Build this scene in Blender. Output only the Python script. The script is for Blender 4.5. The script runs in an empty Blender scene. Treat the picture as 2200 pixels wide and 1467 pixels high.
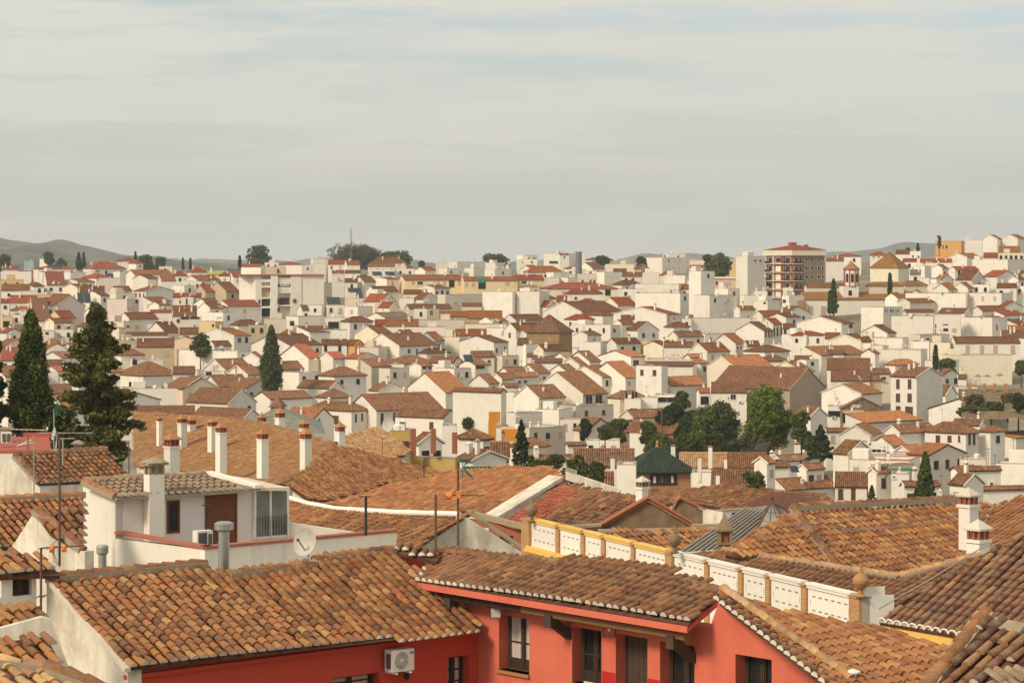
import bpy, bmesh, math, random
import numpy as np
from mathutils import Vector, Matrix
R = random.Random(7)
F = 5300.0          # focal length in photo pixels (2200 px wide frame)
HY = 575.0          # horizon row
CZ = 60.0           # camera height above datum
SC = bpy.context.scene
COL = SC.collection
# ------------------------------------------------------------------ camera, sky, sun
cam = bpy.data.cameras.new('camera'); camo = bpy.data.objects.new('camera', cam); COL.objects.link(camo)
camo.location = (0, 0, CZ); camo.rotation_euler = (math.radians(90), 0, 0)
cam.sensor_width = 36; cam.lens = F/2200*36; cam.shift_y = -(733.5-HY)/2200
cam.clip_start = 1; cam.clip_end = 30000
SC.camera = camo
SUN_EL, SUN_AZ = math.radians(36), (-0.73, -0.68)
W = bpy.data.worlds.new('World'); SC.world = W; W.use_nodes = True
nt = W.node_tree; nt.nodes.clear()
def N(nt, t, **k):
    n = nt.nodes.new(t)
    for a, b in k.items(): setattr(n, a, b)
    return n
out = N(nt, 'ShaderNodeOutputWorld'); bg = N(nt, 'ShaderNodeBackground')
sky = N(nt, 'ShaderNodeTexSky', sky_type='NISHITA', sun_disc=False)
sky.sun_elevation = SUN_EL; sky.sun_rotation = math.atan2(SUN_AZ[0], SUN_AZ[1])
sky.air_density = 1.0; sky.dust_density = 1.0; sky.ozone_density = 1.0
geo = N(nt, 'ShaderNodeTexCoord')
mp = N(nt, 'ShaderNodeMapping'); mp.inputs['Scale'].default_value = (1.5, 1.5, 15)
mp.inputs['Rotation'].default_value = (0, math.radians(4), 0)
nt.links.new(geo.outputs['Generated'], mp.inputs[0])
no = N(nt, 'ShaderNodeTexNoise'); no.inputs['Scale'].default_value = 4.2; no.inputs['Detail'].default_value = 9; no.inputs['Roughness'].default_value = .62
nt.links.new(mp.outputs[0], no.inputs[0])
cr = N(nt, 'ShaderNodeValToRGB'); cr.color_ramp.elements[0].position = .42; cr.color_ramp.elements[1].position = .56
cr.color_ramp.elements[0].color = (.30, .30, .30, 1); cr.color_ramp.elements[1].color = (.93, .93, .93, 1)
nt.links.new(no.outputs[0], cr.inputs[0])
# veil of thin cloud: greyer and thicker towards the horizon
sx = N(nt, 'ShaderNodeSeparateXYZ'); nt.links.new(geo.outputs['Generated'], sx.inputs[0])
hz = N(nt, 'ShaderNodeMapRange'); hz.inputs['From Min'].default_value = 0.0; hz.inputs['From Max'].default_value = .10
hz.inputs['To Min'].default_value = .95; hz.inputs['To Max'].default_value = 0.0
nt.links.new(sx.outputs[2], hz.inputs[0])
mx = N(nt, 'ShaderNodeMath', operation='MAXIMUM'); nt.links.new(cr.outputs[0], mx.inputs[0]); nt.links.new(hz.outputs[0], mx.inputs[1])
cc = N(nt, 'ShaderNodeValToRGB')      # cloud tone, slightly varied
cc.color_ramp.elements[0].color = (5.8, 5.8, 5.25, 1); cc.color_ramp.elements[1].color = (6.4, 6.25, 5.5, 1)
cc.color_ramp.elements[0].position = .3; cc.color_ramp.elements[1].position = .7
no2 = N(nt, 'ShaderNodeTexNoise'); no2.inputs['Scale'].default_value = 2.1; no2.inputs['Detail'].default_value = 5
nt.links.new(mp.outputs[0], no2.inputs[0]); nt.links.new(no2.outputs[0], cc.inputs[0])
# overcast veil: luminance rises from horizon to zenith, as in the standard overcast sky
grd = N(nt, 'ShaderNodeMapRange'); grd.inputs['From Min'].default_value = 0; grd.inputs['From Max'].default_value = 1; grd.inputs['To Min'].default_value = 1.04; grd.inputs['To Max'].default_value = 1.8
nt.links.new(sx.outputs[2], grd.inputs[0])
glow = N(nt, 'ShaderNodeMapRange'); glow.inputs['From Min'].default_value = 0; glow.inputs['From Max'].default_value = .09; glow.inputs['To Min'].default_value = .15; glow.inputs['To Max'].default_value = 0
nt.links.new(sx.outputs[2], glow.inputs[0])
gsum = N(nt, 'ShaderNodeMath', operation='ADD'); nt.links.new(grd.outputs[0], gsum.inputs[0]); nt.links.new(glow.outputs[0], gsum.inputs[1])
gv = N(nt, 'ShaderNodeVectorMath', operation='SCALE'); nt.links.new(cc.outputs[0], gv.inputs[0]); nt.links.new(gsum.outputs[0], gv.inputs['Scale'])
mix = N(nt, 'ShaderNodeMix', data_type='RGBA')
nt.links.new(mx.outputs[0], mix.inputs['Factor']); nt.links.new(sky.outputs[0], mix.inputs['A']); nt.links.new(gv.outputs[0], mix.inputs['B'])
nt.links.new(mix.outputs['Result'], bg.inputs[0]); bg.inputs[1].default_value = 0.1
nt.links.new(bg.outputs[0], out.inputs[0])
sun = bpy.data.lights.new('sun', 'SUN'); sun.energy = 2.7; sun.angle = math.radians(14); sun.color = (1, .86, .66)
suno = bpy.data.objects.new('sun', sun); COL.objects.link(suno)
sv = Vector((SUN_AZ[0]*math.cos(SUN_EL), SUN_AZ[1]*math.cos(SUN_EL), math.sin(SUN_EL)))
suno.rotation_euler = sv.to_track_quat('Z', 'Y').to_euler()
SC.view_settings.view_transform = 'Standard'; SC.view_settings.look = 'None'
SC.view_settings.gamma = 1; SC.view_settings.exposure = 0.24
# ------------------------------------------------------------------ materials
MATS = {}
def mat_base(name, rough=.85):
    m = bpy.data.materials.new(name); m.use_nodes = True
    b = m.node_tree.nodes['Principled BSDF']; b.inputs['Roughness'].default_value = rough
    b.inputs['Specular IOR Level'].default_value = .25
    MATS[name] = m
    return m, m.node_tree, b
def ramp(nt, els):
    r = N(nt, 'ShaderNodeValToRGB'); cr = r.color_ramp
    while len(cr.elements) < len(els): cr.elements.new(.5)
    for e, (p, c) in zip(cr.elements, els): e.position = p; e.color = (*c, 1)
    return r
def mixc(nt, f, a, b, fac=None, blend='MIX'):
    m = N(nt, 'ShaderNodeMix', data_type='RGBA', blend_type=blend)
    for s, v in (('Factor', f), ('A', a), ('B', b)):
        if isinstance(v, bpy.types.NodeSocket): nt.links.new(v, m.inputs[s])
        elif s == 'Factor': m.inputs[s].default_value = v
        else: m.inputs[s].default_value = (*v, 1)
    return m.outputs['Result']
def noise(nt, scale, detail=4, rough=.6, coord='Object', sc3=None):
    t = N(nt, 'ShaderNodeTexCoord'); n = N(nt, 'ShaderNodeTexNoise')
    n.inputs['Scale'].default_value = scale; n.inputs['Detail'].default_value = detail; n.inputs['Roughness'].default_value = rough
    if sc3:
        m = N(nt, 'ShaderNodeMapping'); m.inputs['Scale'].default_value = sc3
        nt.links.new(t.outputs[coord], m.inputs[0]); nt.links.new(m.outputs[0], n.inputs[0])
    else: nt.links.new(t.outputs[coord], n.inputs[0])
    return n.outputs[0]
def mrange(nt, v, a, b, c=0, d=1):
    m = N(nt, 'ShaderNodeMapRange')
    nt.links.new(v, m.inputs[0])
    for i, x in zip((1, 2, 3, 4), (a, b, c, d)): m.inputs[i].default_value = x
    return m.outputs[0]
def bump(nt, bsdf, h, strength=.3, dist=.02):
    b = N(nt, 'ShaderNodeBump'); b.inputs['Strength'].default_value = strength; b.inputs['Distance'].default_value = dist
    nt.links.new(h, b.inputs['Height']); nt.links.new(b.outputs[0], bsdf.inputs['Normal'])
def plaster(name, col, stain=(.42, .36, .28), amt=.35, var=.06, rough=.9, thr=.5):
    m, nt, b = mat_base(name, rough)
    oi = N(nt, 'ShaderNodeObjectInfo')
    col2 = tuple(max(0, c*(1-var*2.2)) for c in col)
    base = mixc(nt, oi.outputs['Random'], col, col2)
    c1 = mixc(nt, mrange(nt, noise(nt, .35 if thr == .5 else .9, 6, .7), thr, thr+.28, 0, amt), base, stain)
    # rain streaks
    c2 = mixc(nt, mrange(nt, noise(nt, 1.6, 5, .65, sc3=(1, 1, .14)), thr+.03, thr+.3, 0, amt*.9), c1, stain)
    c3 = mixc(nt, mrange(nt, noise(nt, 9, 3), .3, .7, 0, .10), c2, tuple(c*.8 for c in col))
    nt.links.new(c3, b.inputs['Base Color'])
    bump(nt, b, noise(nt, 14, 3), .25, .015)
    return m
def flat(name, col, rough=.6, metal=0, var=.12, sc=6):
    m, nt, b = mat_base(name, rough)
    b.inputs['Metallic'].default_value = metal
    c = mixc(nt, mrange(nt, noise(nt, sc, 4), .3, .7), tuple(x*(1-var) for x in col), tuple(min(1, x*(1+var)) for x in col))
    nt.links.new(c, b.inputs['Base Color'])
    return m
PAL = {
 'mix':    [(.17,.066,.028),(.27,.105,.038),(.35,.142,.046),(.43,.19,.058),(.36,.108,.036),(.29,.138,.056),(.50,.26,.088),(.22,.092,.038)],
 'brown':  [(.13,.052,.022),(.25,.095,.034),(.17,.078,.036),(.31,.125,.044),(.22,.074,.030),(.22,.115,.06),(.38,.18,.065),(.14,.060,.028)],
 'dark':   [(.13,.06,.035),(.26,.11,.05),(.19,.11,.07),(.30,.13,.06),(.22,.09,.045),(.25,.16,.10),(.46,.24,.09),(.14,.07,.045)],
 'orange': [(.27,.10,.038),(.38,.15,.052),(.33,.13,.05),(.43,.18,.06),(.35,.11,.04),(.36,.17,.075),(.48,.24,.085),(.28,.115,.05)],
 'ochre':  [(.24,.11,.042),(.33,.155,.055),(.29,.13,.05),(.38,.18,.06),(.31,.12,.045),(.33,.18,.08),(.43,.24,.085),(.25,.12,.05)],
 'farorange': [(.31,.11,.038),(.41,.155,.050),(.35,.13,.045),(.45,.18,.058),(.36,.10,.036),(.35,.16,.065),(.50,.23,.08),(.28,.105,.04)],
 'red':    [(.34,.085,.045),(.42,.10,.05),(.36,.11,.06),(.48,.13,.06),(.40,.085,.04),(.34,.12,.07),(.46,.15,.07),(.30,.08,.045)],
 'yellow': [(.42,.21,.08),(.52,.28,.11),(.44,.25,.12),(.58,.33,.13),(.40,.19,.08),(.48,.30,.17),(.62,.38,.15),(.38,.20,.10)],
 'grey':   [(.26,.18,.11),(.33,.235,.15),(.30,.21,.13),(.36,.255,.16),(.29,.18,.11),(.32,.235,.155),(.38,.275,.17),(.25,.17,.11)],
 'green':  [(.008,.030,.020),(.012,.045,.03),(.012,.036,.024),(.016,.055,.036),(.01,.034,.022),(.03,.05,.03),(.02,.045,.028),(.008,.03,.02)],
}
LICH = {'green': .25, 'red': .28, 'orange': .35, 'grey': .5}
def modul(nt, c, scale, lo, hi):       # patchy weathering of the clay
    v = N(nt, 'ShaderNodeVectorMath', operation='SCALE'); nt.links.new(c, v.inputs[0]); nt.links.new(mrange(nt, noise(nt, scale, 5, .75), .34, .66, lo, hi), v.inputs['Scale']); return v.outputs[0]
def tilemat(key):
    m, nt, b = mat_base('tile_'+key, .8)
    uv = N(nt, 'ShaderNodeUVMap'); uv.uv_map = 'UVMap'
    fl = N(nt, 'ShaderNodeVectorMath', operation='FLOOR'); nt.links.new(uv.outputs[0], fl.inputs[0])
    g = N(nt, 'ShaderNodeNewGeometry'); oi = N(nt, 'ShaderNodeObjectInfo')
    ad = N(nt, 'ShaderNodeMath', operation='ADD'); nt.links.new(g.outputs['Random Per Island'], ad.inputs[0]); nt.links.new(oi.outputs['Random'], ad.inputs[1])
    wn = N(nt, 'ShaderNodeTexWhiteNoise', noise_dimensions='4D'); nt.links.new(fl.outputs[0], wn.inputs['Vector']); nt.links.new(ad.outputs[0], wn.inputs['W'])
    cols = PAL[key]; n = len(cols)
    r = ramp(nt, [((i+.35)/n, c) for i, c in enumerate(cols)]); 
    nt.links.new(wn.outputs['Value'], r.inputs[0])
    li = LICH.get(key, .5)
    sp = mrange(nt, noise(nt, 7, 8, .8, 'Object'), .50, .66, 0, li*1.1)
    drk = mrange(nt, noise(nt, 4.5, 6, .7), .5, .72, 0, .6 if key not in ('red','green') else .2)
    c0 = mixc(nt, drk, r.outputs[0], (.11,.065,.038))
    c = mixc(nt, sp, c0, (.30,.21,.13) if key != 'green' else (.30,.16,.06))
    big = mrange(nt, noise(nt, .45, 4, .6), .45, .75, 0, .55 if key != 'red' else .2)
    c = mixc(nt, big, c, tuple(x*.72 for x in cols[5]))
    sp2 = mrange(nt, noise(nt, 30, 4, .65), .60, .70, 0, li)
    c = mixc(nt, sp2, c, (.46,.38,.27) if key != 'green' else (.10,.16,.09))
    c = modul(nt, c, 1.3, .74, 1.24)
    nt.links.new(c, b.inputs['Base Color'])
    bump(nt, b, noise(nt, 18, 4), .5, .02)
    return m
for k in PAL: tilemat(k)
# far roofs: same clay, the barrel rows as fine relief from the UVs
def farroof(key):
    m, nt, b = mat_base('farroof_'+key, .85)
    uv = N(nt, 'ShaderNodeUVMap'); uv.uv_map = 'UVMap'
    fl = N(nt, 'ShaderNodeVectorMath', operation='FLOOR'); nt.links.new(uv.outputs[0], fl.inputs[0])
    oi = N(nt, 'ShaderNodeObjectInfo')
    wn = N(nt, 'ShaderNodeTexWhiteNoise', noise_dimensions='4D'); nt.links.new(fl.outputs[0], wn.inputs['Vector']); nt.links.new(oi.outputs['Random'], wn.inputs['W'])
    cols = PAL[key]
    r = ramp(nt, [(i/8, c) for i, c in enumerate(cols)]); nt.links.new(wn.outputs['Value'], r.inputs[0])
    avg = tuple(sum(c[i] for c in cols)/8 for i in range(3))
    hv = N(nt, 'ShaderNodeHueSaturation'); nt.links.new(r.outputs[0], hv.inputs['Color'])
    nt.links.new(mrange(nt, oi.outputs['Random'], 0, 1, .62, 1.0), hv.inputs['Value']); hv.inputs['Saturation'].default_value = 1.1
    c = mixc(nt, mrange(nt, noise(nt, .5, 5, .65), .42, .75, 0, .6), hv.outputs[0], tuple(x*.75 for x in cols[5]))
    c = mixc(nt, mrange(nt, noise(nt, 3, 4, .7), .58, .7, 0, .22), c, (.33,.25,.16))
    c = modul(nt, c, 1.7, .60, 1.35)
    nt.links.new(c, b.inputs['Base Color'])
    s = N(nt, 'ShaderNodeSeparateXYZ'); nt.links.new(uv.outputs[0], s.inputs[0])
    mu = N(nt, 'ShaderNodeMath', operation='MULTIPLY'); nt.links.new(s.outputs[0], mu.inputs[0]); mu.inputs[1].default_value = 2*math.pi
    si = N(nt, 'ShaderNodeMath', operation='SINE'); nt.links.new(mu.outputs[0], si.inputs[0])
    bump(nt, b, si.outputs[0], .9, .06)
for k in PAL: farroof(k)
WALL = {'white': (.85,.78,.66), 'cream': (.80,.70,.53), 'yellow': (.70,.50,.24), 'lightyellow': (.80,.62,.36), 'peach': (.74,.55,.38), 'shaded_white': (.77,.70,.61),  # last tone: whitewash with its shade put into the colour
        'beige': (.70,.61,.49), 'tan': (.54,.42,.27), 'pink': (.76,.62,.54), 'ochre': (.50,.33,.10), 'orangewall': (.72,.38,.12),  # beige: partly white walls with their shade put into the colour
        'orangewall2': (.72,.27,.02), 'stucco': (.42,.33,.23)}
for k, c in WALL.items(): plaster('wall_'+k, c, amt=.42 if k in ('white', 'cream', 'shaded_white') else .5, var=.085)
plaster('wall_old', (.76,.68,.55), stain=(.36,.29,.20), amt=.85, thr=.44)
plaster('wall_lilac', (.78,.68,.62), amt=.15)  # white front wall, its pinkish shade put into the colour
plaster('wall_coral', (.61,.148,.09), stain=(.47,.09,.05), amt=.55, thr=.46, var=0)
plaster('wall_red_shaded', (.50,.068,.036), stain=(.40,.055,.03), amt=.35, var=0)  # same red house as the coral wall, its shaded side painted darker
plaster('band_red', (.42,.02,.015), amt=.05, var=0)
plaster('wall_brick', (.40,.13,.06), amt=.2)
plaster('wall_redpaint', (.40,.10,.06), amt=.2)
plaster('wall_parapet', (.82,.77,.66), amt=.10)
plaster('yellow_trim', (.80,.50,.13), stain=(.5,.3,.1), amt=.3)
plaster('brownstone', (.30,.20,.115), stain=(.12,.08,.045), amt=.9, thr=.42)
plaster('mortar', (.36,.29,.205), stain=(.2,.14,.08), amt=.7); plaster('tile_end', (.62,.56,.45), amt=.5)
plaster('coping', (.40,.135,.085), amt=.3); plaster('cornice_stone', (.40,.30,.19), stain=(.15,.11,.07), amt=.8)
def stonem():
    m, nt, b = mat_base('wall_stone', .95)
    t = N(nt, 'ShaderNodeTexCoord'); v = N(nt, 'ShaderNodeTexVoronoi'); v.inputs['Scale'].default_value = 1.6
    nt.links.new(t.outputs['Object'], v.inputs[0])
    c = mixc(nt, mrange(nt, noise(nt, 1.2, 6, .7), .3, .7), (.40,.25,.10), (.27,.17,.08))
    c = mixc(nt, .25, c, v.outputs['Color'], blend='MULTIPLY')
    nt.links.new(c, b.inputs['Base Color']); bump(nt, b, v.outputs['Distance'], .5, .1)
stonem()
def brickm(name, c1, c2, mo, scale=1.0, bw=.26, bh=.075):
    m, nt, b = mat_base(name, .9)
    t = N(nt, 'ShaderNodeTexCoord'); s = N(nt, 'ShaderNodeSeparateXYZ'); nt.links.new(t.outputs['Object'], s.inputs[0])
    a = N(nt, 'ShaderNodeMath', operation='ADD'); nt.links.new(s.outputs[0], a.inputs[0]); nt.links.new(s.outputs[1], a.inputs[1])
    cb = N(nt, 'ShaderNodeCombineXYZ'); nt.links.new(a.outputs[0], cb.inputs[0]); nt.links.new(s.outputs[2], cb.inputs[1])
    br = N(nt, 'ShaderNodeTexBrick'); nt.links.new(cb.outputs[0], br.inputs[0])
    br.inputs['Color1'].default_value = (*c1, 1); br.inputs['Color2'].default_value = (*c2, 1); br.inputs['Mortar'].default_value = (*mo, 1)
    br.inputs['Scale'].default_value = scale; br.inputs['Brick Width'].default_value = bw; br.inputs['Row Height'].default_value = bh; br.inputs['Mortar Size'].default_value = .009
    nt.links.new(br.outputs[0], b.inputs['Base Color']); bump(nt, b, br.outputs['Fac'], -.4, .01)
brickm('brick', (.46,.23,.09), (.38,.17,.07), (.50,.36,.2)); brickm('brick_red', (.36,.115,.06), (.30,.09,.045), (.34,.17,.1))
brickm('brick_dark', (.25,.17,.11), (.21,.14,.09), (.27,.2,.14)); brickm('brick_tan', (.40,.20,.08), (.36,.17,.07), (.42,.25,.12))
flat('white_metal', (.75,.70,.62), .5); flat('glass', (.018,.018,.018), .3, var=.3); flat('frame_wood', (.045,.028,.018), .7)
flat('door_wood', (.16,.05,.02), .6, sc=3); flat('old_wood', (.07,.045,.03), .85, sc=2); flat('pole_wood', (.24,.13,.055), .85, sc=2)
flat('dark_iron', (.03,.026,.024), .6); flat('rust', (.13,.07,.045), .8); flat('steel', (.42,.41,.38), .35, metal=.85); flat('galv', (.34,.33,.30), .5, metal=.5)
flat('ac_body', (.72,.67,.57), .5, var=.05); flat('grille', (.10,.09,.08), .7); flat('teal', (.03,.25,.24), .5); flat('orange_plastic', (.70,.20,.03), .5)
flat('green_plastic', (.015,.13,.09), .5); flat('curtain', (.52,.44,.38), .9, sc=12); flat('dish', (.46,.42,.36), .6); flat('solar', (.03,.036,.045), .25)
flat('solar_metal', (.40,.40,.38), .4, metal=.4); flat('canvas_orange', (.70,.36,.14), .9); flat('canvas_green', (.02,.22,.14), .8); flat('cable', (.30,.26,.22), .8)
flat('shutter_brown', (.11,.05,.035), .8); flat('shutter_tan', (.50,.38,.26), .8); flat('shutter_pink', (.58,.37,.28), .8); flat('dirt', (.20,.13,.07), 1, var=.4, sc=.4)
flat('pan_clay_shaded', (.115,.048,.026), .95, var=.4, sc=5); flat('pan_dark', (.11,.06,.038), .95, var=.4, sc=5); flat('bulb', (.8,.75,.6), .3); flat('straw', (.22,.15,.09), .95)  # dirty pan clay, with the shade of the tile gaps put into its colour
flat('zinc', (.26,.22,.17), .7, metal=.0, sc=1.5, var=.35); flat('skylight_glass', (.20,.21,.17), .25, var=.35, sc=1.2); flat('pewter', (.17,.17,.165), .7); flat('pale_sheet', (.62,.52,.38), .7)
flat('lime_roof', (.36,.33,.08), .9); flat('red_tarp', (.42,.08,.06), .7); flat('trunk', (.09,.06,.04), .95); flat('asphalt', (.10,.09,.08), .9, sc=1); flat('bluegray', (.35,.42,.44), .7)
m, nt2, b = mat_base('veranda_glass', .08); b.inputs['Transmission Weight'].default_value = .75; b.inputs['Base Color'].default_value = (.75,.78,.72,1); b.inputs['IOR'].default_value = 1.1
def leafm(name, a, c, tr=.25):
    m, nt, b = mat_base(name, .75)
    g = N(nt, 'ShaderNodeNewGeometry')
    col = mixc(nt, g.outputs['Random Per Island'], a, c)
    col = mixc(nt, mrange(nt, noise(nt, .9, 3), .35, .65), col, tuple(x*.72 for x in a))
    nt.links.new(col, b.inputs['Base Color']); b.inputs['Specular IOR Level'].default_value = .1
leafm('leaf_cypress', (.075,.095,.025), (.15,.17,.05)); leafm('leaf_cedar', (.085,.092,.028), (.20,.19,.06)); leafm('leaf_green', (.075,.098,.024), (.20,.21,.05))
leafm('leaf_bright', (.10,.145,.015), (.24,.28,.03)); leafm('leaf_olive', (.09,.10,.035), (.16,.17,.06)); leafm('leaf_dark', (.04,.062,.025), (.08,.11,.04)); leafm('leaf_dry', (.16,.12,.05), (.24,.17,.07))
# ------------------------------------------------------------------ mesh helpers
class MB:
    def __init__(s): s.v = []; s.f = []; s.m = []; s.uv = {}
    def add(s, vs, fs, m=0, uv=None):
        o = len(s.v); s.v += [tuple(v) for v in vs]
        for i, f in enumerate(fs):
            if uv: s.uv[len(s.f)] = uv[i]
            s.f.append([o+j for j in f]); s.m.append(m)
    def box(s, c, d, m=0, mtx=None):
        x, y, z = d[0]/2, d[1]/2, d[2]/2
        vs = [Vector((a*x, b*y, e*z)) for e in (-1, 1) for b in (-1, 1) for a in (-1, 1)]
        vs = [(mtx @ v if mtx else v) + Vector(c) for v in vs]
        s.add(vs, [(0,2,3,1),(4,5,7,6),(0,1,5,4),(2,6,7,3),(0,4,6,2),(1,3,7,5)], m)
    def obox(s, o, ax, ay, az, m=0):        # box from corner o with edge vectors
        vs = [o, o+ax, o+ax+ay, o+ay, o+az, o+ax+az, o+ax+ay+az, o+ay+az]
        s.add(vs, [(0,3,2,1),(4,5,6,7),(0,1,5,4),(1,2,6,5),(2,3,7,6),(3,0,4,7)], m)
    def prism(s, poly, ext, m=0):           # polygon extruded by vector
        n = len(poly); vs = list(poly)+[p+ext for p in poly]
        s.add(vs, [tuple(range(n)), tuple(range(2*n-1, n-1, -1))]+[(i, i+n, (i+1) % n+n, (i+1) % n) for i in range(n)], m)
    def tube(s, p, q, r, m=0, n=8, r2=None):
        p, q = Vector(p), Vector(q); d = (q-p).normalized(); r2 = r if r2 is None else r2
        a = d.orthogonal().normalized(); b = d.cross(a)
        vs = [p+(a*math.cos(t)+b*math.sin(t))*r for t in [2*math.pi*i/n for i in range(n)]]+[q+(a*math.cos(t)+b*math.sin(t))*r2 for t in [2*math.pi*i/n for i in range(n)]]
        s.add(vs, [(i, (i+1) % n, (i+1) % n+n, i+n) for i in range(n)]+[tuple(range(n))[::-1], tuple(range(n, 2*n))], m)
    def lathe(s, c, prof, m=0, n=12, rot=0):
        c = Vector(c); vs = []
        for r, z in prof: vs += [c+Vector((r*math.cos(rot+2*math.pi*i/n), r*math.sin(rot+2*math.pi*i/n), z)) for i in range(n)]
        fs = []
        for k in range(len(prof)-1): fs += [(k*n+i, k*n+(i+1) % n, (k+1)*n+(i+1) % n, (k+1)*n+i) for i in range(n)]
        fs += [tuple(range(n))[::-1], tuple(range((len(prof)-1)*n, len(prof)*n))]
        s.add(vs, fs, m)
    def mesh(s, name, mats, base=None):
        b = base if base is not None else Vector((0, 0, 0))
        me = bpy.data.meshes.new(name)
        me.from_pydata([(v[0]-b[0], v[1]-b[1], v[2]-b[2]) for v in s.v], [], s.f)
        for m in (mats if isinstance(mats, (list, tuple)) else [mats]): me.materials.append(MATS[m])
        if any(s.m): me.polygons.foreach_set('material_index', s.m)
        if s.uv:
            ul = me.uv_layers.new(name='UVMap')
            for i, uvs in s.uv.items():
                st = me.polygons[i].loop_start
                for k, u in enumerate(uvs): ul.data[st+k].uv = u
        return me
    def obj(s, name, mats, parent, kind=None, label=None):
        base = parent.get('_b') if parent is not None else None
        b = BASES.get(parent.name) if parent is not None else None
        o = bpy.data.objects.new(name, s.mesh(name, mats, b)); COL.objects.link(o)
        if parent is not None:
            o.parent = parent; BASES[o.name] = b
        if kind: o['kind'] = kind
        if label: o['label'] = label
        return o
BASES = {}
def thing(name, label, cat, base, group=None):
    o = bpy.data.objects.new(name, None); COL.objects.link(o); o.location = base; o.empty_display_size = .5
    BASES[o.name] = Vector(base); o['label'] = label; o['category'] = cat
    if group: o['group'] = group
    return o
def single(mb, name, mats, label, cat, base, group=None, kind=None):
    o = bpy.data.objects.new(name, mb.mesh(name, mats, Vector(base))); COL.objects.link(o); o.location = base
    BASES[o.name] = Vector(base)
    if kind: o['kind'] = kind
    if label: o['label'] = label
    if cat: o['category'] = cat
    if group: o['group'] = group
    return o
def px(x, y, D): return Vector(((x-1100)/F*D, D, CZ-(y-HY)/F*D))
def unpx(p): return (1100+p[0]/p[1]*F, HY-(p[2]-CZ)/p[1]*F)
class Plane:
    def __init__(s, p, n): s.p = Vector(p); s.n = Vector(n).normalized()
    def hit(s, x, y):
        d = Vector(((x-1100)/F, 1, -(y-HY)/F)); o = Vector((0, 0, CZ))
        return o + d*((s.p-o).dot(s.n)/d.dot(s.n))
TH = math.radians(41)
def dirs(th=TH): 
    c, s = math.cos(th), math.sin(th)
    return {'FR': Vector((c, s, 0)), 'NL': Vector((-c, -s, 0)), 'FL': Vector((-s, c, 0)), 'NR': Vector((s, -c, 0))}
def rplane(x, y, D, fall, pitch, th=TH):
    f = dirs(th)[fall]; pl = Plane(px(x, y, D), (pitch*f.x, pitch*f.y, 1)); pl.f = f; pl.pitch = pitch; return pl
def wplane(p, d, th=TH):
    v = dirs(th)[d] if isinstance(d, str) else d
    pl = Plane(p, (v.y, -v.x, 0))
    if pl.n.y > 0: pl.n = -pl.n
    pl.d = v; return pl
def along(P, d, x):     # point from P along horizontal d that projects to column x
    k = (x-1100)/F; t = (k*P.y-P.x)/(d.x-k*d.y); return P+d*t
# ------------------------------------------------------------------ tiles
_tm = {}
def tile_geo(end=False, L=.43, w=.099, n=6, h=.095):
    vs = []; fs = []
    for (y, s) in ((0, 1.0), (L, .78)):
        for i in range(n+1):
            a = math.pi*i/n; vs.append((-math.cos(a)*w*s, y, math.sin(a)*h*s+(.010 if y == 0 else 0)))
    m = n+1
    for i in range(n): fs.append((i, i+m, i+m+1, i+1))
    fs.append(tuple(range(m)))
    return vs, fs
def tile_mesh(key, end):
    k = (key, end)
    if k not in _tm:
        vs, fs = tile_geo(); me = bpy.data.meshes.new('tile'); me.from_pydata(vs, [], fs)
        me.materials.append(MATS['tile_'+key]); me.materials.append(MATS['tile_end'])
        if end: me.polygons[len(fs)-1].material_index = 1
        _tm[k] = me
    return _tm[k]
def inpoly(poly, x, y):
    c = False; n = len(poly)
    for i in range(n):
        x1, y1 = poly[i]; x2, y2 = poly[(i+1) % n]
        if (y1 > y) != (y2 > y) and x < (x2-x1)*(y-y1)/(y2-y1)+x1: c = not c
    return c
def bulk(name, geo, mats_, mtx, matidx, parent, kind='stuff', basev=None):
    """many copies of one small shape joined in one mesh"""
    vs, fs = geo; V = np.array(vs, dtype=np.float64); n = len(V)
    if not len(mtx): return None
    M = np.array([[list(r) for r in m] for m in mtx])
    P = np.einsum('kij,nj->kni', M[:, :3, :3], V)+M[:, None, :3, 3]
    P = P.reshape(-1, 3)
    loops = [i for f in fs for i in f]; lens = [len(f) for f in fs]; K = len(mtx)
    L = (np.tile(np.array(loops), K)+np.repeat(np.arange(K)*n, len(loops))).astype(np.int32)
    tot = np.tile(np.array(lens), K); st = np.concatenate([[0], np.cumsum(tot)[:-1]]).astype(np.int32)
    me = bpy.data.meshes.new(name); me.vertices.add(len(P)); me.vertices.foreach_set('co', P.ravel())
    me.loops.add(len(L)); me.loops.foreach_set('vertex_index', L); me.polygons.add(len(tot)); me.polygons.foreach_set('loop_start', st)
    for m in mats_: me.materials.append(MATS[m])
    if matidx is not None: me.polygons.foreach_set('material_index', np.asarray(matidx, dtype=np.int32))
    me.update(calc_edges=True); me.validate()
    o = bpy.data.objects.new(name, me); COL.objects.link(o)
    if parent is not None: o.parent = parent
    if kind: o['kind'] = kind
    return o
NB = {}
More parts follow.
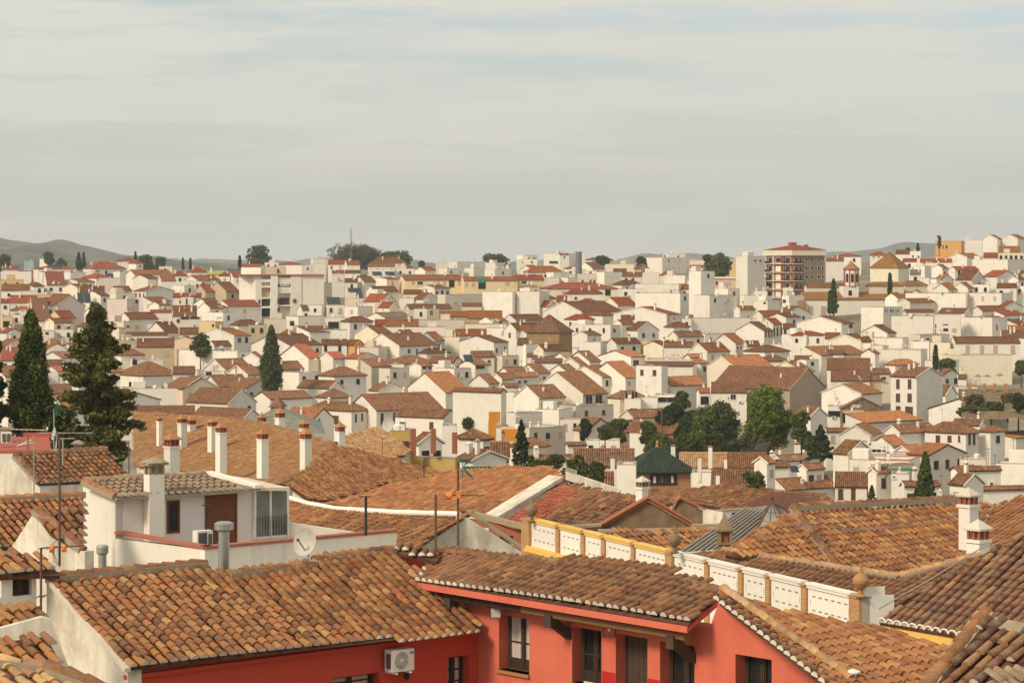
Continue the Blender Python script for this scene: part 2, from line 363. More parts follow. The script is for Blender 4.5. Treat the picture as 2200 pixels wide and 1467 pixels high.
def tiles(house, pl, poly_px, key='mix', pan='pan_clay_shaded', cap=None, pitch=.27, exp=.34, maxo=300, ends=True, sag=.045, thick=.08, budget=None, name='roof', jit=1.0, seed=0, pts=None, mass=None, tilt=.034):
    """roof plane bounded by photo polygon: slab + cover tiles in columns; returns the roof object"""
    rr = random.Random(seed+17)
    f = pl.f; v = Vector((-f.x, -f.y, pl.pitch)).normalized(); u = Vector((-f.y, f.x, 0)); n = pl.n if pl.n.z > 0 else -pl.n
    P = pts or [pl.hit(*q) for q in poly_px]; o = P[0]
    uv = [((p-o).dot(u), (p-o).dot(v)) for p in P]
    mb = MB(); mb.prism([p-n*.05 for p in P], -n*thick)
    roof = mb.obj(name, pan, house); base = BASES[house.name]
    if mass:       # the building under the slope
        cen = sum(P, Vector((0, 0, 0)))/len(P); mm = MB(); Q_ = [cen+(p-cen)*.955-Vector((0, 0, .18)) for p in P]; lo_ = min(q.z for q in Q_)-mass
        k_ = len(Q_); mm.add(Q_+[Vector((q.x, q.y, lo_)) for q in Q_], [tuple(range(k_)), tuple(range(2*k_-1, k_-1, -1))]+[(i, i+k_, (i+1) % k_+k_, (i+1) % k_) for i in range(k_)]); mm.obj('wall', 'wall_old', house)
    us = [a for a, b in uv]; vv = [b for a, b in uv]
    cells = set(); i0, i1 = int(min(us)/pitch)-1, int(max(us)/pitch)+1; j0, j1 = int(min(vv)/exp)-1, int(max(vv)/exp)+1
    for i in range(i0, i1+1):
        for j in range(j0, j1+1):
            if inpoly(uv, (i+.5)*pitch, (j+.5)*exp): cells.add((i, j))
    wob = [rr.uniform(-1, 1) for _ in range(400)]
    lst = []
    for (i, j) in sorted(cells):
        jj = jit
        x = (i+.5)*pitch+rr.gauss(0, .008*jj)+.02*math.sin(j*.7+wob[i % 400]*3)*jj; y = j*exp+rr.gauss(0, .012*jj)
        eave = (i, j-1) not in cells
        if eave: y = (j)*exp - .04
        z = .005+sag*math.sin(x*.45+seed)*math.sin(y*.6+seed*2)
        p = o+u*x+v*y+n*z
        a = rr.gauss(0, .035*jj); tl = tilt+rr.gauss(0, .010*jj)
        U = (u*math.cos(a)+v*math.sin(a)); Vv = (v*math.cos(a)-u*math.sin(a)); Vv = (Vv+n*(-tl)).normalized(); Nn = U.cross(Vv).normalized()
        s = 1+rr.gauss(0, .03*jj)
        if rr.random() < .02*jj: Nn = Nn*1.15
        M = Matrix(((U.x*s, Vv.x, Nn.x*s, p.x-base.x), (U.y*s, Vv.y, Nn.y*s, p.y-base.y), (U.z*s, Vv.z, Nn.z*s, p.z-base.z), (0, 0, 0, 1)))
        lst.append((p.y, M, eave and ends))
    lst.sort(key=lambda t: t[0])
    rem = maxo if budget is None else max(0, min(maxo, budget[0]))
    if budget is not None: budget[0] -= min(rem, len(lst))
    for d, M, e in lst[:rem]:
        t = bpy.data.objects.new('tile', tile_mesh(key, e)); COL.objects.link(t); t.parent = roof; t.matrix_local = M
    rest = lst[rem:]
    if rest:
        geo = tile_geo(n=5 if rest[0][0] > 100 else 6); nf = len(geo[1]); mi = []
        for d, M, e in rest: mi += [0]*(nf-1)+[1 if e else 0]
        bulk('tile_field', geo, ['tile_'+key, 'tile_end'], [M for _, M, _ in rest], mi, roof)
    if cap:
        for (a, b) in cap: ridge(house, pl.hit(*a) if len(a) == 2 else a, pl.hit(*b) if len(b) == 2 else b, key)
    return roof
def ridge(house, A, B, key='mix', r=.14, mort=True, name='ridge_cap', seed=3):
    rr = random.Random(seed); base = BASES[house.name]; d = (B-A); L = d.length; d.normalize()
    up = Vector((0, 0, 1)); U = d.cross(up).normalized(); Nn = U.cross(d).normalized()
    n = max(1, int(L/.36)); mt = []
    vs, fs = tile_geo(n=6, L=.43, w=r, h=r*.8)
    for k in range(n):
        p = A+d*(k*L/n)+Nn*.05+U*rr.gauss(0, .01)
        V = (d-Nn*.05).normalized(); N2 = U.cross(V).normalized(); s = 1+rr.gauss(0, .05)
        mt.append(Matrix(((U.x*s, V.x, N2.x*s, p.x-base.x), (U.y*s, V.y, N2.y*s, p.y-base.y), (U.z*s, V.z, N2.z*s, p.z-base.z), (0, 0, 0, 1))))
    o = bulk(name, (vs, fs), ['tile_'+key], mt, None, house, kind='stuff')
    if mort:
        mb = MB(); mb.obox(A-U*r*1.1-Nn*.1, U*r*2.2, d*L, Nn*.16); mb.obj('ridge_mortar', 'mortar', house)
    return o
def wallpoly(house, pl, pts, mat, th=.3, name='wall', label=None):
    P = [pl.hit(*q) if len(q) == 2 else Vector(q) for q in pts]
    mb = MB(); mb.prism(P, -pl.n*th) ; return mb.obj(name, mat, house, label=label)
# ------------------------------------------------------------------ the town: generic houses
_ys = [540, 560, 570, 580, 590, 600, 620, 650, 700, 750, 800, 850, 900, 950, 1000, 1050, 1100]
_ds = [1900, 1500, 1250, 1120, 1010, 930, 860, 790, 720, 660, 610, 560, 500, 440, 370, 310, 260]
def dmap(y, x=1100):
    s = 1/(1+math.exp(-(x-1750)/120)); y = y+s*38*max(0, min(1, (720-y)/150)) + s*12
    return float(np.interp(y, _ys, _ds))
_cache = {}
def win_mesh(w, h, kind):
    k = (round(w, 1), round(h, 1), kind)
    if k not in _cache:
        w, h = k[0], k[1]; f = MB(); t = .07
        fm = {'g': 'frame_wood', 'w': 'white_metal', 'b': 'shutter_brown', 't': 'shutter_tan', 'p': 'shutter_pink', 'd': 'frame_wood'}[kind]
        for s in (-1, 1):
            f.box((s*(w-t)/2, -.02, 0), (t, .10, h)); f.box((0, -.02, s*(h-t)/2), (w-2*t, .10, t))
        f.box((0, -.015, 0), (.05, .06, h-2*t))
        f.box((0, -.06, -h/2-.04), (w+.16, .18, .06))
        p = MB(); p.box((0, 0, 0), (w-2*t, .03, h-2*t)); pm = {'g': 'glass', 'w': 'glass', 'b': 'shutter_brown', 't': 'shutter_tan', 'p': 'shutter_pink', 'd': 'door_wood'}[kind]
        if kind in 'btp':
            for q in range(int(h/.16)): p.box((0, -.02, -h/2+.1+q*.16), (w-2*t, .02, .1))
        _cache[k] = (f.mesh('window', fm), p.mesh('pane', pm))
    return _cache[k]
def put_win(parent, pos, n, w, h, kind):
    a, b = win_mesh(w, h, kind); base = BASES[parent.name]
    o = bpy.data.objects.new('window' if kind != 'd' else 'door', a); COL.objects.link(o); o.parent = parent; BASES[o.name] = base
    ang = math.atan2(n.x, -n.y); o.location = pos-base+n*.0; o.rotation_euler = (0, 0, ang)
    p = bpy.data.objects.new('pane' if kind != 'd' else 'door_leaf', b); COL.objects.link(p); p.parent = o
    return o
def chim_mesh(v):
    if ('c', v) not in _cache:
        m = MB(); w = [.45, .55, .6, .5][v]; h = [2.2, 2.6, 1.9, 2.3][v]
        m.box((0, 0, h/2-1.0), (w, w, h)); top = h-1.0
        for a in (-1, 1):
            for b in (-1, 1): m.box((a*w*.36, b*w*.36, top+.14), (w*.2, w*.2, .28), 1)
        m.box((0, 0, top+.31), (w*1.15, w*1.15, .06), 1); m.lathe((0, 0, top+.34), [(w*.8, 0), (w*.45, .16), (.04, .3)], 1 if v != 3 else 0, 4, math.pi/4)
        _cache[('c', v)] = m.mesh('chimney', ['wall_white', ['wall_brick', 'wall_stucco', 'wall_white', 'wall_stucco'][v]])
    return _cache[('c', v)]
def put_chim(roof, pos, v, th, s=1):
    o = bpy.data.objects.new('chimney', chim_mesh(v)); COL.objects.link(o); o.parent = roof; o.location = pos-BASES[roof.name]; o.rotation_euler = (0, 0, th); o.scale = (s, s, s)
    return o
def slope_geo(mb, P, u, v, n, D, thick=.14, corr=True):
    """one roof slope, polygon P (first edge along eave); corrugated when near"""
    o = P[0]; uv = [((p-o).dot(u), (p-o).dot(v)) for p in P]
    low = [p-n*thick for p in P]; k = len(P)
    if not corr:
        mb.add(P, [tuple(range(k))], 0, [[(a/.27, b/.34) for a, b in uv]])
        mb.add(list(P)+low, [tuple(range(2*k-1, k-1, -1))]+[(i, i+k, (i+1) % k+k, (i+1) % k) for i in range(k)], 1)
        return
    mb.prism([p-n*.01 for p in P], -n*thick, 1)
    def vr(x):
        ys = []
        for i in range(k):
            (x1, y1), (x2, y2) = uv[i], uv[(i+1) % k]
            if abs(x1-x2) < 1e-6: 
                if abs(x-x1) < 1e-4: ys += [y1, y2]
            elif min(x1, x2)-1e-6 <= x <= max(x1, x2)+1e-6: ys.append(y1+(y2-y1)*(x-x1)/(x2-x1))
        return (min(ys), max(ys)) if ys else None
    xs0, xs1 = min(a for a, b in uv), max(a for a, b in uv); st = .27/4 if D < 420 else .27/3
    H = {4: [-.03, .085, .13, .085], 3: [-.02, .12, .09]}[4 if D < 420 else 3]; nn = len(H)
    prev = None; i = 0; x = xs0+1e-3
    verts = []; faces = []; uvs = []
    jit = [R.uniform(-.02, .02) for _ in range(60)]
    while x < xs1:
        r = vr(x)
        if r:
            h = H[i % nn]; e = jit[(i//nn) % 60] if h else 0
            a = o+u*x+v*(r[0]-.05+e)+n*h; b = o+u*x+v*r[1]+n*h
            verts += [a, b]; q = len(verts)
            if prev is not None:
                faces.append((q-4, q-2, q-1, q-3)); ux = (i//nn)+((i % nn)/nn)
                px_, pr = prev; c = (i-1)//nn+.5
                uvs.append([(c, pr[0]/.34), (c, r[0]/.34), (c, r[1]/.34), (c, pr[1]/.34)])
            prev = (x, r)
        else: prev = None; 
        x += st; i += 1
        if prev is None: verts_len = len(verts)
    mb.add(verts, faces, 0, uvs)
HOUSES = []
def house(xl, xc, xr, ye, yr, kind, roof='brown', wall='white', th=None, D=None, b=None, depth=None, wR=0, wL=0, rows=1, wk='g', c=None, W=(), rr=None, parent=None, label=None, name='house', cat='house', H=12, ov=.3, roofk=None, hw=None, para=None, rec=True, cope=None, dl=None):
    R = rr or random.Random(int(xc*7+ye*13))
    wl, wr = xc-xl, xr-xc
    if th is None:
        if wl <= 4: th = -math.degrees(math.atan((xc-1100)/F))-1.5
        elif wl < 12: th = 12
        elif wr < 12: th = 70
        else: th = 28+ 30*(wl/(wl+wr))
        if kind in 'G' and wl > wr: th = 55
    th = math.radians(th)
    D = D or dmap((b or ye+10), xc)
    C = px(xc, ye, D); r = Vector((math.cos(th), math.sin(th), 0)); l = Vector((-math.sin(th), math.cos(th), 0))
    a = (along(C, r, xr)-C).length if wr > 4 else (depth or 9)
    bb = (along(C, l, xl)-C).length if wl > 4 else (depth or min(9, max(5, a*.8)))
    if dl: bb = dl
    def Q(s, t, h): return C+r*s+l*t+Vector((0, 0, h))
    base = Q(a/2, bb/2, -H); Z = Vector((0, 0, 1))
    # ridge height
    if kind in 'g': ap = Q(0, bb/2, 0)
    elif kind == 'G': ap = Q(a/2, 0, 0)
    elif kind == 's': ap = Q(0, bb, 0)
    else: ap = Q(a/2, bb/2, 0)
    if yr is None: hr = .3*(bb if kind != 'G' else a)/2
    else: hr = (CZ-(yr-HY)/F*ap.y)-ap.z
    run = {'g': bb/2, 'G': a/2, 's': bb, 'f': 1}.get(kind, min(a, bb)/2)
    hr = max(.12*run, min(hr, (1.0 if kind == 'p' else .62)*run))
    own = parent is None
    if own:
        parent = thing(name, label or '', cat, base)
    bs = BASES[parent.name]
    wm = 'wall_'+wall if 'wall_'+wall in MATS else wall
    w = MB(); e = -.06
    if kind == 'g': prof = [Q(0, 0, -H), Q(0, bb, -H), Q(0, bb, e), Q(0, bb/2, hr+e), Q(0, 0, e)]; w.prism(prof, r*a)
    elif kind == 'G': prof = [Q(0, 0, -H), Q(a, 0, -H), Q(a, 0, e), Q(a/2, 0, hr+e), Q(0, 0, e)]; w.prism(prof, l*bb)
    elif kind == 's': prof = [Q(0, 0, -H), Q(0, bb, -H), Q(0, bb, hr+e), Q(0, 0, e)]; w.prism(prof, r*a)
    elif kind == 'f':
        ph = .55 if para is None else para
        w.prism([Q(0, 0, -H), Q(0, bb, -H), Q(0, bb, -ph), Q(0, 0, -ph)], r*a)
        t = .22
        for (s0, t0, s1, t1) in ((0, 0, a, t), (0, bb-t, a, bb), (0, t, t, bb-t), (a-t, t, a, bb-t)):
            w.obox(Q(s0, t0, -ph), r*(s1-s0), l*(t1-t0), Z*ph)
    else: w.prism([Q(0, 0, -H), Q(a, 0, -H), Q(a, 0, e), Q(0, 0, e)], l*bb)
    w.obj('wall', wm, parent)
    corr = D < 640
    rf_ = 'farorange' if roof == 'orange' else roof
    rm = ('tile_' if corr else 'farroof_')+rf_ if ('tile_'+rf_) in MATS else roof
    ro = None
    if kind == 'f':
        cp = MB(); t = .3; o_ = .04
        for (s0, t0, s1, t1) in ((-o_, -o_, a+o_, t), (-o_, bb-t, a+o_, bb+o_), (-o_, t, t, bb-t), (a-t, t, a+o_, bb-t)):
            cp.obox(Q(s0, t0, .003), r*(s1-s0), l*(t1-t0), Z*.06)
        cp.obj('coping', cope or ('coping' if R.random() < .35 else 'mortar'), parent)
        fl = MB(); fl.obox(Q(.2, .2, -.5), r*(a-.4), l*(bb-.4), Z*.03); ro = fl.obj('roof', 'coping' if R.random() < .6 else 'mortar', parent)
        if R.random() < .5 and rec and min(a, bb) > 5:   # small stair head on the roof terrace
            q = MB(); sw = R.uniform(2, 3); s0 = R.uniform(.5, a-sw-.5); q.obox(Q(s0, bb-sw-.3, -.47), r*sw, l*sw, Z*R.uniform(1.6, 2.4)); q.obj('stair_head', wm, parent)
    else:
        mb = MB(); og = .12
        def sl(pts, ud, vd_h):    # ud = eave dir, pts 4 or 3
            P = [Vector(p) for p in pts]; u = (P[1]-P[0]).normalized(); nrm = (P[1]-P[0]).cross(P[-1]-P[0]).normalized()
            if nrm.z < 0: nrm = -nrm
            v = nrm.cross(u).normalized()
            if v.z < 0: v = -v
            slope_geo(mb, P, u, v, nrm, D, corr=corr)
        if kind == 'g':
            k = hr/(bb/2)
            sl([Q(-og, -ov, -ov*k), Q(a+og, -ov, -ov*k), Q(a+og, bb/2, hr), Q(-og, bb/2, hr)], 0, 0)
            sl([Q(a+og, bb+ov, -ov*k), Q(-og, bb+ov, -ov*k), Q(-og, bb/2, hr), Q(a+og, bb/2, hr)], 0, 0); rl = [(Q(-og, bb/2, hr), Q(a+og, bb/2, hr))]
        elif kind == 'G':
            k = hr/(a/2)
            sl([Q(-ov, bb+og, -ov*k), Q(-ov, -og, -ov*k), Q(a/2, -og, hr), Q(a/2, bb+og, hr)], 0, 0)
            sl([Q(a+ov, -og, -ov*k), Q(a+ov, bb+og, -ov*k), Q(a/2, bb+og, hr), Q(a/2, -og, hr)], 0, 0); rl = [(Q(a/2, -og, hr), Q(a/2, bb+og, hr))]
        elif kind == 's':
            k = hr/bb; sl([Q(-og, -ov, -ov*k), Q(a+og, -ov, -ov*k), Q(a+og, bb+.1, hr+.1*k), Q(-og, bb+.1, hr+.1*k)], 0, 0); rl = []
        else:
            m = min(a, bb)/2; k = hr/m
            if kind == 'p': c1 = c2 = Q(a/2, bb/2, hr)
            elif a >= bb: c1, c2 = Q(m, bb/2, hr), Q(a-m, bb/2, hr)
            else: c1, c2 = Q(a/2, m, hr), Q(a/2, bb-m, hr)
            A, B_, C_, D_ = Q(-ov, -ov, -ov*k), Q(a+ov, -ov, -ov*k), Q(a+ov, bb+ov, -ov*k), Q(-ov, bb+ov, -ov*k)
            same = (c1-c2).length < .3
            if a >= bb or kind == 'p':
                sl([A, B_, c2, c1] if not same else [A, B_, c1], 0, 0); sl([B_, C_, c2], 0, 0)
                sl([C_, D_, c1, c2] if not same else [C_, D_, c1], 0, 0); sl([D_, A, c1], 0, 0)
            else:
                sl([A, B_, c1], 0, 0); sl([B_, C_, c2, c1] if not same else [B_, C_, c1], 0, 0); sl([C_, D_, c2], 0, 0); sl([D_, A, c1, c2] if not same else [D_, A, c1], 0, 0)
            rl = [(A, c1), (B_, c2 if a >= bb else c1), (D_, c1 if a >= bb else c2), (C_, c2)]
            if not same: rl.append((c1, c2))
        ro = mb.obj('roof', [rm, 'pan_dark' if rm != 'wall_green' else 'pan_dark'], parent)
        if rl:
            rc = MB()
            for p, q in rl:
                d = q-p
                if d.length > .1: rc.tube(p+Z*.03, q+Z*.03, .13, 0, 6)
            rc.obj('ridge_cap', rm, parent)
        if own and kind in 'gG' and R.random() < .55:     # whitewashed verge on the gables
            vg = MB(); 
            if kind == 'g':
                for s in (-og-.06,):
                    for (t0, h0) in ((-ov, -ov*k), (bb+ov, -ov*k)): vg.obox(Q(s, t0, h0-.10), r*.14, Q(s, bb/2, hr)-Q(s, t0, h0), Z*.17)
            else:
                for t in (-og-.06,):
                    for (s0, h0) in ((-ov, -ov*k), (a+ov, -ov*k)): vg.obox(Q(s0, t, h0-.10), l*.14, Q(a/2, t, hr)-Q(s0, t, h0), Z*.17)
            vg.obj('verge', wm, parent)
    nR, nL = -l, -r   # outward normals of right face / left face
    def wins(face, n, rows):
        Ln = a if face == 'R' else bb; nm = nR if face == 'R' else nL
        for q in range(rows):
            z = -1.55-q*2.9
            for i in range(n):
                s = Ln*(i+.5)/n+R.uniform(-.06, .06)*Ln/n; p = Q(s, 0, z) if face == 'R' else Q(0, s, z)
                ww = min(hw[0] if hw else R.choice([.8, .9, 1.0]), Ln/n*.7); hh = hw[1] if hw else R.choice([1.0, 1.2, 1.3])
                put_win(parent, p, nm, ww, hh, wk if wk != 'r' else R.choice('gggbt'))
    if wR: wins('R', wR, rows)
    if wL: wins('L', wL, rows)
    pr = Plane(C, nR); pl = Plane(C, nL)
    for wq in W:
        x0, y0, x1, y1 = wq[:4]; kd = wq[4] if len(wq) > 4 else wk
        fc, nm = (pr, nR) if (x0+x1)/2 >= xc else (pl, nL)
        A, B2 = fc.hit(x0, y0), fc.hit(x1, y1); A2 = fc.hit(x1, y0)
        put_win(parent, (A+B2)/2, nm, max(.25, (A2-A).length), max(.25, abs(fc.hit(x0, y0).z-fc.hit(x0, y1).z)), kd)
    nc = c if c is not None else (R.choice([0, 0, 1, 1, 2]) if kind != 'p' else 0)
    for i in range(nc):
        s, t = R.uniform(.15, .85)*a, R.uniform(.15, .8)*bb
        if kind == 'g': h = hr*(1-abs(t-bb/2)/(bb/2))
        elif kind == 'G': h = hr*(1-abs(s-a/2)/(a/2))
        elif kind == 's': h = hr*t/bb
        elif kind == 'f': h = -.4
        else: h = hr*min(s, a-s, t, bb-t)/(min(a, bb)/2)
        put_chim(ro, Q(s, t, h), R.choice([0, 1, 2, 3]), th, R.uniform(.6, 1.0))
    if rec and D > 200 and R.random() < .35:       # aerial on the roof
        m = MB(); s, t = R.uniform(.2, .8)*a, R.uniform(.3, .7)*bb; p = Q(s, t, hr*.5 if kind != 'f' else 0); hh = R.uniform(2, 3.5)
        m.tube(p, p+Z*hh, .03, 0, 4); an = R.uniform(0, 3); d = Vector((math.cos(an), math.sin(an), 0)); q = p+Z*hh*.95
        m.tube(q-d*.6, q+d*.8, .02, 0, 4)
        for i in range(6): e_ = Vector((-d.y, d.x, 0))*(.32-.02*i); c0 = q+d*(-.5+.22*i); m.tube(c0-e_, c0+e_, .012, 0, 3)
        m.obj('aerial', 'rust', parent)
    if rec and wr > 25 and R.random() < .3:       # wall-mounted cooling unit
        s_ = R.uniform(.2, .8)*a; q = MB(); p_ = Q(s_, 0, -R.choice([2.3, 2.6, 5.0])); q.obox(p_+r*0, r*.8, -l*.3, Z*.55); q.obox(p_+r*.08-l*.302+Z*.06, r*.42, -l*.01, Z*.42, 1); q.obj('outdoor_unit', ['ac_body', 'grille'], parent)
    if own and rec:
        cs = [Q(0, 0, 0), Q(a, 0, 0), Q(a, bb, 0), Q(0, bb, 0), Q(0, 0, -4), Q(a, 0, -4), Q(0, bb, -4), Q(a, bb, -4), ap+Z*hr if kind != 'f' else C]
        pp = [unpx(p) for p in cs]
        HOUSES.append(dict(o=parent, kind=kind, roof=roof, wall=wall, D=D, cx=(xl+xr)/2, cy=ye, w=xr-xl, lo=(min(p[0] for p in pp), min(p[1] for p in pp)), hi=(max(p[0] for p in pp), max(p[1] for p in pp)), far=max(c.y for c in cs), win=bool(wR or wL or W), area=a*bb, auto=False, b=b, ap=min(p[1] for p in pp)))
    return parent, (C, r, l, a, bb, hr, Q)
TILES = {'A1': (0, 500, 5.946), 'A2': (370, 500, 5.946), 'A3': (740, 500, 5.946), 'A4': (1110, 500, 5.946), 'A5': (1480, 500, 5.946), 'A6': (1850, 500, 6.286),
         'B1': (0, 640, 5.946), 'B2': (370, 640, 5.946), 'B3': (740, 640, 5.946), 'B4': (1110, 640, 5.946), 'B5': (1480, 640, 5.946), 'B6': (1850, 640, 6.286),
         'C1': (0, 800, 3.998), 'C2': (550, 800, 3.998), 'C3': (1100, 800, 3.998), 'C4': (1650, 800, 3.998)}
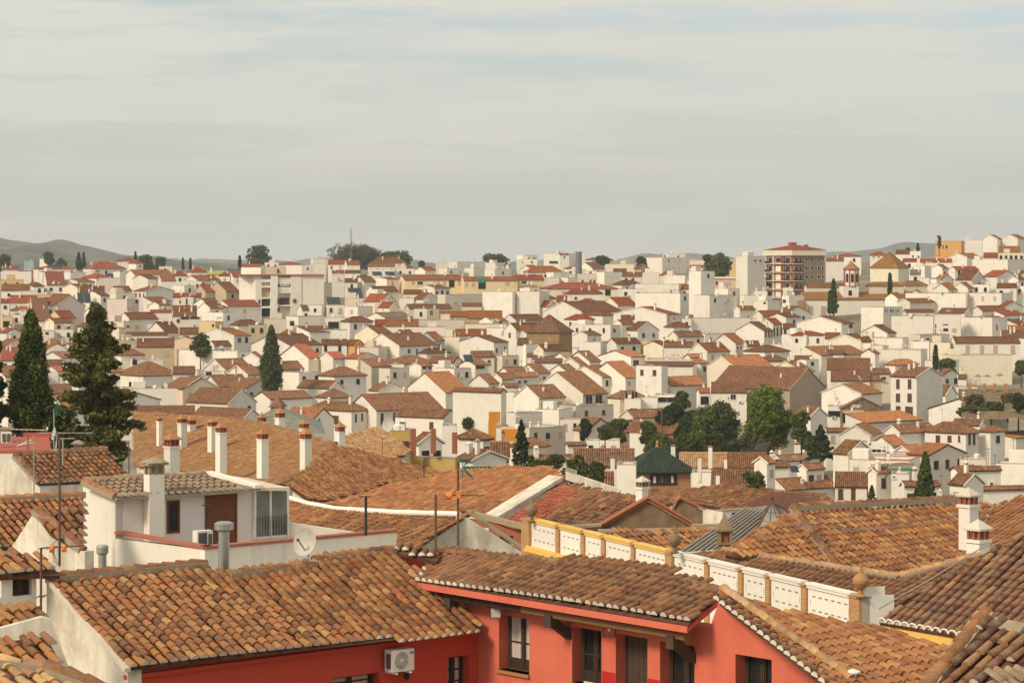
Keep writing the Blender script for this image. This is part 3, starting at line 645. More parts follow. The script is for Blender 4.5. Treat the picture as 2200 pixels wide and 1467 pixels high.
DATA = '''
A1 300 305 430 362 300 f grey bluegray
A1 505 600 695 335 300 f - cream W600:370:670:405
A1 30 32 225 465 425 g red white
A1 280 285 415 485 400 f - redpaint
A1 430 490 980 460 415 h red white wR4
A1 1060 1200 1610 455 375 h red white wR4 c3
A1 1480 1500 1760 360 325 h red white
A1 1640 1740 1830 388 340 h red white
A1 2020 2030 2200 430 400 f - white
A1 0 10 400 495 480 f - white
A1 500 615 810 505 400 f - white
A1 810 900 1100 505 400 f - gray
A1 1100 1200 1270 500 400 f - gray
A1 1440 1530 1710 495 400 f - white
A1 1610 1715 2200 525 475 g orange white
A1 1040 1230 1420 575 525 h red white
A1 1240 1265 1535 578 500 f - beige
A1 1690 1890 2030 585 535 g brown white
A1 2010 2060 2250 610 550 g orange white
A1 0 5 300 600 590 f - yellow
A1 0 20 380 735 655 s brown white
A1 370 430 560 680 620 h brown white wR1
A1 250 255 480 745 700 f - white
A1 540 600 840 665 610 g red white
A1 585 590 785 662 600 f - white
A1 790 990 1215 622 592 g red white
A1 1010 1020 1330 760 652 g brown gray
A1 480 680 1090 930 775 G brown pink wL1
A1 115 130 470 885 780 g red gray wR2
A1 0 5 120 888 845 g red gray
A1 470 480 690 790 760 f - yellow wR1
A1 1080 1285 1400 800 740 g brown white
A1 1280 1285 1400 790 700 f - white
A1 1710 1865 2230 740 685 G red gray wL3
A1 1380 1480 1720 770 700 f - cream wR1
A1 1370 1620 1775 850 700 f - pink W1730:860:1760:895
A1 1255 1480 1910 905 700 f - white b700 c0
A1 1910 2030 2185 922 885 g brown white wR1
A1 1915 1920 2200 1010 985 g red white
A1 130 135 460 985 945 h orange white
A1 540 545 740 945 900 f - cream
A1 800 990 1200 700 655 g brown cream
A2 190 250 450 500 440 h red white
A2 440 445 660 530 485 s lime_roof white
A2 590 600 740 545 480 h red white
A2 0 5 190 545 490 h red white
A2 150 330 620 605 545 g orange white
A2 290 425 690 745 665 g red tan c1
A2 390 445 560 600 565 g red white
A2 450 690 862 750 630 g brown tan
A2 0 155 290 675 600 f - white
A2 150 160 370 620 600 f - white
A2 0 10 370 820 772 g red white
A2 100 110 270 825 800 f - white W175:840:195:915
A2 270 470 640 910 840 g brown white
A2 0 5 310 1010 920 g brown white
A2 330 480 650 960 890 g brown white
A2 710 855 862 900 700 f - white
A2 720 780 880 560 500 g red white
A2 880 1130 1190 430 400 G red white
A2 1180 1190 1450 435 400 f - peach W1340:465:1370:515
A2 1450 1660 1800 415 400 f - white
A2 1650 1655 1800 415 400 f - pink
A2 1770 1805 1970 335 300 f - gray
A2 1985 1990 2200 400 340 g red white
A2 2030 2040 2200 540 500 f - gray
A2 2030 2040 2200 510 480 g red white
A2 1730 1750 1960 400 370 f - white
A2 1350 1360 1650 405 375 h red white
A2 1600 1660 1750 985 925 g brown white
A2 1750 1910 1970 925 900 f - white
A2 1950 1980 2200 925 890 f - white
A2 1170 1180 1360 380 360 f - white wR2
A3 0 30 200 405 355 g orange white
A3 300 320 790 385 312 h brown cream c2
A3 280 300 640 430 400 g orange white wR4
A3 700 710 900 455 410 h red white wR3
A3 645 650 905 460 430 f - gray
A3 905 1030 1170 475 435 g red white
A3 300 305 640 465 430 f - white
A3 1320 1440 1820 372 335 f - white
A3 1820 1830 2100 338 300 f - white
A3 1160 1165 1330 390 350 f - cream
A3 1210 1310 1530 455 400 f - white
A3 1530 1650 1800 452 400 f - white
A3 1790 1920 2130 465 430 f - white wR1
A3 1800 1930 2060 382 350 f - white W2035:405:2050:430
A3 0 5 200 510 480 g brown white
A3 130 250 400 620 540 g brown white
A3 340 540 700 592 568 g brown white
A3 0 5 165 625 585 g brown gray
A3 280 380 690 745 640 g brown white
A3 240 490 660 875 742 G red cream
A3 300 480 790 780 750 f - white
A3 740 750 1050 775 730 g brown cream
A3 880 1010 1200 845 770 G brown gray
A3 930 1150 1350 705 670 g brown white wR3
A3 1190 1290 1760 790 735 f - beige b960
A3 1765 2145 2210 755 700 f - white b1000 c0
A3 430 580 700 950 872 G red cream
A3 680 700 890 835 800 f - white
A3 770 830 1370 965 915 g brown beige
A3 0 170 350 945 900 f - gray
A3 380 390 530 915 870 f - cream
A3 850 870 1060 905 870 f - white wR4
A3 1490 1495 1750 930 900 g brown beige
A3 0 5 280 840 800 f - cream
A3 690 770 1520 602 538 g orange lightyellow th9 c1 W930:620:1005:665:w W1335:610:1405:695:g W1185:620:1215:665:t W1260:620:1300:665:t W1445:615:1495:670:t W860:620:900:660:t
A3 1505 1525 2210 608 565 g red lightyellow th9 c1 W1545:640:1575:680:t W1625:640:1665:680:t W1710:620:1805:715:g W2060:630:2110:670:t
A4 0 90 275 285 260 f - white W130:315:155:335 W215:315:235:335
A4 345 545 745 265 240 f - white W565:305:580:325 W605:305:635:335
A4 505 550 670 282 262 g red white
A4 830 835 885 265 250 f - white
A4 880 960 1235 345 320 h brown cream
A4 0 5 260 340 300 f - white
A4 100 150 600 500 405 h orange white c1
A4 610 760 960 455 415 h brown white
A4 770 970 1125 455 378 g brown white
A4 50 190 295 465 415 g red white W82:480:112:530:t
A4 630 640 1020 490 460 f - white W675:490:700:520 W935:490:955:520
A4 760 770 1020 525 500 f - beige W830:600:855:635 W935:600:955:635 W980:600:1005:635
A4 1020 1120 1335 502 470 f - white
A4 1225 1235 1400 490 460 g brown white
A4 1500 1590 1700 460 405 G brown tan
A4 1125 1130 1500 402 380 f - cream
A4 1335 1340 1600 552 505 g brown gray W1380:575:1420:670:w W1465:575:1505:670:w
A4 1555 1560 1820 508 480 f - white
A4 1655 1860 2170 318 290 f - white
A4 1870 1940 2150 270 240 f - white W1885:285:1905:310 W2055:290:2075:310
A4 1880 2150 2220 545 500 f - white
A4 370 380 545 575 540 f - pink
A4 540 655 780 575 550 f - white W582:620:598:642
A4 -10 0 350 600 540 g red lightyellow th9 W60:615:130:655:w
A4 300 400 1290 712 638 h red cream th10 W1130:725:1200:800 W580:745:625:785:t
A4 620 650 1100 772 725 h red white W740:820:770:850
A4 40 200 290 692 665 h grey white
A4 0 290 305 752 700 f - white b1000
A4 140 390 520 940 835 G red white W185:965:220:1010:t W275:965:310:1010:t
A4 500 510 640 880 800 s red white
A4 350 830 1360 1010 880 g brown white c0
A4 1080 1290 1540 922 812 g red cream
A4 1515 2070 2110 655 600 f - white b780
A4 1515 2090 2200 775 700 f - white b1000 c0
A4 1810 2110 2180 790 760 f - cream
A4 1290 1300 1650 720 640 f - gray
A4 2060 2070 2230 715 650 g orange white
A4 380 470 680 505 460 f - white
A5 0 5 220 350 320 f - cream
A5 0 155 240 485 450 f - white
A5 0 10 420 440 415 g red white
A5 240 260 610 585 570 g peach peach
A5 515 520 600 350 330 f - yellow
A5 600 750 965 300 280 f - white b740 c0 W835:345:855:365 W900:345:925:365
A5 640 650 865 272 250 f - white
A5 1740 1750 1975 355 320 g orange gray
A5 850 890 985 565 520 g pink pink
A5 0 155 330 492 450 f - white b800 c0
A5 330 500 650 715 690 f - white b860
A5 60 265 570 800 760 f - white b1040 c0
A5 575 650 850 975 912 g orange white
A5 830 1005 1165 870 840 f - white W955:885:985:905
A5 820 830 1000 745 700 f - white
A5 1195 1200 1330 700 660 f - white
A5 1190 1280 1475 800 740 f - white W1200:855:1240:890
A5 650 700 860 800 770 f - white
A5 0 5 170 700 650 g orange white
A5 1850 1860 2200 300 270 h red white
A6 100 120 340 300 258 h orange cream W160:320:180:335 W230:320:250:335
A6 1005 1355 1370 112 90 f - orangewall W1040:175:1070:210 W1100:175:1115:215 W1140:175:1165:210 c0
A6 1365 1370 1640 102 90 f - gray c0
A6 1640 1840 1912 80 28 g red white
A6 1905 2115 2230 75 26 g red white
A6 640 650 805 250 230 f - white W690:305:710:330 W765:312:785:335
A6 460 470 650 280 235 g brown white
A6 550 560 750 385 350 g red white
A6 790 795 1225 392 355 g red white c2
A6 1190 1430 1640 330 278 g orange white
A6 1500 1980 2240 362 330 f - white c0
A6 1640 1650 1840 330 268 g red white
A6 1850 1860 2140 252 180 g orange yellow
A6 1840 1850 2200 275 250 f - cream wR5
A6 710 860 950 450 420 f - white
A6 950 1095 1180 475 430 g orange white W1120:525:1138:600
A6 1180 1270 1590 497 437 g red white W1310:510:1335:600
A6 650 660 800 555 500 g grey gray
A6 1280 1500 1680 632 520 G brown pink
A6 1640 1840 2110 588 510 G red gray
A6 980 1180 1300 757 680 g orange white wR1
A6 1230 1440 1530 745 672 g orange white wR1
A6 600 870 910 850 775 g yellow white
A6 600 1415 1425 818 780 f - white b950 c0
A6 1415 1895 2050 818 790 f - white b960 wL3 wkt c0
A6 325 490 580 872 795 g orange white
A6 490 660 1000 935 890 g orange beige
A6 800 920 1165 612 580 f - white
A6 1990 2120 2230 630 588 g brown white
A6 1820 1830 2100 735 685 g brown white
A6 910 1100 1230 690 660 f - white
A6 1490 1500 1730 700 640 f - white wR2
A6 2050 2060 2230 720 690 f - white
B1 0 30 155 240 210 f - yellow W40:295:120:370
B1 150 155 260 215 190 f - white
B1 360 430 640 292 188 g brown white
B1 620 765 965 252 165 g red yellow
B1 0 85 270 440 385 G red gray
B1 470 480 690 420 400 f - white W500:435:545:462 W580:435:620:462
B1 680 690 930 402 380 f - white
B1 570 690 930 312 262 g brown cream
B1 490 560 895 662 575 G orange gray
B1 0 5 235 790 560 s red white
B1 545 560 790 862 790 g brown white
B1 560 740 925 932 868 g red white
B1 620 640 880 1180 1105 g brown white
B1 530 540 740 950 930 f - gray
B1 1230 1520 1535 388 360 f - cream
B1 1370 1580 1805 308 290 f - cream
B1 1870 2120 2320 440 285 g brown white
B1 1400 1410 1740 545 500 f - tan
B1 1740 1750 2220 618 520 g brown tan W1755:700:1830:740:t W2090:680:2160:740:t
B1 1600 1605 2140 470 440 g brown white
B1 1480 1830 2300 988 812 h brown white W1650:1070:1680:1130 W1755:1080:1790:1140 c0
B1 1370 1400 1570 945 890 g orange gray
B1 1650 1700 2080 790 760 f - gray W1690:790:1750:850
B1 1870 1880 2140 330 300 f - white
B2 0 5 310 225 90 g brown white c3
B2 90 100 370 248 220 f - gray W110:240:215:270 W230:240:345:265
B2 360 550 655 303 280 f - yellow W510:335:535:365
B2 430 650 795 188 150 f - white
B2 380 640 650 115 88 g brown white
B2 80 90 330 455 372 g brown white
B2 0 285 345 545 492 g brown peach
B2 330 790 1010 478 388 g orange white W830:505:880:575:w W932:500:965:570
B2 960 970 1205 345 310 f - tan
B2 1165 1175 1450 267 240 f - beige
B2 1450 1610 1960 238 200 f - white copecoping W1505:295:1560:350
B2 1940 1950 2230 250 220 f - white W1990:305:2130:385
B2 1840 1850 2230 410 380 f - white
B2 1010 1510 1920 605 465 g brown white c2
B2 1900 1910 2230 592 530 g brown white W1940:605:1980:680 W2120:610:2160:680
B2 1360 1740 1900 760 595 g red white
B2 1870 2055 2230 768 693 g red white
B2 60 830 1000 682 650 f - white
B2 840 1165 1230 805 668 g brown white
B2 390 690 1050 935 782 g brown white
B2 685 965 1150 978 858 g brown cream
B2 0 5 285 962 875 g brown gray
B2 290 330 680 935 900 f - gray W430:945:500:980
B2 0 140 590 1155 1005 G brown cream
B2 380 600 1000 1125 985 g brown gray
B2 640 940 1345 1150 1035 G brown gray
B2 1390 1620 1910 955 920 f - white
B2 1600 2020 2190 1148 1020 G brown white W1655:1170:1675:1189
B2 990 1000 1150 952 880 g brown white
B2 1350 1360 1600 470 400 h orange white
B2 1780 1870 1900 800 770 f - tan
B3 0 135 250 595 520 G brown orangewall
B3 170 435 438 632 600 f - beige c0
B3 0 175 182 770 700 G red cream
B3 130 440 640 472 358 g brown cream
B3 250 700 1200 612 458 g brown white c1 W805:650:845:712:w W910:650:940:735:w W1005:645:1040:730:w
B3 640 760 900 465 410 g brown white
B3 940 1160 1280 535 400 g orange bluegray
B3 500 520 940 355 272 g orange white c2
B3 380 390 550 335 278 g red white
B3 900 915 1530 282 260 f - beige
B3 540 560 1290 372 350 f - white
B3 290 515 870 245 188 g grey white wR6
B3 880 890 1060 140 120 f - white
B3 1055 1065 1210 142 120 f - tan W1090:155:1130:230:w
B3 0 170 360 112 90 f - white
B3 1230 1240 1560 232 168 g orange tan
B3 1560 1570 2010 252 165 g orange tan
B3 1720 1890 2080 290 238 g orange white W1975:305:2015:325
B3 1400 1420 1810 475 400 g orange white c3
B3 1200 1470 1475 500 455 f - cream
B3 1470 1910 2095 562 482 g brown white W1935:640:1955:695 W2040:620:2050:700
B3 1810 2085 2150 385 360 f - white W2010:420:2060:475:t
B3 1530 1540 2065 335 300 f - cream
B3 1060 1385 1520 825 720 G brown white
B3 1470 1670 1840 852 788 g brown white W1680:870:1790:900
B3 1600 1640 1915 745 680 g brown cream
B3 1780 2015 2230 742 698 f - cream
B3 830 980 1120 872 832 g brown white W1000:880:1040:905 W1070:880:1110:905
B3 440 580 830 905 870 f - beige c0
B3 1600 1840 1975 1085 940 g brown white
B3 1860 2010 2160 1035 930 g brown white
B3 1910 2160 2400 1005 850 g brown gray
B3 2000 2060 2250 1130 1090 g brown white
B3 1150 1400 1620 905 880 f - white
B3 440 450 760 845 810 f - white
B4 0 10 160 402 350 g orange white
B4 0 5 130 590 425 g dark white c0
B4 120 135 470 745 700 s dark white D648 c0 x
B4 455 640 755 770 652 g brown white D645 c0 x
B4 700 710 790 640 600 f - white D640 x c0
B4 620 865 990 272 212 h red white W1:1:1:1
B4 840 1100 1225 218 162 h brown white
B4 690 1200 1415 348 320 f - white c0
B4 1235 1915 2095 208 115 g red white rows2 W1930:240:1955:300:t W2000:240:2025:300:t W2070:380:2110:440
B4 1410 1545 1815 408 305 G brown white
B4 1320 1330 1500 272 220 g brown white
B4 1230 1340 1510 332 282 g brown white
B4 2090 2110 2230 265 230 f - gray
B4 1560 1730 1850 553 535 f - yellow W1625:600:1665:635
B4 1620 1870 2110 610 550 g brown cream c2
B4 850 1070 1085 565 530 f - white
B4 1050 1460 1640 748 668 g orange white W1485:790:1560:870:w
B4 0 120 265 595 560 f - white
B4 460 640 760 775 650 g grey white
B4 640 935 1070 805 675 g brown white
B4 570 800 895 852 760 g brown white
B4 430 640 775 930 850 g brown white
B4 180 190 580 820 772 g brown white
B4 -80 0 268 1000 808 g orange gray W20:1060:50:1085 W95:1055:130:1080
B4 20 270 425 955 790 g brown white
B4 630 1090 1325 1008 870 g brown white
B4 920 1390 1600 1012 800 g orange white c0
B4 1525 1850 1930 872 840 f - white b1200 c0
B4 1630 1640 2250 862 812 g brown white
B4 1640 1660 2250 785 760 f - white
B4 1870 1880 2250 620 560 g brown white c2
B4 1190 1260 1400 680 640 f - white
B4 730 900 1080 470 430 g brown white
B5 -30 0 905 258 230 f - white c0
B5 890 1075 1205 338 240 g red white W1080:380:1098:490:b W1122:375:1142:485:b W1170:370:1188:480:b
B5 600 960 1080 418 308 g brown white W975:430:990:500:b W1012:430:1028:500:b W1045:430:1060:500:b
B5 1030 1240 1430 242 195 g brown white
B5 1190 1200 1345 385 328 g brown gray W1215:400:1245:460 W1285:400:1315:460
B5 1380 1950 2110 325 235 g brown white W2045:335:2065:380 W2070:335:2090:380 c0
B5 1185 1500 1725 472 440 f - white c0 W1590:595:1645:650:t
B5 1300 1310 1720 470 425 h red white c1
B5 1790 2190 2350 545 462 g brown cream c2
B5 1730 1740 1930 510 445 g brown white
B5 300 600 735 575 425 g orange white W615:620:630:650 W660:620:672:650 W700:620:712:650
B5 690 740 910 605 488 g brown gray
B5 0 230 525 682 540 g orange white c2
B5 -60 20 165 755 690 g orange white
B5 20 150 245 825 760 h orange white
B5 710 970 1285 682 605 h brown white
B5 230 590 1070 882 738 g orange cream
B5 860 880 1255 800 732 h brown white
B5 285 1290 1740 1165 895 G brown stucco b1240 th52 c1
B5 1020 1440 1600 935 805 g brown cream
B5 1400 1500 1660 792 770 f - white W1560:815:1595:860
B5 1740 1750 1975 712 660 g brown white
B5 1750 1765 2310 905 770 g brown white
B5 1800 1815 2310 1048 925 g brown cream W2110:1080:2170:1130:b
B5 1340 1350 1560 782 738 g brown white
B5 500 660 960 760 735 f - white
B5 1000 1010 1190 590 550 f - white
B6 0 300 560 125 100 f - white W310:145:335:200:w W345:145:365:200:w W385:145:410:195:w W415:145:440:195:w W460:145:480:195:w W490:145:512:195:w c0
B6 570 600 985 182 130 g brown white
B6 1040 1400 1510 198 142 G brown white W1120:215:1180:270:t W1285:215:1310:270:t
B6 410 975 985 248 220 f - white b400 c0
B6 975 990 1345 225 200 f - white b500 W1110:410:1175:445 W1100:500:1180:555 W1230:410:1290:460:t W1230:500:1280:555:t W1110:355:1175:360 W1000:350:1015:395 W1000:420:1012:470 c0
B6 1345 1770 1975 268 240 f - white b480 c0 W1820:355:1845:440:w
B6 1500 1780 1975 345 250 G brown gray
B6 0 355 475 468 365 g brown white
B6 0 560 568 545 500 f - white c0
B6 -20 808 815 705 680 f - white c0
B6 670 918 925 588 560 f - white c0
B6 930 1195 1245 602 570 f - cream c0
B6 1200 1270 2150 602 528 g brown white th4 W1410:640:1465:750:p W1605:640:1660:750:p W1785:640:1845:750:p W2020:640:2078:750:p
B6 1190 1210 2040 775 750 f - cream th4 c0
B6 1880 1890 2350 525 440 g dark white c2
B6 1970 1980 2350 435 375 g orange white
B6 -60 10 140 582 522 g brown cream W20:610:50:680:t W70:605:100:670:t
B6 100 290 372 645 610 f - cream
B6 0 190 245 748 685 g brown white
B6 -20 40 400 1012 890 g brown cream W275:1065:335:1135:b
B6 400 750 1105 1062 940 G brown white W475:1100:522:1220:b W632:1100:680:1220:b W472:1289:527:1399:b W629:1289:684:1399:b W472:1458:534:1609:b W597:1465:700:1615:b b1500
B6 1000 1110 1330 1035 962 G brown gray
B6 1290 1310 1420 1082 1035 g brown gray
B6 -60 0 270 1105 980 g brown yellow
C1 430 450 620 180 100 g brown white
C1 990 1000 1570 140 120 f - gray
C1 1400 1570 1880 138 52 G brown peach
C1 1600 1960 2200 262 100 G brown gray
C1 1040 1050 1670 352 290 g brown white
C1 1640 2085 2250 398 248 G brown gray W1730:410:1755:455 W1900:415:1925:455
C2 -20 10 180 92 48 G brown gray
C2 450 820 960 325 228 h brown white W660:370:710:440:b W850:360:865:425:b W905:352:918:415:b
C2 790 1035 1600 322 190 g brown white W1070:350:1095:445:b W1178:345:1198:420:b
C2 1195 1610 1730 385 270 G brown white W1235:425:1285:485:b W1490:425:1525:485:b
C2 1690 2105 2150 165 90 G brown white b480 c0
C2 1270 1630 1840 168 -15 g orange white c0
C2 1050 1065 1165 140 100 f - cream
C2 1740 1950 2012 548 475 p brown white D245
C2 2000 2010 2165 745 560 g brown white D250
C2 1725 1860 2150 745 672 G brown white D235
C2 230 490 670 402 288 G orange white W535:400:548:460
C2 1590 1600 1720 455 430 f - gray
C2 1160 1165 1320 505 480 f - ochre D262
C2 1340 1400 1600 600 490 G brown white D258
C3 -200 150 460 480 400 f - beige
C3 150 608 822 185 -2 g brown white W628:195:690:320:w W715:190:775:320:w W635:365:690:420 W715:340:768:460:w c0
C3 20 230 458 215 82 g brown white W250:255:300:310:t W345:250:365:310 W385:250:430:310:t
C3 -60 20 230 170 100 f - white W78:282:110:395:b
C3 200 402 415 320 300 f - white c0
C3 405 412 597 402 380 f - white W445:440:475:500:t W525:435:553:498 copecoping c0
C3 955 965 1105 225 200 f - white W1010:305:1075:360:w W975:170:990:215 W1030:165:1048:218 W1058:165:1078:215 c0
C3 1100 1105 1245 215 190 f - white W1110:330:1145:380:w W1165:315:1225:380:w c0
C3 1225 1230 1425 190 160 f - white W1250:210:1410:260:w c0
C3 1100 1110 1230 100 70 f - cream
C3 1360 1520 1590 -60 -90 f - white W1500:170:1565:275:b c0
C3 1585 1610 1705 165 90 g red white W1620:205:1690:270
C3 1700 1710 2015 165 82 g brown white W1875:185:1925:235:w W1850:208:1868:232:w
C3 2010 2020 2200 125 60 g brown white
C3 800 1060 1285 435 390 f - brownstone
C3 980 1385 1505 520 432 G brown brownstone
C3 120 140 522 745 578 g dark white D310
C3 515 530 1045 792 658 g dark white D300
C3 600 615 862 1005 788 g brown white D250
C3 620 630 925 580 560 f - white
C3 885 900 1062 792 770 f - white D285 x c0
C3 1010 1200 1280 530 500 f - white
C3 1430 1440 1842 802 682 g yellow white D330 c0 x
C3 1750 1765 2180 805 675 g brown white D345 c0 x
C3 1700 1715 2065 965 800 g brown white D285 c0 x
C3 1530 1545 1735 855 830 f - white D300 c0 x
C3 1730 1940 2150 530 500 f - gray
C3 2080 2190 2260 770 690 g brown white D330
C3 460 480 640 620 600 g brown white
C4 30 105 312 752 662 g dark white W275:765:290:805
C4 -40 0 180 800 740 g brown white
C4 -20 140 580 1000 862 g brown white D340 W460:1030:495:1065:w
C4 560 575 982 968 822 g brown white D345 W602:1000:645:1085:b W712:995:752:1125:d W850:990:880:1060:b c0
C4 860 930 1055 855 795 g brown white
C4 1045 1058 1210 870 850 f - white W1065:885:1100:912:w W1005:872:1030:898
C4 230 365 510 372 282 G brown white
C4 505 515 640 290 270 f - white W515:330:620:375
C4 640 645 820 335 320 f - gray W640:345:815:430
C4 460 800 978 182 100 g brown white
C4 620 640 980 302 215 G brown brownstone c0
C4 520 530 880 152 120 f - lilac
C4 560 690 905 692 525 G brown white c0
C4 840 850 1210 700 620 f - white W975:660:1015:688:w W890:655:975:690:w c0
C4 480 500 745 500 430 g brown white
C4 620 880 892 535 450 g brown white
C4 880 1070 1185 622 505 g orange white c0
C4 1100 1200 1330 672 598 g orange white c0
C4 1200 1385 1700 708 618 G orange beige c0
C4 1345 1700 1815 515 392 h brown white W1440:540:1480:615:b W1542:542:1578:595:b W1635:540:1650:595:b W1720:530:1740:615:b W1760:525:1778:615:b c0
C4 1580 1820 1872 448 345 G brown white
C4 1815 1910 2035 502 430 h brown white
C4 1380 1900 2065 328 225 g brown white
C4 1580 1790 1970 262 205 G brown white
C4 1280 1525 1625 190 92 G brown white W1300:215:1340:300:t W1405:220:1440:285:b W1298:335:1350:410:b
C4 1600 1612 1797 125 100 f - gray c0
C4 1775 2130 2400 560 530 g orange white D470 c0
C4 700 1210 1225 760 730 f - white
C4 1060 1070 1310 1102 1000 g brown white D330
C4 1400 1420 1745 1085 900 g brown white D330
C4 1560 1690 1850 955 840 G brown white
C4 1570 1625 1790 835 775 g brown white
C4 1850 1862 2095 852 830 f - white c0 D360
C4 1140 1170 1470 965 900 g brown white
C4 2095 2105 2320 865 840 f - redpaint D350 c0
C4 1630 1645 1870 742 700 f - gray
C4 1940 1955 2350 780 740 f - white
C4 250 330 480 825 770 g brown white
C4 880 960 1260 800 770 f - peach
C4 1740 1760 2000 830 780 g brown white
C4 1700 1720 2250 1000 930 g brown white D330
'''
def run_data():
    for ln in DATA.strip().splitlines():
        t = ln.split(); ox, oy, k = TILES[t[0]]
        xl, xc, xr = [ox+float(v)/k for v in t[1:4]]; ye, yr = [oy+float(v)/k for v in t[4:6]]
        kd, roof, wall = t[6:9]; kw = {}; Ws = []
        if roof == '-': roof = 'brown'
        if roof in ('peach', 'pink'): roof = 'wall_'+roof
        if wall in ('bluegray', 'brownstone'): pass
        if wall == 'redpaint': wall = 'redpaint'
        for o in t[9:]:
            if o[0] == 'W':
                q = o[1:].split(':'); x0, y0, x1, y1 = map(float, q[:4])
                if x1 > x0 and y1 > y0: Ws.append((ox+x0/k, oy+y0/k, ox+x1/k, oy+y1/k, q[4] if len(q) > 4 else 'g'))
            elif o.startswith('wR'): kw['wR'] = int(o[2:])
            elif o.startswith('wL'): kw['wL'] = int(o[2:])
            elif o.startswith('wk'): kw['wk'] = o[2:]
            elif o.startswith('th'): kw['th'] = float(o[2:])
            elif o.startswith('rows'): kw['rows'] = int(o[4:])
            elif o.startswith('cope'): kw['cope'] = o[4:]
            elif o[0] == 'b': kw['b'] = oy+float(o[1:])/k
            elif o[0] == 'D': kw['D'] = float(o[1:])
            elif o[0] == 'c': kw['c'] = int(o[1:])
        if 'b' in kw: kw['H'] = 18
        if not Ws and 'wR' not in kw and 'wL' not in kw and 'x' not in t[9:]:
            rq = random.Random(int(xc*3+ye)); q = (xr-xc)
            if rq.random() < .55 and q > 14: kw['wR'] = 1+int(q/34) if q < 100 else 3; kw['wk'] = 'r'
            if rq.random() < .12 and xc-xl > 20 and kd != 'g': kw['wL'] = 1+int((xc-xl)/40); kw['wk'] = 'r'
        house(xl, xc, xr, ye, yr, kd, roof, wall, W=Ws, **kw)
# ------------------------------------------------------------------ foreground
Z = Vector((0, 0, 1)); DD = dirs()
def opening(house, pl, x0, y0, x1, y1, kind, lbl=None, reveal=.22, rev_mat='wall_coral', th=.5):
    """window or door set back in a wall plane; rectangle given by photo corners of the hole"""
    d = pl.d; A = pl.hit(x0, y0); 
    P0 = along(A, d, x0); P1 = along(A, d, x1); w = (P1-P0).length; dd = (P1-P0).normalized()
    zt = A.z; zb = pl.hit(x0, y1).z; n = pl.n
    return P0, dd, w, zt, zb, n
def casement(house, pl, x0, y0, x1, y1, door=False, bars=2, curtain=False, lbl=None, back=.18, white=False):
    P0, dd, w, zt, zb, n = opening(house, pl, x0, y0, x1, y1, None); h = zt-zb
    fm = 'frame_wood' if not white else 'white_metal'
    f = MB(); t = .07; o = P0-n*back; o = Vector((o.x, o.y, zb)); inn = -n*.06
    def bar(s0, s1, z0, z1, dep=.06, off=0, mb=None, m=0): (mb or f).obox(o+dd*s0+Z*z0-n*off, dd*(s1-s0), -n*dep, Z*(z1-z0), m)
    bar(0, t, 0, h); bar(w-t, w, 0, h); bar(t, w-t, h-t, h); bar(t, w-t, 0, t)
    if door:
        ob = f.obj('door', fm, house, label=lbl); lf = MB()
        nb = 5
        for i in range(nb):
            s0 = t+(w-2*t)*i/nb; bar(s0+.005, s0+(w-2*t)/nb-.005, 0, h-t, .05, .02, lf)
        for zz in [h-t-.25-i*.17 for i in range(int(h/.17)-1)]:
            for i in range(6):
                for s in ([t+.12+(w-2*t-.24)*i/5]): 
                    c = o+dd*s+Z*zz-n*.015; lf.box(c, (.022, .022, .022))
        l = MB.obj(lf, 'door_leaf', 'old_wood', ob); return ob
    bar(w/2-.05, w/2+.05, t, h-t, .08, -.01)
    for s in (t, w/2+.05): bar(s, s+.035, t, h-t, .05, .005); 
    for s in (w/2-.085, w-t-.035): bar(s, s+.035, t, h-t, .05, .005)
    for k in range(1, bars+1): bar(t, w-t, t+(h-2*t)*k/(bars+1)-.02, t+(h-2*t)*k/(bars+1)+.02, .05, .01)
    bar(t, w-t, t, t+h*.16, .04, .015)
    ob = f.obj('window', fm, house, label=lbl)
    for (a, b_) in ((t, w/2-.05), (w/2+.05, w-t)):
        g = MB(); bar(a, b_, t, h-t, .01, .045, g); g.obj('pane', 'glass', ob)
    if curtain:
        for q, (a, b_) in enumerate(((t+.02, w*.46), (w*.56, w*.9)) if not white else ((t+.02, w*.4),)):
            g = MB(); n_ = 9
            for i in range(n_): s = a+(b_-a)*i/n_; bar(s, s+(b_-a)/n_*.9, h*.2, h-t, .012, .028+.006*(i % 2), g)
            g.obj('curtain', 'curtain', ob)
    return ob
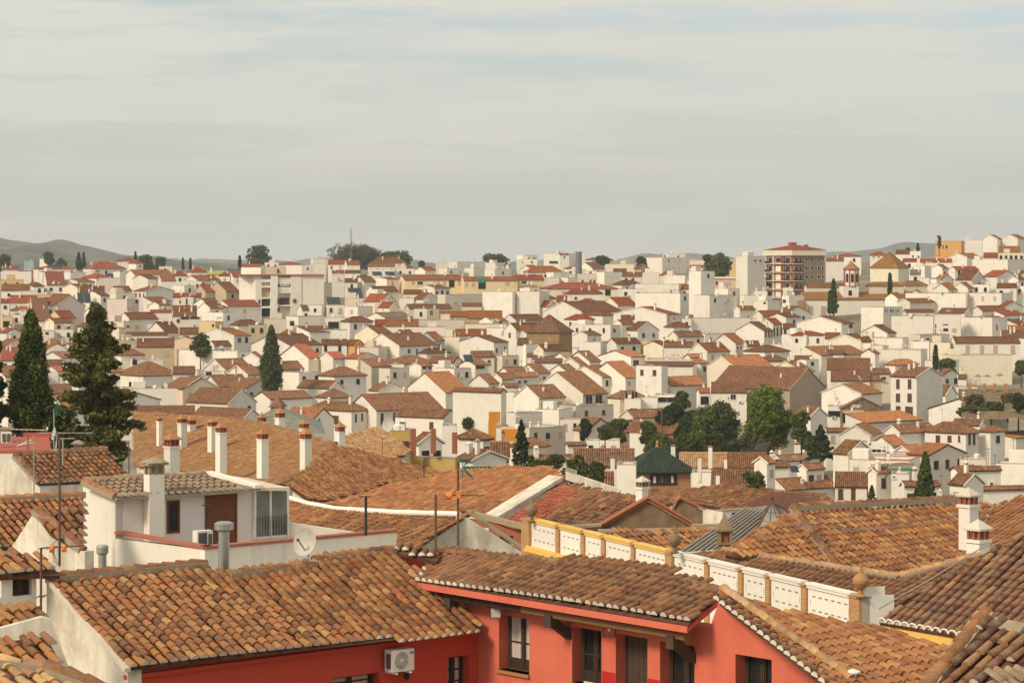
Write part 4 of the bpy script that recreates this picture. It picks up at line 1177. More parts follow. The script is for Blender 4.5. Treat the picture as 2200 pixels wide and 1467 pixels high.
def wall_holes(house, pl, outline, holes, mat, th=.5, name='wall', label=None):
    """thick wall in a plane with rectangular holes, cut as vertical strips (all real geometry)"""
    d = pl.d; n = pl.n; O = pl.p
    def st(p): return ((p-O).dot(d), p.z)
    poly = [st(pl.hit(*q)) for q in outline]; hs = []
    for (x0, y0, x1, y1) in holes:
        P0, dd, w, zt, zb, _ = opening(house, pl, x0, y0, x1, y1, None); a = st(P0)[0]; b = st(P0+dd*w)[0]; hs.append((min(a, b), max(a, b), zb, zt))
    cuts = sorted(set([p[0] for p in poly]+[h[0] for h in hs]+[h[1] for h in hs]))
    def ys(x, side):
        r = []
        for i in range(len(poly)):
            (x1, y1), (x2, y2) = poly[i], poly[(i+1) % len(poly)]
            if abs(x2-x1) < 1e-9: continue
            if min(x1, x2)-1e-9 <= x+side*1e-5 <= max(x1, x2)+1e-9: r.append(y1+(y2-y1)*(x-x1)/(x2-x1))
        return min(r), max(r)
    mb = MB()
    def pt(s, z): q = O+d*s; return Vector((q.x, q.y, z))
    for a, b in zip(cuts[:-1], cuts[1:]):
        if b-a < 1e-4: continue
        (l0, h0), (l1, h1) = ys(a, 1), ys(b, -1); mid = (a+b)/2
        hh = sorted([(z0, z1) for (s0, s1, z0, z1) in hs if s0-1e-6 < mid < s1+1e-6])
        lo = (l0, l1)
        for z0, z1 in hh:
            if z0 > max(lo): mb.prism([pt(a, lo[0]), pt(b, lo[1]), pt(b, z0), pt(a, z0)], -n*th)
            lo = (z1, z1)
        if min(h0, h1) > min(lo): mb.prism([pt(a, lo[0]), pt(b, lo[1]), pt(b, h1), pt(a, h0)], -n*th)
    return mb.obj(name, mat, house, label=label)
def polebeam(house, A, B, r, mat, name):
    m = MB(); m.tube(A, B, r, 0, 8); return m.obj(name, mat, house)
def foreground():
    B = DD['FR']; A = DD['FL']
    # ---------- shade-darkened red wing: roof N1
    w1 = wplane(px(275, 1440, 54)+A*.35, 'FR')
    E = px(275, 1435, 54)
    lw = thing('house', 'shade-darkened red house wing with broad orange barrel-tile roof and an outdoor unit on its wall', 'house', px(600, 1700, 57))
    n1 = rplane(275, 1435, 54, 'NR', .45)
    tiles(lw, n1, [(275, 1435), (1036, 1349), (985, 1290), (838, 1181), (690, 1199), (672, 1215), (490, 1237), (440, 1213), (105, 1243)], 'mix', budget=[300], seed=1, pitch=.262, exp=.245, sag=.045, jit=1.1, thick=.02, tilt=.05)
    for a, b in (((104, 1243), (440, 1212)), ((490, 1237), (675, 1216)), ((675, 1207), (845, 1181))): ridge(lw, n1.hit(*a), n1.hit(*b), 'brown')
    wall_holes(lw, w1, [(275, 1436), (1028, 1348), (1028, 1600), (275, 1600)], [(712, 1457, 815, 1500), (962, 1412, 1008, 1500)], 'wall_red_shaded')
    # plastered gable end of the wing
    wg = wplane(E+B*.12, 'FL')
    wallpoly(lw, wg, [(275, 1438), (275, 1600), (100, 1600), (100, 1250)], 'wall_old', th=.35, label='white plastered gable end of the wing, stained')
    casement(lw, w1, 712, 1457, 815, 1500, curtain=True, back=.25); casement(lw, w1, 962, 1412, 1008, 1500, curtain=True, back=.25)
    corb = MB(); e0 = along(w1.p, B, 1028)
    p0 = Vector((E.x, E.y, E.z-.19)); corb.obox(p0+A*.35-Z*.10+B*.1, B*12.6, -A*.12, Z*.09); corb.obj('cornice', 'wall_red_shaded', lw)
    vg_ = MB(); va, vb = n1.hit(106, 1244), n1.hit(276, 1437); vg_.obox(va-B*.10-Z*.06, vb-va, B*.16, Z*.09); vg_.obj('verge', 'mortar_pale', lw)
    # outdoor unit
    q = w1.hit(820, 1393); an = math.atan2(B.y, B.x); nrm = w1.n
    P0 = q+nrm*.12; L = (along(P0, B, 873)-P0).length
    ac = MB(); ac.obox(P0-Z*.52, B*L, nrm*.30, Z*.52); base = P0+B*L/2-Z*.6
    t = thing('outdoor_unit', 'white air conditioner outdoor unit with round fan grille on the shade-darkened red wall', 'outdoor unit', base)
    ac.obj('casing', 'ac_body', t)
    f = MB(); c = P0+B*L*.42-Z*.26+nrm*.305
    for r0 in (.21, .18, .15, .12, .09, .06):
        k = 20
        for i in range(k):
            a0, a1 = 2*math.pi*i/k, 2*math.pi*(i+1)/k
            f.tube(c+(B*math.cos(a0)+Z*math.sin(a0))*r0, c+(B*math.cos(a1)+Z*math.sin(a1))*r0, .006, 0, 4)
    for i in range(12): a0 = math.pi*2*i/12; f.tube(c, c+(B*math.cos(a0)+Z*math.sin(a0))*.22, .005, 0, 4)
    f.obj('fan_grille', 'ac_body', t)
    g = MB(); k = 24; g.add([c-nrm*.004+(B*math.cos(2*math.pi*i/k)+Z*math.sin(2*math.pi*i/k))*.215 for i in range(k)], [tuple(range(k))]); g.obj('fan_opening', 'grille', t)
    g = MB(); g.tube(c, c+nrm*.02, .035, 0, 10); g.obj('fan_hub', 'ac_body', t)
    g = MB(); g.obox(P0+B*(L*.80)-Z*.12+nrm*.302, B*L*.17, nrm*.006, Z*.05); g.obj('badge', 'teal', t)
    g = MB(); g.obox(P0-Z*.45+nrm*.06-B*.004, -B*.004, nrm*.18, Z*.36); g.obj('side_vent', 'grille', t)
    g = MB()
    for s in (.15, .8): g.obox(P0+B*L*s-Z*.58-nrm*.12, B*.04, nrm*.45, Z*.04); 
    g.obj('bracket', 'white_metal', t)
    # wall lantern under it
    c = w1.hit(865, 1440)+nrm*.16
    t = thing('wall_lantern', 'small black iron lantern on the shade-darkened red wall below the outdoor unit', 'lantern', c)
    g = MB(); g.lathe(c-Z*.2, [(.03, 0), (.08, .08), (.09, .1)], 0, 6); g.lathe(c+Z*.12, [(.11, 0), (.06, .1), (.015, .2)], 0, 6)
    for i in range(6): a0 = math.pi*i/3; g.tube(c+Vector((math.cos(a0)*.08, math.sin(a0)*.08, -.1)), c+Vector((math.cos(a0)*.09, math.sin(a0)*.09, .13)), .01, 0, 4)
    g.tube(c+Z*.2-nrm*.16, c+Z*.3, .012, 0, 4); g.obj('frame', 'dark_iron', t); g = MB(); g.lathe(c-Z*.1, [(.055, 0), (.065, .22)], 0, 6); g.obj('pane', 'glass', t)
    # ---------- coral house
    C = along(w1.p, B, 1028); C = Vector((C.x, C.y, 0)); w2 = wplane(C, 'FL'); n2w = w2.n
    ch = thing('house', 'coral red house with dark timber windows, pole beam and long tiled eaves', 'house', px(1300, 1750, 57))
    holes = [(1072, 1319, 1137, 1437), (1229, 1345, 1292, 1465), (1323, 1360, 1391, 1560), (1418, 1376, 1492, 1560), (1580, 1404, 1658, 1560)]
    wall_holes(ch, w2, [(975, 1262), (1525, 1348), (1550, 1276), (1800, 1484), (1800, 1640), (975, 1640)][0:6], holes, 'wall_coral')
    bnd = MB()
    def band(x0, x1, y0, y1):
        a = w2.hit(x0, y0); b_ = along(a, -A, x1); z = w2.hit(x0, y1).z; bnd.obox(Vector((a.x, a.y, z))+n2w*.004, b_-a, -n2w*.1, Z*(a.z-z))
    band(1293, 1322.5, 1440, 1600); band(1392, 1417.5, 1456, 1600); bnd.obj('painted_plinth', 'band_red', ch)
    for i, hcs in enumerate(holes):
        if i == 2: casement(ch, w2, *hcs, door=True, back=.3)
        else: casement(ch, w2, *hcs, curtain=(i == 0), back=.3, bars=1 if i else 1)
        if i in (0, 1):
            P0, dd, w, zt, zb, n = opening(ch, w2, *hcs, None); s = MB(); s.obox(Vector((P0.x, P0.y, zb-.07))-dd*.04-n*.28, dd*(w+.08), n*.36, Z*.07); s.obj('sill', 'wall_brick' if 0 else 'ochre_sill', ch)
    E2 = w2.hit(1475, 1335)
    ov = .85
    D2 = (px(1475, 1335, 1)-Vector((0, 0, CZ)));  # depth of the eaves line: ov in front of the wall
    k = w2.hit(1475, 1335).y
    # eave depth such that the horizontal offset from wall is ov
    lo, hi = k-8, k
    for _ in range(40):
        m = (lo+hi)/2; dist = (px(1475, 1335, m)-w2.p).dot(n2w)
        if dist > ov: lo = m
        else: hi = m
    n2 = rplane(1475, 1335, lo, 'NL', .30)
    poly = [(892, 1243), (1478, 1338), (1556, 1268), (1440, 1227), (1290, 1208), (1150, 1196), (1040, 1186), (940, 1178)]
    tiles(ch, n2, poly, 'brown', budget=[170], seed=2, pitch=.25, exp=.33, sag=.05, jit=1.4, thick=.03)
    ridge(ch, n2.hit(940, 1184)-Z*.05, n2.hit(1290, 1213)-Z*.05, 'brown', r=.11, mort=False); ridge(ch, n2.hit(1290, 1213)-Z*.05, n2.hit(1552, 1270), 'brown', r=.11, mort=False)
    # soffit board and fascia under N2
    ea, eb = n2.hit(892, 1243), n2.hit(1478, 1338)
    sp_ = [n2.hit(896, 1245), n2.hit(1476, 1338), n2.hit(1551, 1274), n2.hit(1400, 1232), n2.hit(945, 1190)]
    sf = MB(); sf.prism([q-Z*.09 for q in sp_], -Z*.13); sf.obj('soffit', 'wall_coral', ch)
    pb0, pb1 = ea+(eb-ea)*.03-Z*.38-n2w*.3, ea+(eb-ea)*.965-Z*.38-n2w*.3
    mid = pb0+(pb1-pb0)*.42
    polebeam(ch, pb0, mid, .085, 'old_wood', 'pole_beam'); polebeam(ch, mid-(mid-pb0).normalized()*.3, pb1, .095, 'pole_wood', 'pole_beam')
    for fx in (.085, .50, .955):
        c = pb0+(pb1-pb0)*fx; m = MB(); W_ = DD['NR']*.11
        a = c-Z*.10+n2w*.06; b_ = c-Z*.66-n2w*(ov-.28)
        vs = [a+n2w*.12, a-n2w*.25, b_-n2w*.1-Z*.1, b_+n2w*.22+Z*.05]
        # stout strut running from the beam back and down to the wall
        m.obox(c-Z*.28-W_, W_*2, -n2w*.62-Z*.42, Z*.24+n2w*.0); m.obox(c-Z*.3-W_*1.1, W_*2.2, n2w*.14, Z*.30)
        m.obj('strut', 'old_wood', ch)
    # little red gable piece left of N2
    wr = wplane(n1.hit(840, 1182)+B*.6, Vector((.99, .14, 0)))
    wallpoly(ch, wr, [(838, 1178), (938, 1203), (922, 1222), (888, 1245), (872, 1232)], 'wall_coral', th=.3)
    pt = rplane(838, 1180, wr.hit(838, 1180).y-.25, 'NL', .3, th=math.radians(75))
    tiles(ch, pt, [(838, 1180), (938, 1202), (945, 1190), (905, 1172), (850, 1165)], 'brown', budget=[0], seed=3)
    # N3
    n3 = rplane(1550, 1285, w2.hit(1550, 1285).y-.25, 'NR', .28)
    tiles(ch, n3, [(1548, 1288), (1790, 1478), (1930, 1500), (2030, 1452), (2052, 1398), (1900, 1352), (1670, 1306), (1560, 1268)], 'orange', budget=[130], seed=4, pitch=.25, exp=.33, sag=.03)
    # verge tiles laid across the edge
    a, b_ = n3.hit(1548, 1290), n3.hit(1790, 1478); d = (b_-a); cnt = int(d.length/.27); mt = []; vg = DD['NL']; up = n3.n if n3.n.z > 0 else -n3.n; base = BASES[ch.name]
    for i in range(cnt):
        p = a+d*(i/cnt)+vg*.16+up*.03; V = -vg; U = V.cross(up).normalized(); N_ = U.cross(V).normalized()
        mt.append(Matrix(((U.x, V.x, N_.x, p.x-base.x), (U.y, V.y, N_.y, p.y-base.y), (U.z, V.z, N_.z, p.z-base.z), (0, 0, 0, 1))))
    for M in mt:
        t = bpy.data.objects.new('verge_tile', tile_mesh('brown', True)); COL.objects.link(t); t.parent = ch; t.matrix_local = M
    ridge(ch, n3.hit(1552, 1272)+up*.05, n3.hit(1800, 1466)+up*.05+B*.35, 'yellow', r=.12, mort=False)
    # white flue at bottom
    c = n3.hit(1833, 1460); t = MB(); t.tube(c-Z*.3, c+Z*.15, .07, 0, 10); t.lathe(c+Z*.15, [(.15, 0), (.15, .03), (.03, .08)], 0, 12)
    single(t, 'flue_pipe', 'white_metal', 'short white flue pipe with a flat cap on the right slope of the coral house', 'flue pipe', c)
    # two hanging lanterns
    for (x, y, s, g_, lb) in ((1088, 1306, 1.15, 'curtain', 'square frosted lantern hanging above the leftmost window of the coral house'), (1333, 1345, 1.2, None, 'open iron frame lantern with a bare bulb above the studded door')):
        c = w2.hit(x, y)+n2w*.35; c = c+Vector((0, 0, 0))
        t = thing('hanging_lantern', lb, 'lantern', c); m = MB(); w_ = .11*s; h_ = .16*s
        for a_ in (-1, 1):
            for b2 in (-1, 1): m.tube(c+Vector((a_*w_, b2*w_, -h_)), c+Vector((a_*w_*1.1, b2*w_*1.1, h_)), .008, 0, 4)
        for z_, q_ in ((-h_, 1), (h_, 1.1), (h_*1.35, .4)):
            for a_, b2, c2, d2 in ((-1, -1, 1, -1), (1, -1, 1, 1), (1, 1, -1, 1), (-1, 1, -1, -1)): m.tube(c+Vector((a_*w_*q_, b2*w_*q_, z_)), c+Vector((c2*w_*q_, d2*w_*q_, z_)), .008, 0, 4)
        m.tube(c+Z*h_*1.3, c+Z*.42, .01, 0, 4); m.obj('frame', 'dark_iron', t)
        if g_:
            m = MB(); m.box(c, (w_*1.9, w_*1.9, h_*1.9)); m.obj('pane', g_, t)
        else:
            m = MB(); m.lathe(c-Z*.08, [(.03, 0), (.04, .06), (.015, .14)], 0, 8); m.obj('bulb', 'bulb', t)
    # house plaque at the bottom edge
    c = w2.hit(1256, 1462); m = MB(); m.obox(c+n2w*.005-Z*.3, -A*.42, n2w*.02, Z*.3)
    t = thing('wall_plaque', 'white ceramic plaque with blue border below the second window of the coral house', 'plaque', c-Z*.3); m.obj('slab', 'ac_body', t)
    m = MB()
    for k_ in range(5): m.obox(c+n2w*.027-Z*.09-A*(.07+.06*k_), -A*.03, n2w*.003, Z*.05)
    m.obox(c+n2w*.027-Z*.025-A*.02, -A*.38, n2w*.003, Z*.012); m.obj('border', 'bluegray', t)
    # ---------- white terrace house
    th35 = math.radians(38)
    tv = thing('house', 'white terrace house with a corrugated tile roof, brown shutter door and red coping', 'house', px(300, 1500, 88))
    Dt = 88; c0 = px(248, 1063, Dt); d35 = dirs(th35); Bt, At = d35['FR'], d35['FL']
    fw = wplane(c0, Bt); lwp = wplane(c0, At)
    wallpoly(tv, fw, [(248, 1066), (620, 1046), (620, 1240), (248, 1300)], 'wall_lilac', th=.3, label='shade-tinted white front wall of the roof room')
    wall_left = wallpoly(tv, lwp, [(178, 1035), (248, 1064), (248, 1157), (440, 1180), (440, 1330), (178, 1330)], 'wall_white', th=.3, label='sunlit white side wall with stepped parapet')
    tr = rplane(248, 1066, Dt-.3, 'NR', .17, th=th35)
    tiles(tv, tr, [(250, 1068), (545, 1050), (440, 1019), (300, 1020), (183, 1033)], 'grey', 'mortar', budget=[300], seed=5, pitch=.30, exp=.5, sag=.04, jit=.6)
    ridge(tv, tr.hit(183, 1034), tr.hit(440, 1019), 'grey'); ridge(tv, tr.hit(181, 1036), tr.hit(249, 1066), 'orange', mort=True)
    m = MB(); a, b_ = tr.hit(440, 1019), tr.hit(548, 1049); m.obox(a, b_-a, Bt*.35, Z*.12); m.obj('verge', 'wall_white', tv)
    m = MB(); a, b_ = tr.hit(455, 1017), tr.hit(560, 1047); a2, b2 = tr.hit(530, 1026), tr.hit(622, 1047); m.prism([a, b_, b2, a2], -Z*.12); m.obj('flat_roof', 'pale_sheet', tv)
    # chimney stack on the front wall
    cc_ = fw.hit(308, 1150)+fw.n*.02; w_ = (along(cc_, Bt, 341)-cc_).length; m = MB(); zt = px(322, 1022, Dt).z
    dp = .42; zb_ = px(322, 1300, Dt).z; o = cc_+fw.n*dp; o = Vector((o.x, o.y, zb_)); m.obox(o, Bt*w_, -fw.n*dp, Z*(zt-zb_)); m.obj('chimney_stack', 'wall_white', tv)
    m = MB(); o2 = Vector((o.x, o.y, zt))
    for sx_ in (0, .42, .84):
        for sy_ in (.02, .7): m.obox(o2+Bt*w_*sx_-fw.n*(dp*sy_), Bt*w_*.16, -fw.n*dp*.25, Z*.33)
    m.obox(o2-Bt*.12+fw.n*.12+Z*.33, Bt*(w_+.24), -fw.n*(dp+.24), Z*.1); m.lathe(o2+Bt*w_/2-fw.n*dp/2+Z*.43, [(.5, 0), (.35, .1), (.05, .18)], 0, 8); m.obj('chimney_cap', 'stucco_', tv)
    # window, door
    def fpanel(x0, y0, x1, y1, fm, pm, nm, frame=.07):
        a = fw.hit(x0, y0); b2 = along(a, Bt, x1); w2_ = (b2-a).length; zb = fw.hit(x0, y1).z; h2 = a.z-zb; o = Vector((a.x, a.y, zb))+fw.n*.03
        m = MB(); m.obox(o, Bt*frame, -fw.n*.05, Z*h2); m.obox(o+Bt*(w2_-frame), Bt*frame, -fw.n*.05, Z*h2); m.obox(o+Bt*frame+Z*(h2-frame), Bt*(w2_-2*frame), -fw.n*.05, Z*frame); m.obox(o+Bt*frame, Bt*(w2_-2*frame), -fw.n*.05, Z*frame)
        ob = m.obj(nm, fm, tv); m = MB()
        if pm == 'glass': m.obox(o+Bt*frame+Z*frame-fw.n*.02, Bt*(w2_-2*frame), -fw.n*.01, Z*(h2-2*frame)); m.obj('pane', pm, ob)
        else:
            k_ = 22; hh = (h2-2*frame)/k_
            for i in range(k_): m.obox(o+Bt*frame+Z*(frame+i*hh)-fw.n*.02, Bt*(w2_-2*frame), -fw.n*.02, Z*hh*.97)
            m.obj('shutter', pm, ob)
    fpanel(358, 1075, 386, 1146, 'door_wood', 'glass', 'window'); fpanel(440, 1061, 509, 1200, 'door_wood', 'door_wood', 'door')
    # glazed porch
    p0 = fw.hit(545, 1046)+fw.n*.02; p1 = along(p0, Bt, 616); wl_ = (p1-p0).length; zt = p0.z-.05; zb = fw.hit(545, 1158).z
    m = MB(); dpth = 1.0; o = Vector((p0.x, p0.y, zb))+fw.n*dpth*0
    for s in (0, .47, 1): m.obox(o+Bt*(wl_*s-.04), Bt*.09, fw.n*.09, Z*(zt-zb))
    for z_ in (0, (zt-zb)-.1): m.obox(o+Z*z_, Bt*wl_, fw.n*.09, Z*.1)
    pr_ = m.obj('porch_frame', 'white_metal', tv); m = MB(); m.obox(o+fw.n*.04, Bt*wl_, fw.n*.01, Z*(zt-zb)); m.obj('pane', 'skylight_glass', pr_)
    m = MB()
    for i in range(12): m.tube(o+Bt*(wl_*(i+.5)/12)+fw.n*.12+Z*.08, o+Bt*(wl_*(i+.5)/12)+fw.n*.12+Z*.85, .012, 0, 4)
    m.obj('railing', 'dark_iron', pr_)
    # front terrace parapet along B
    cp0 = lwp.hit(440, 1180); fp = wplane(cp0, B)
    for (x0, y0, x1, y1, lb) in ((440, 1179, 480, 1176, None), (480, 1176, 850, 1155, None)):
        pass
    P0 = Vector((cp0.x, cp0.y, cp0.z)); P1 = along(P0, B, 852)
    m = MB(); m.obox(P0-Z*5, (P1-P0), -fp.n*.3, Z*5); m.obj('parapet', 'wall_white', tv)
    m = MB(); m.obox(P0+fp.n*.05+Z*.003, (P1-P0), -fp.n*.40, Z*.1)
    q0 = lwp.hit(248, 1157); q1 = Vector((P0.x, P0.y, q0.z)); m.obox(Vector((q0.x, q0.y, P0.z+.003))+lwp.n*.05, (Vector((P0.x, P0.y, 0))-Vector((q0.x, q0.y, 0))), -lwp.n*.4, Z*.1); m.obj('coping', 'coping', tv)
    bk = fw.hit(618, 1120); bk2 = along(bk, Vector((math.cos(math.radians(12)), math.sin(math.radians(12)), 0)), 850)
    m = MB(); z0 = px(618, 1200, bk.y).z; m.prism([Vector((bk.x, bk.y, z0)), Vector((bk2.x, bk2.y, z0)), Vector((bk2.x, bk2.y, px(850, 1157, bk2.y).z)), Vector((bk.x, bk.y, px(618, 1122, bk.y).z))], Vector((0, .25, 0))); m.obj('parapet', 'wall_white', tv)
    # small AC on terrace
    c = px(424, 1178, 85.5); m = MB(); Bb = Bt; m.obox(c-Z*.0, Bb*.62, At*.32, Z*.60); t = thing('outdoor_unit', 'cream outdoor unit behind the parapet beside the brown shutter door', 'outdoor unit', c); m.obj('casing', 'ac_body', t)
    m = MB(); nn_ = Vector((Bb.y, -Bb.x, 0)); m.obox(c+Bb*.05+Z*.05+nn_*.004, Bb*.34, nn_*.004, Z*.48); m.obox(c+Bb*.44+Z*.1+nn_*.004, Bb*.15, nn_*.004, Z*.38); m.obj('grille', 'grille', t)
    # flues
    for (x, yt, yb, r, D, mt_, lb, cr_) in ((481, 1122, 1245, .14, 62, 'steel', 'shiny steel flue with a drum cowl rising behind the wide tile ridge', 1.75), (220, 1172, 1240, .10, 61, 'galv', 'short grey metal flue against the sunlit white side wall', 1.5)):
        b_ = px(x, yb, D); tt = px(x, yt, D); t = thing('flue_pipe', lb, 'flue pipe', b_); m = MB(); m.tube(b_, tt-Z*.15, r, 0, 16)
        for z_ in (.35, .8): m.tube(b_+Z*z_*(tt.z-b_.z-.3), b_+Z*(z_*(tt.z-b_.z-.3)+.03), r*1.08, 0, 16)
        m.obj('pipe', mt_, t); m = MB(); m.lathe(tt-Z*.22, [(r, 0), (r*cr_, .05), (r*cr_, .2), (r*1.2, .24)], 0, 16); m.obj('cowl', mt_, t)
    # satellite dish
    def dish(x, y, D, r, ax, label, pole=1.0, mat='dish'):
        c = px(x, y, D); t = thing('satellite_dish', label, 'satellite dish', c-Z*pole); ax = Vector(ax).normalized(); a = ax.orthogonal().normalized(); b_ = ax.cross(a); m = MB(); k_ = 24; vs = []; rings = 4
        for q in range(1, rings+1):
            rr_ = r*q/rings
            vs += [c+(a*math.cos(2*math.pi*i/k_)+b_*math.sin(2*math.pi*i/k_))*rr_ + ax*(.35*r*(q/rings)**2) for i in range(k_)]
        vs.append(c); fs = [(i, (i+1) % k_, len(vs)-1) for i in range(k_)]
        for q in range(rings-1): fs += [(q*k_+i, q*k_+(i+1) % k_, (q+1)*k_+(i+1) % k_, (q+1)*k_+i) for i in range(k_)]
        m.add(vs, fs); m.obj('reflector', mat, t); m = MB(); m.tube(c-Z*r*.8, c+ax*r*1.1, .015, 0, 5); m.box(c+ax*r*1.1, (.07, .07, .07)); m.obj('feed_arm', 'rust', t)
        m = MB(); m.tube(c-Z*pole, c-ax*.05, .025, 0, 6); m.obj('pole', 'white_metal', t)
    dish(661, 1165, 62.5, .36, (-.55, -.8, .25), 'pale satellite dish beside the long white parapet above the wide roof', 1.0)
    dish(1545, 1194, 93, .36, (.85, -.45, .2), 'grey satellite dish behind the white end of the panelled parapet', .6)
    dish(120, 932, 105, .28, (-.9, -.4, .2), 'small grey satellite dish on a bent pole in front of the conifer', .7)
    dish(837, 912, 300, .9, (-.6, -.8, .2), 'white satellite dish on the terrace left of the dark-roofed white house', .8)
    # ---------- panelled parapet wall
    Dr = 70; e1 = px(1848, 1290, Dr); dv = Vector((-2268, F, 0)).normalized(); pp = wplane(e1, dv)
    pw = thing('parapet_wall', 'long roof parapet of white slotted panels between brick piers with yellow rails', 'parapet', px(1500, 1500, 82))
    nn = pp.n
    xs = [(1142, 1195, 'y'), (1204, 1249, 'y'), (1258, 1293, 'y'), (1302, 1357, 'y'), (1366, 1433, 'y'), (1449, 1515, 'w'), (1525, 1587, 'w'), (1598, 1646, 'w'), (1657, 1723, 'w'), (1736, 1829, 'w')]
    ztop = px(1848, 1283, Dr).z+.10
    L0 = along(e1, dv, 1125)
    def S(x): return (along(e1, dv, x)-e1).dot(dv)
    def pos(s, z): q = e1+dv*s; return Vector((q.x, q.y, z))
    top = ztop; ph_ = .86
    for (x0, x1, cl) in xs:
        s0, s1 = S(x0), S(x1); off = 0 if cl == 'w' else .0
        # slots: build panel from strips leaving real slits
        pm = MB(); zt_, zb_ = top-.17, top-1.02
        lo_s, hi_s = min(s0, s1), max(s0, s1); w_ = hi_s-lo_s; k_ = max(3, round(w_/.42)); rows = [(zt_-.20, zt_-.255), (zb_+.24, zb_+.185)]
        def bx(sa, sb, za, zb2): pm.obox(pos(sa, za), dv*(sb-sa), -nn*.12, Z*(zb2-za))
        bx(lo_s, hi_s, zb_-.1, rows[1][1]); bx(lo_s, hi_s, rows[0][0], zt_)
        # vertical slits between the rows
        m1, m2 = lo_s+.13*1, hi_s-.13*1
        zz0, zz1 = rows[1][0], rows[0][1]; vz0, vz1 = zz0+.08, zz1-.08
        bx(lo_s, hi_s, zz0, vz0); bx(lo_s, hi_s, vz1, zz1)
        bx(lo_s, m1, vz0, vz1); bx(m1+.03, m2-.03, vz0, vz1); bx(m2, hi_s, vz0, vz1)
        for (zh, zl) in rows:
            stp = (w_-.3)/k_; cur = lo_s
            for i in range(k_):
                a_ = lo_s+.15+stp*(i+.5)-.10; bx(cur, a_, zl, zh); cur = a_+.20
            bx(cur, hi_s, zl, zh)
        pm.obj('panel', 'wall_parapet', pw)
        bk_ = MB(); bk_.obox(pos(lo_s, zb_-.1)-nn*.16, dv*w_, -nn*.03, Z*(zt_-zb_+.1)); bk_.obj('panel_backing', 'dark_iron', pw)
        r_ = MB(); ex = .05; r_.obox(pos(lo_s-ex, top-.17)+nn*.05, dv*(w_+2*ex), -nn*.22, Z*.09); r_.obox(pos(lo_s-ex, top-.08)+nn*.08, dv*(w_+2*ex), -nn*.27, Z*.07); r_.obj('top_rail', 'yellow_trim' if cl == 'y' else 'wall_parapet', pw)
        if cl == 'y':
            r_ = MB()
            for q, (zz, o_) in enumerate(((-1.14, .16), (-1.24, .24), (-1.33, .14), (-1.62, .10), (-1.8, .14))): r_.obox(pos(lo_s-.2, top+zz)+nn*o_, dv*(w_+.4), -nn*(o_+.05), Z*(.09 if q < 4 else .16))
            k2 = int((w_+.4)/.11)
            for i in range(k2): r_.obox(pos(lo_s-.2+i*.11, top-1.55)+nn*.09, dv*.055, -nn*.1, Z*.21)
            r_.obox(pos(lo_s-.2, top-1.56)+nn*.0, dv*(w_+.4), -nn*.1, Z*.25)
            r_.obj('ledge', 'yellow_trim', pw)
    px_ = [(1125, 1141), (1196, 1203), (1250, 1257), (1294, 1301), (1358, 1365), (1434, 1448), (1516, 1524), (1588, 1597), (1647, 1656), (1724, 1735), (1830, 1852)]
    for i, (x0, x1) in enumerate(px_):
        s0, s1 = sorted((S(x0), S(x1))); m = MB(); big = i in (0, 5, 10); ex = 0
        m.obox(pos(s0-ex, top-2.2)+nn*(.06 if not big else .1), dv*(s1-s0+2*ex), -nn*(.24 if not big else .4), Z*(2.2-.1)); 
        m.obox(pos(s0-.02, top-.12)+nn*.14, dv*(s1-s0+.04), -nn*.44, Z*.05); m.obj('pier', 'brick', pw)
    bs_ = MB(); bs_.obox(pos(S(1850), top-6)-nn*.02, dv*(S(1125)-S(1850)), -nn*.2, Z*4.8); bs_.obj('base_wall', 'wall_parapet', pw)
    # white end return with steps
    e = pos(S(1852), top); m = MB(); rd = Vector((.93, .36, 0)); Lr = .62
    m.obox(Vector((e.x, e.y, top-2.6)), rd*.55, nn*-.5, Z*2.55); m.obox(Vector((e.x, e.y, top-2.6)), rd*.25, nn*-.5, Z*2.8); m.obj('end_block', 'wall_parapet', pw)
    # urn finials
    def finial(x, y, D, s, label, mat='brick_tan'):
        c = px(x, y, D); m = MB(); m.lathe(c, [(.16*s, 0), (.2*s, .05*s), (.09*s, .12*s), (.08*s, .25*s), (.18*s, .33*s), (.27*s, .48*s), (.28*s, .58*s), (.2*s, .72*s), (.08*s, .80*s), (.05*s, .95*s), (.03*s, 1.12*s)], 0, 14)
        single(m, 'finial', mat, label, 'finial', c)
    finial(1849, 1283, 69.9, .86, 'terracotta urn finial on the right end pier of the panelled parapet')
    finial(1449, 1188, 79.8, .80, 'weathered ball finial on the middle pier where yellow rails end', 'brownstone')
    finial(1142, 1122, 91, .85, 'dark pointed urn finial above the left end of the parapet', 'brownstone')
    # ---------- right-hand roofs
    def roofhouse(label, basepx, D, planes, wall=None, walls=()):
        h = thing('house', label, 'house', px(basepx[0], basepx[1], D)); bud = [300]
        for p in planes:
            (pl, poly, key, kw) = p; kw.setdefault('mass', 7); tiles(h, pl, poly, key, budget=bud, **kw)
        return h
    # R1 big hip roof + R2 lower slope in front
    r1 = rplane(1930, 1235, 82, 'NR', .45); r2 = rplane(1870, 1292, 74, 'NL', .30)
    h = roofhouse('house under the big orange hip roof behind the white end of the parapet', (1850, 1500), 84, [
        (r1, [(1703, 1098), (1600, 1176), (1560, 1190), (1700, 1215), (1935, 1240), (2100, 1195), (2095, 1150), (2128, 1085), (2068, 1077)], 'mix', dict(pitch=.29, exp=.36, seed=6, ends=False)),
        ])
    for a, b_ in (((1703, 1097), (2075, 1077)), ((1703, 1098), (1800, 1228))): ridge(h, r1.hit(*a)+Z*.1, r1.hit(*b_)+Z*.1, 'brown')
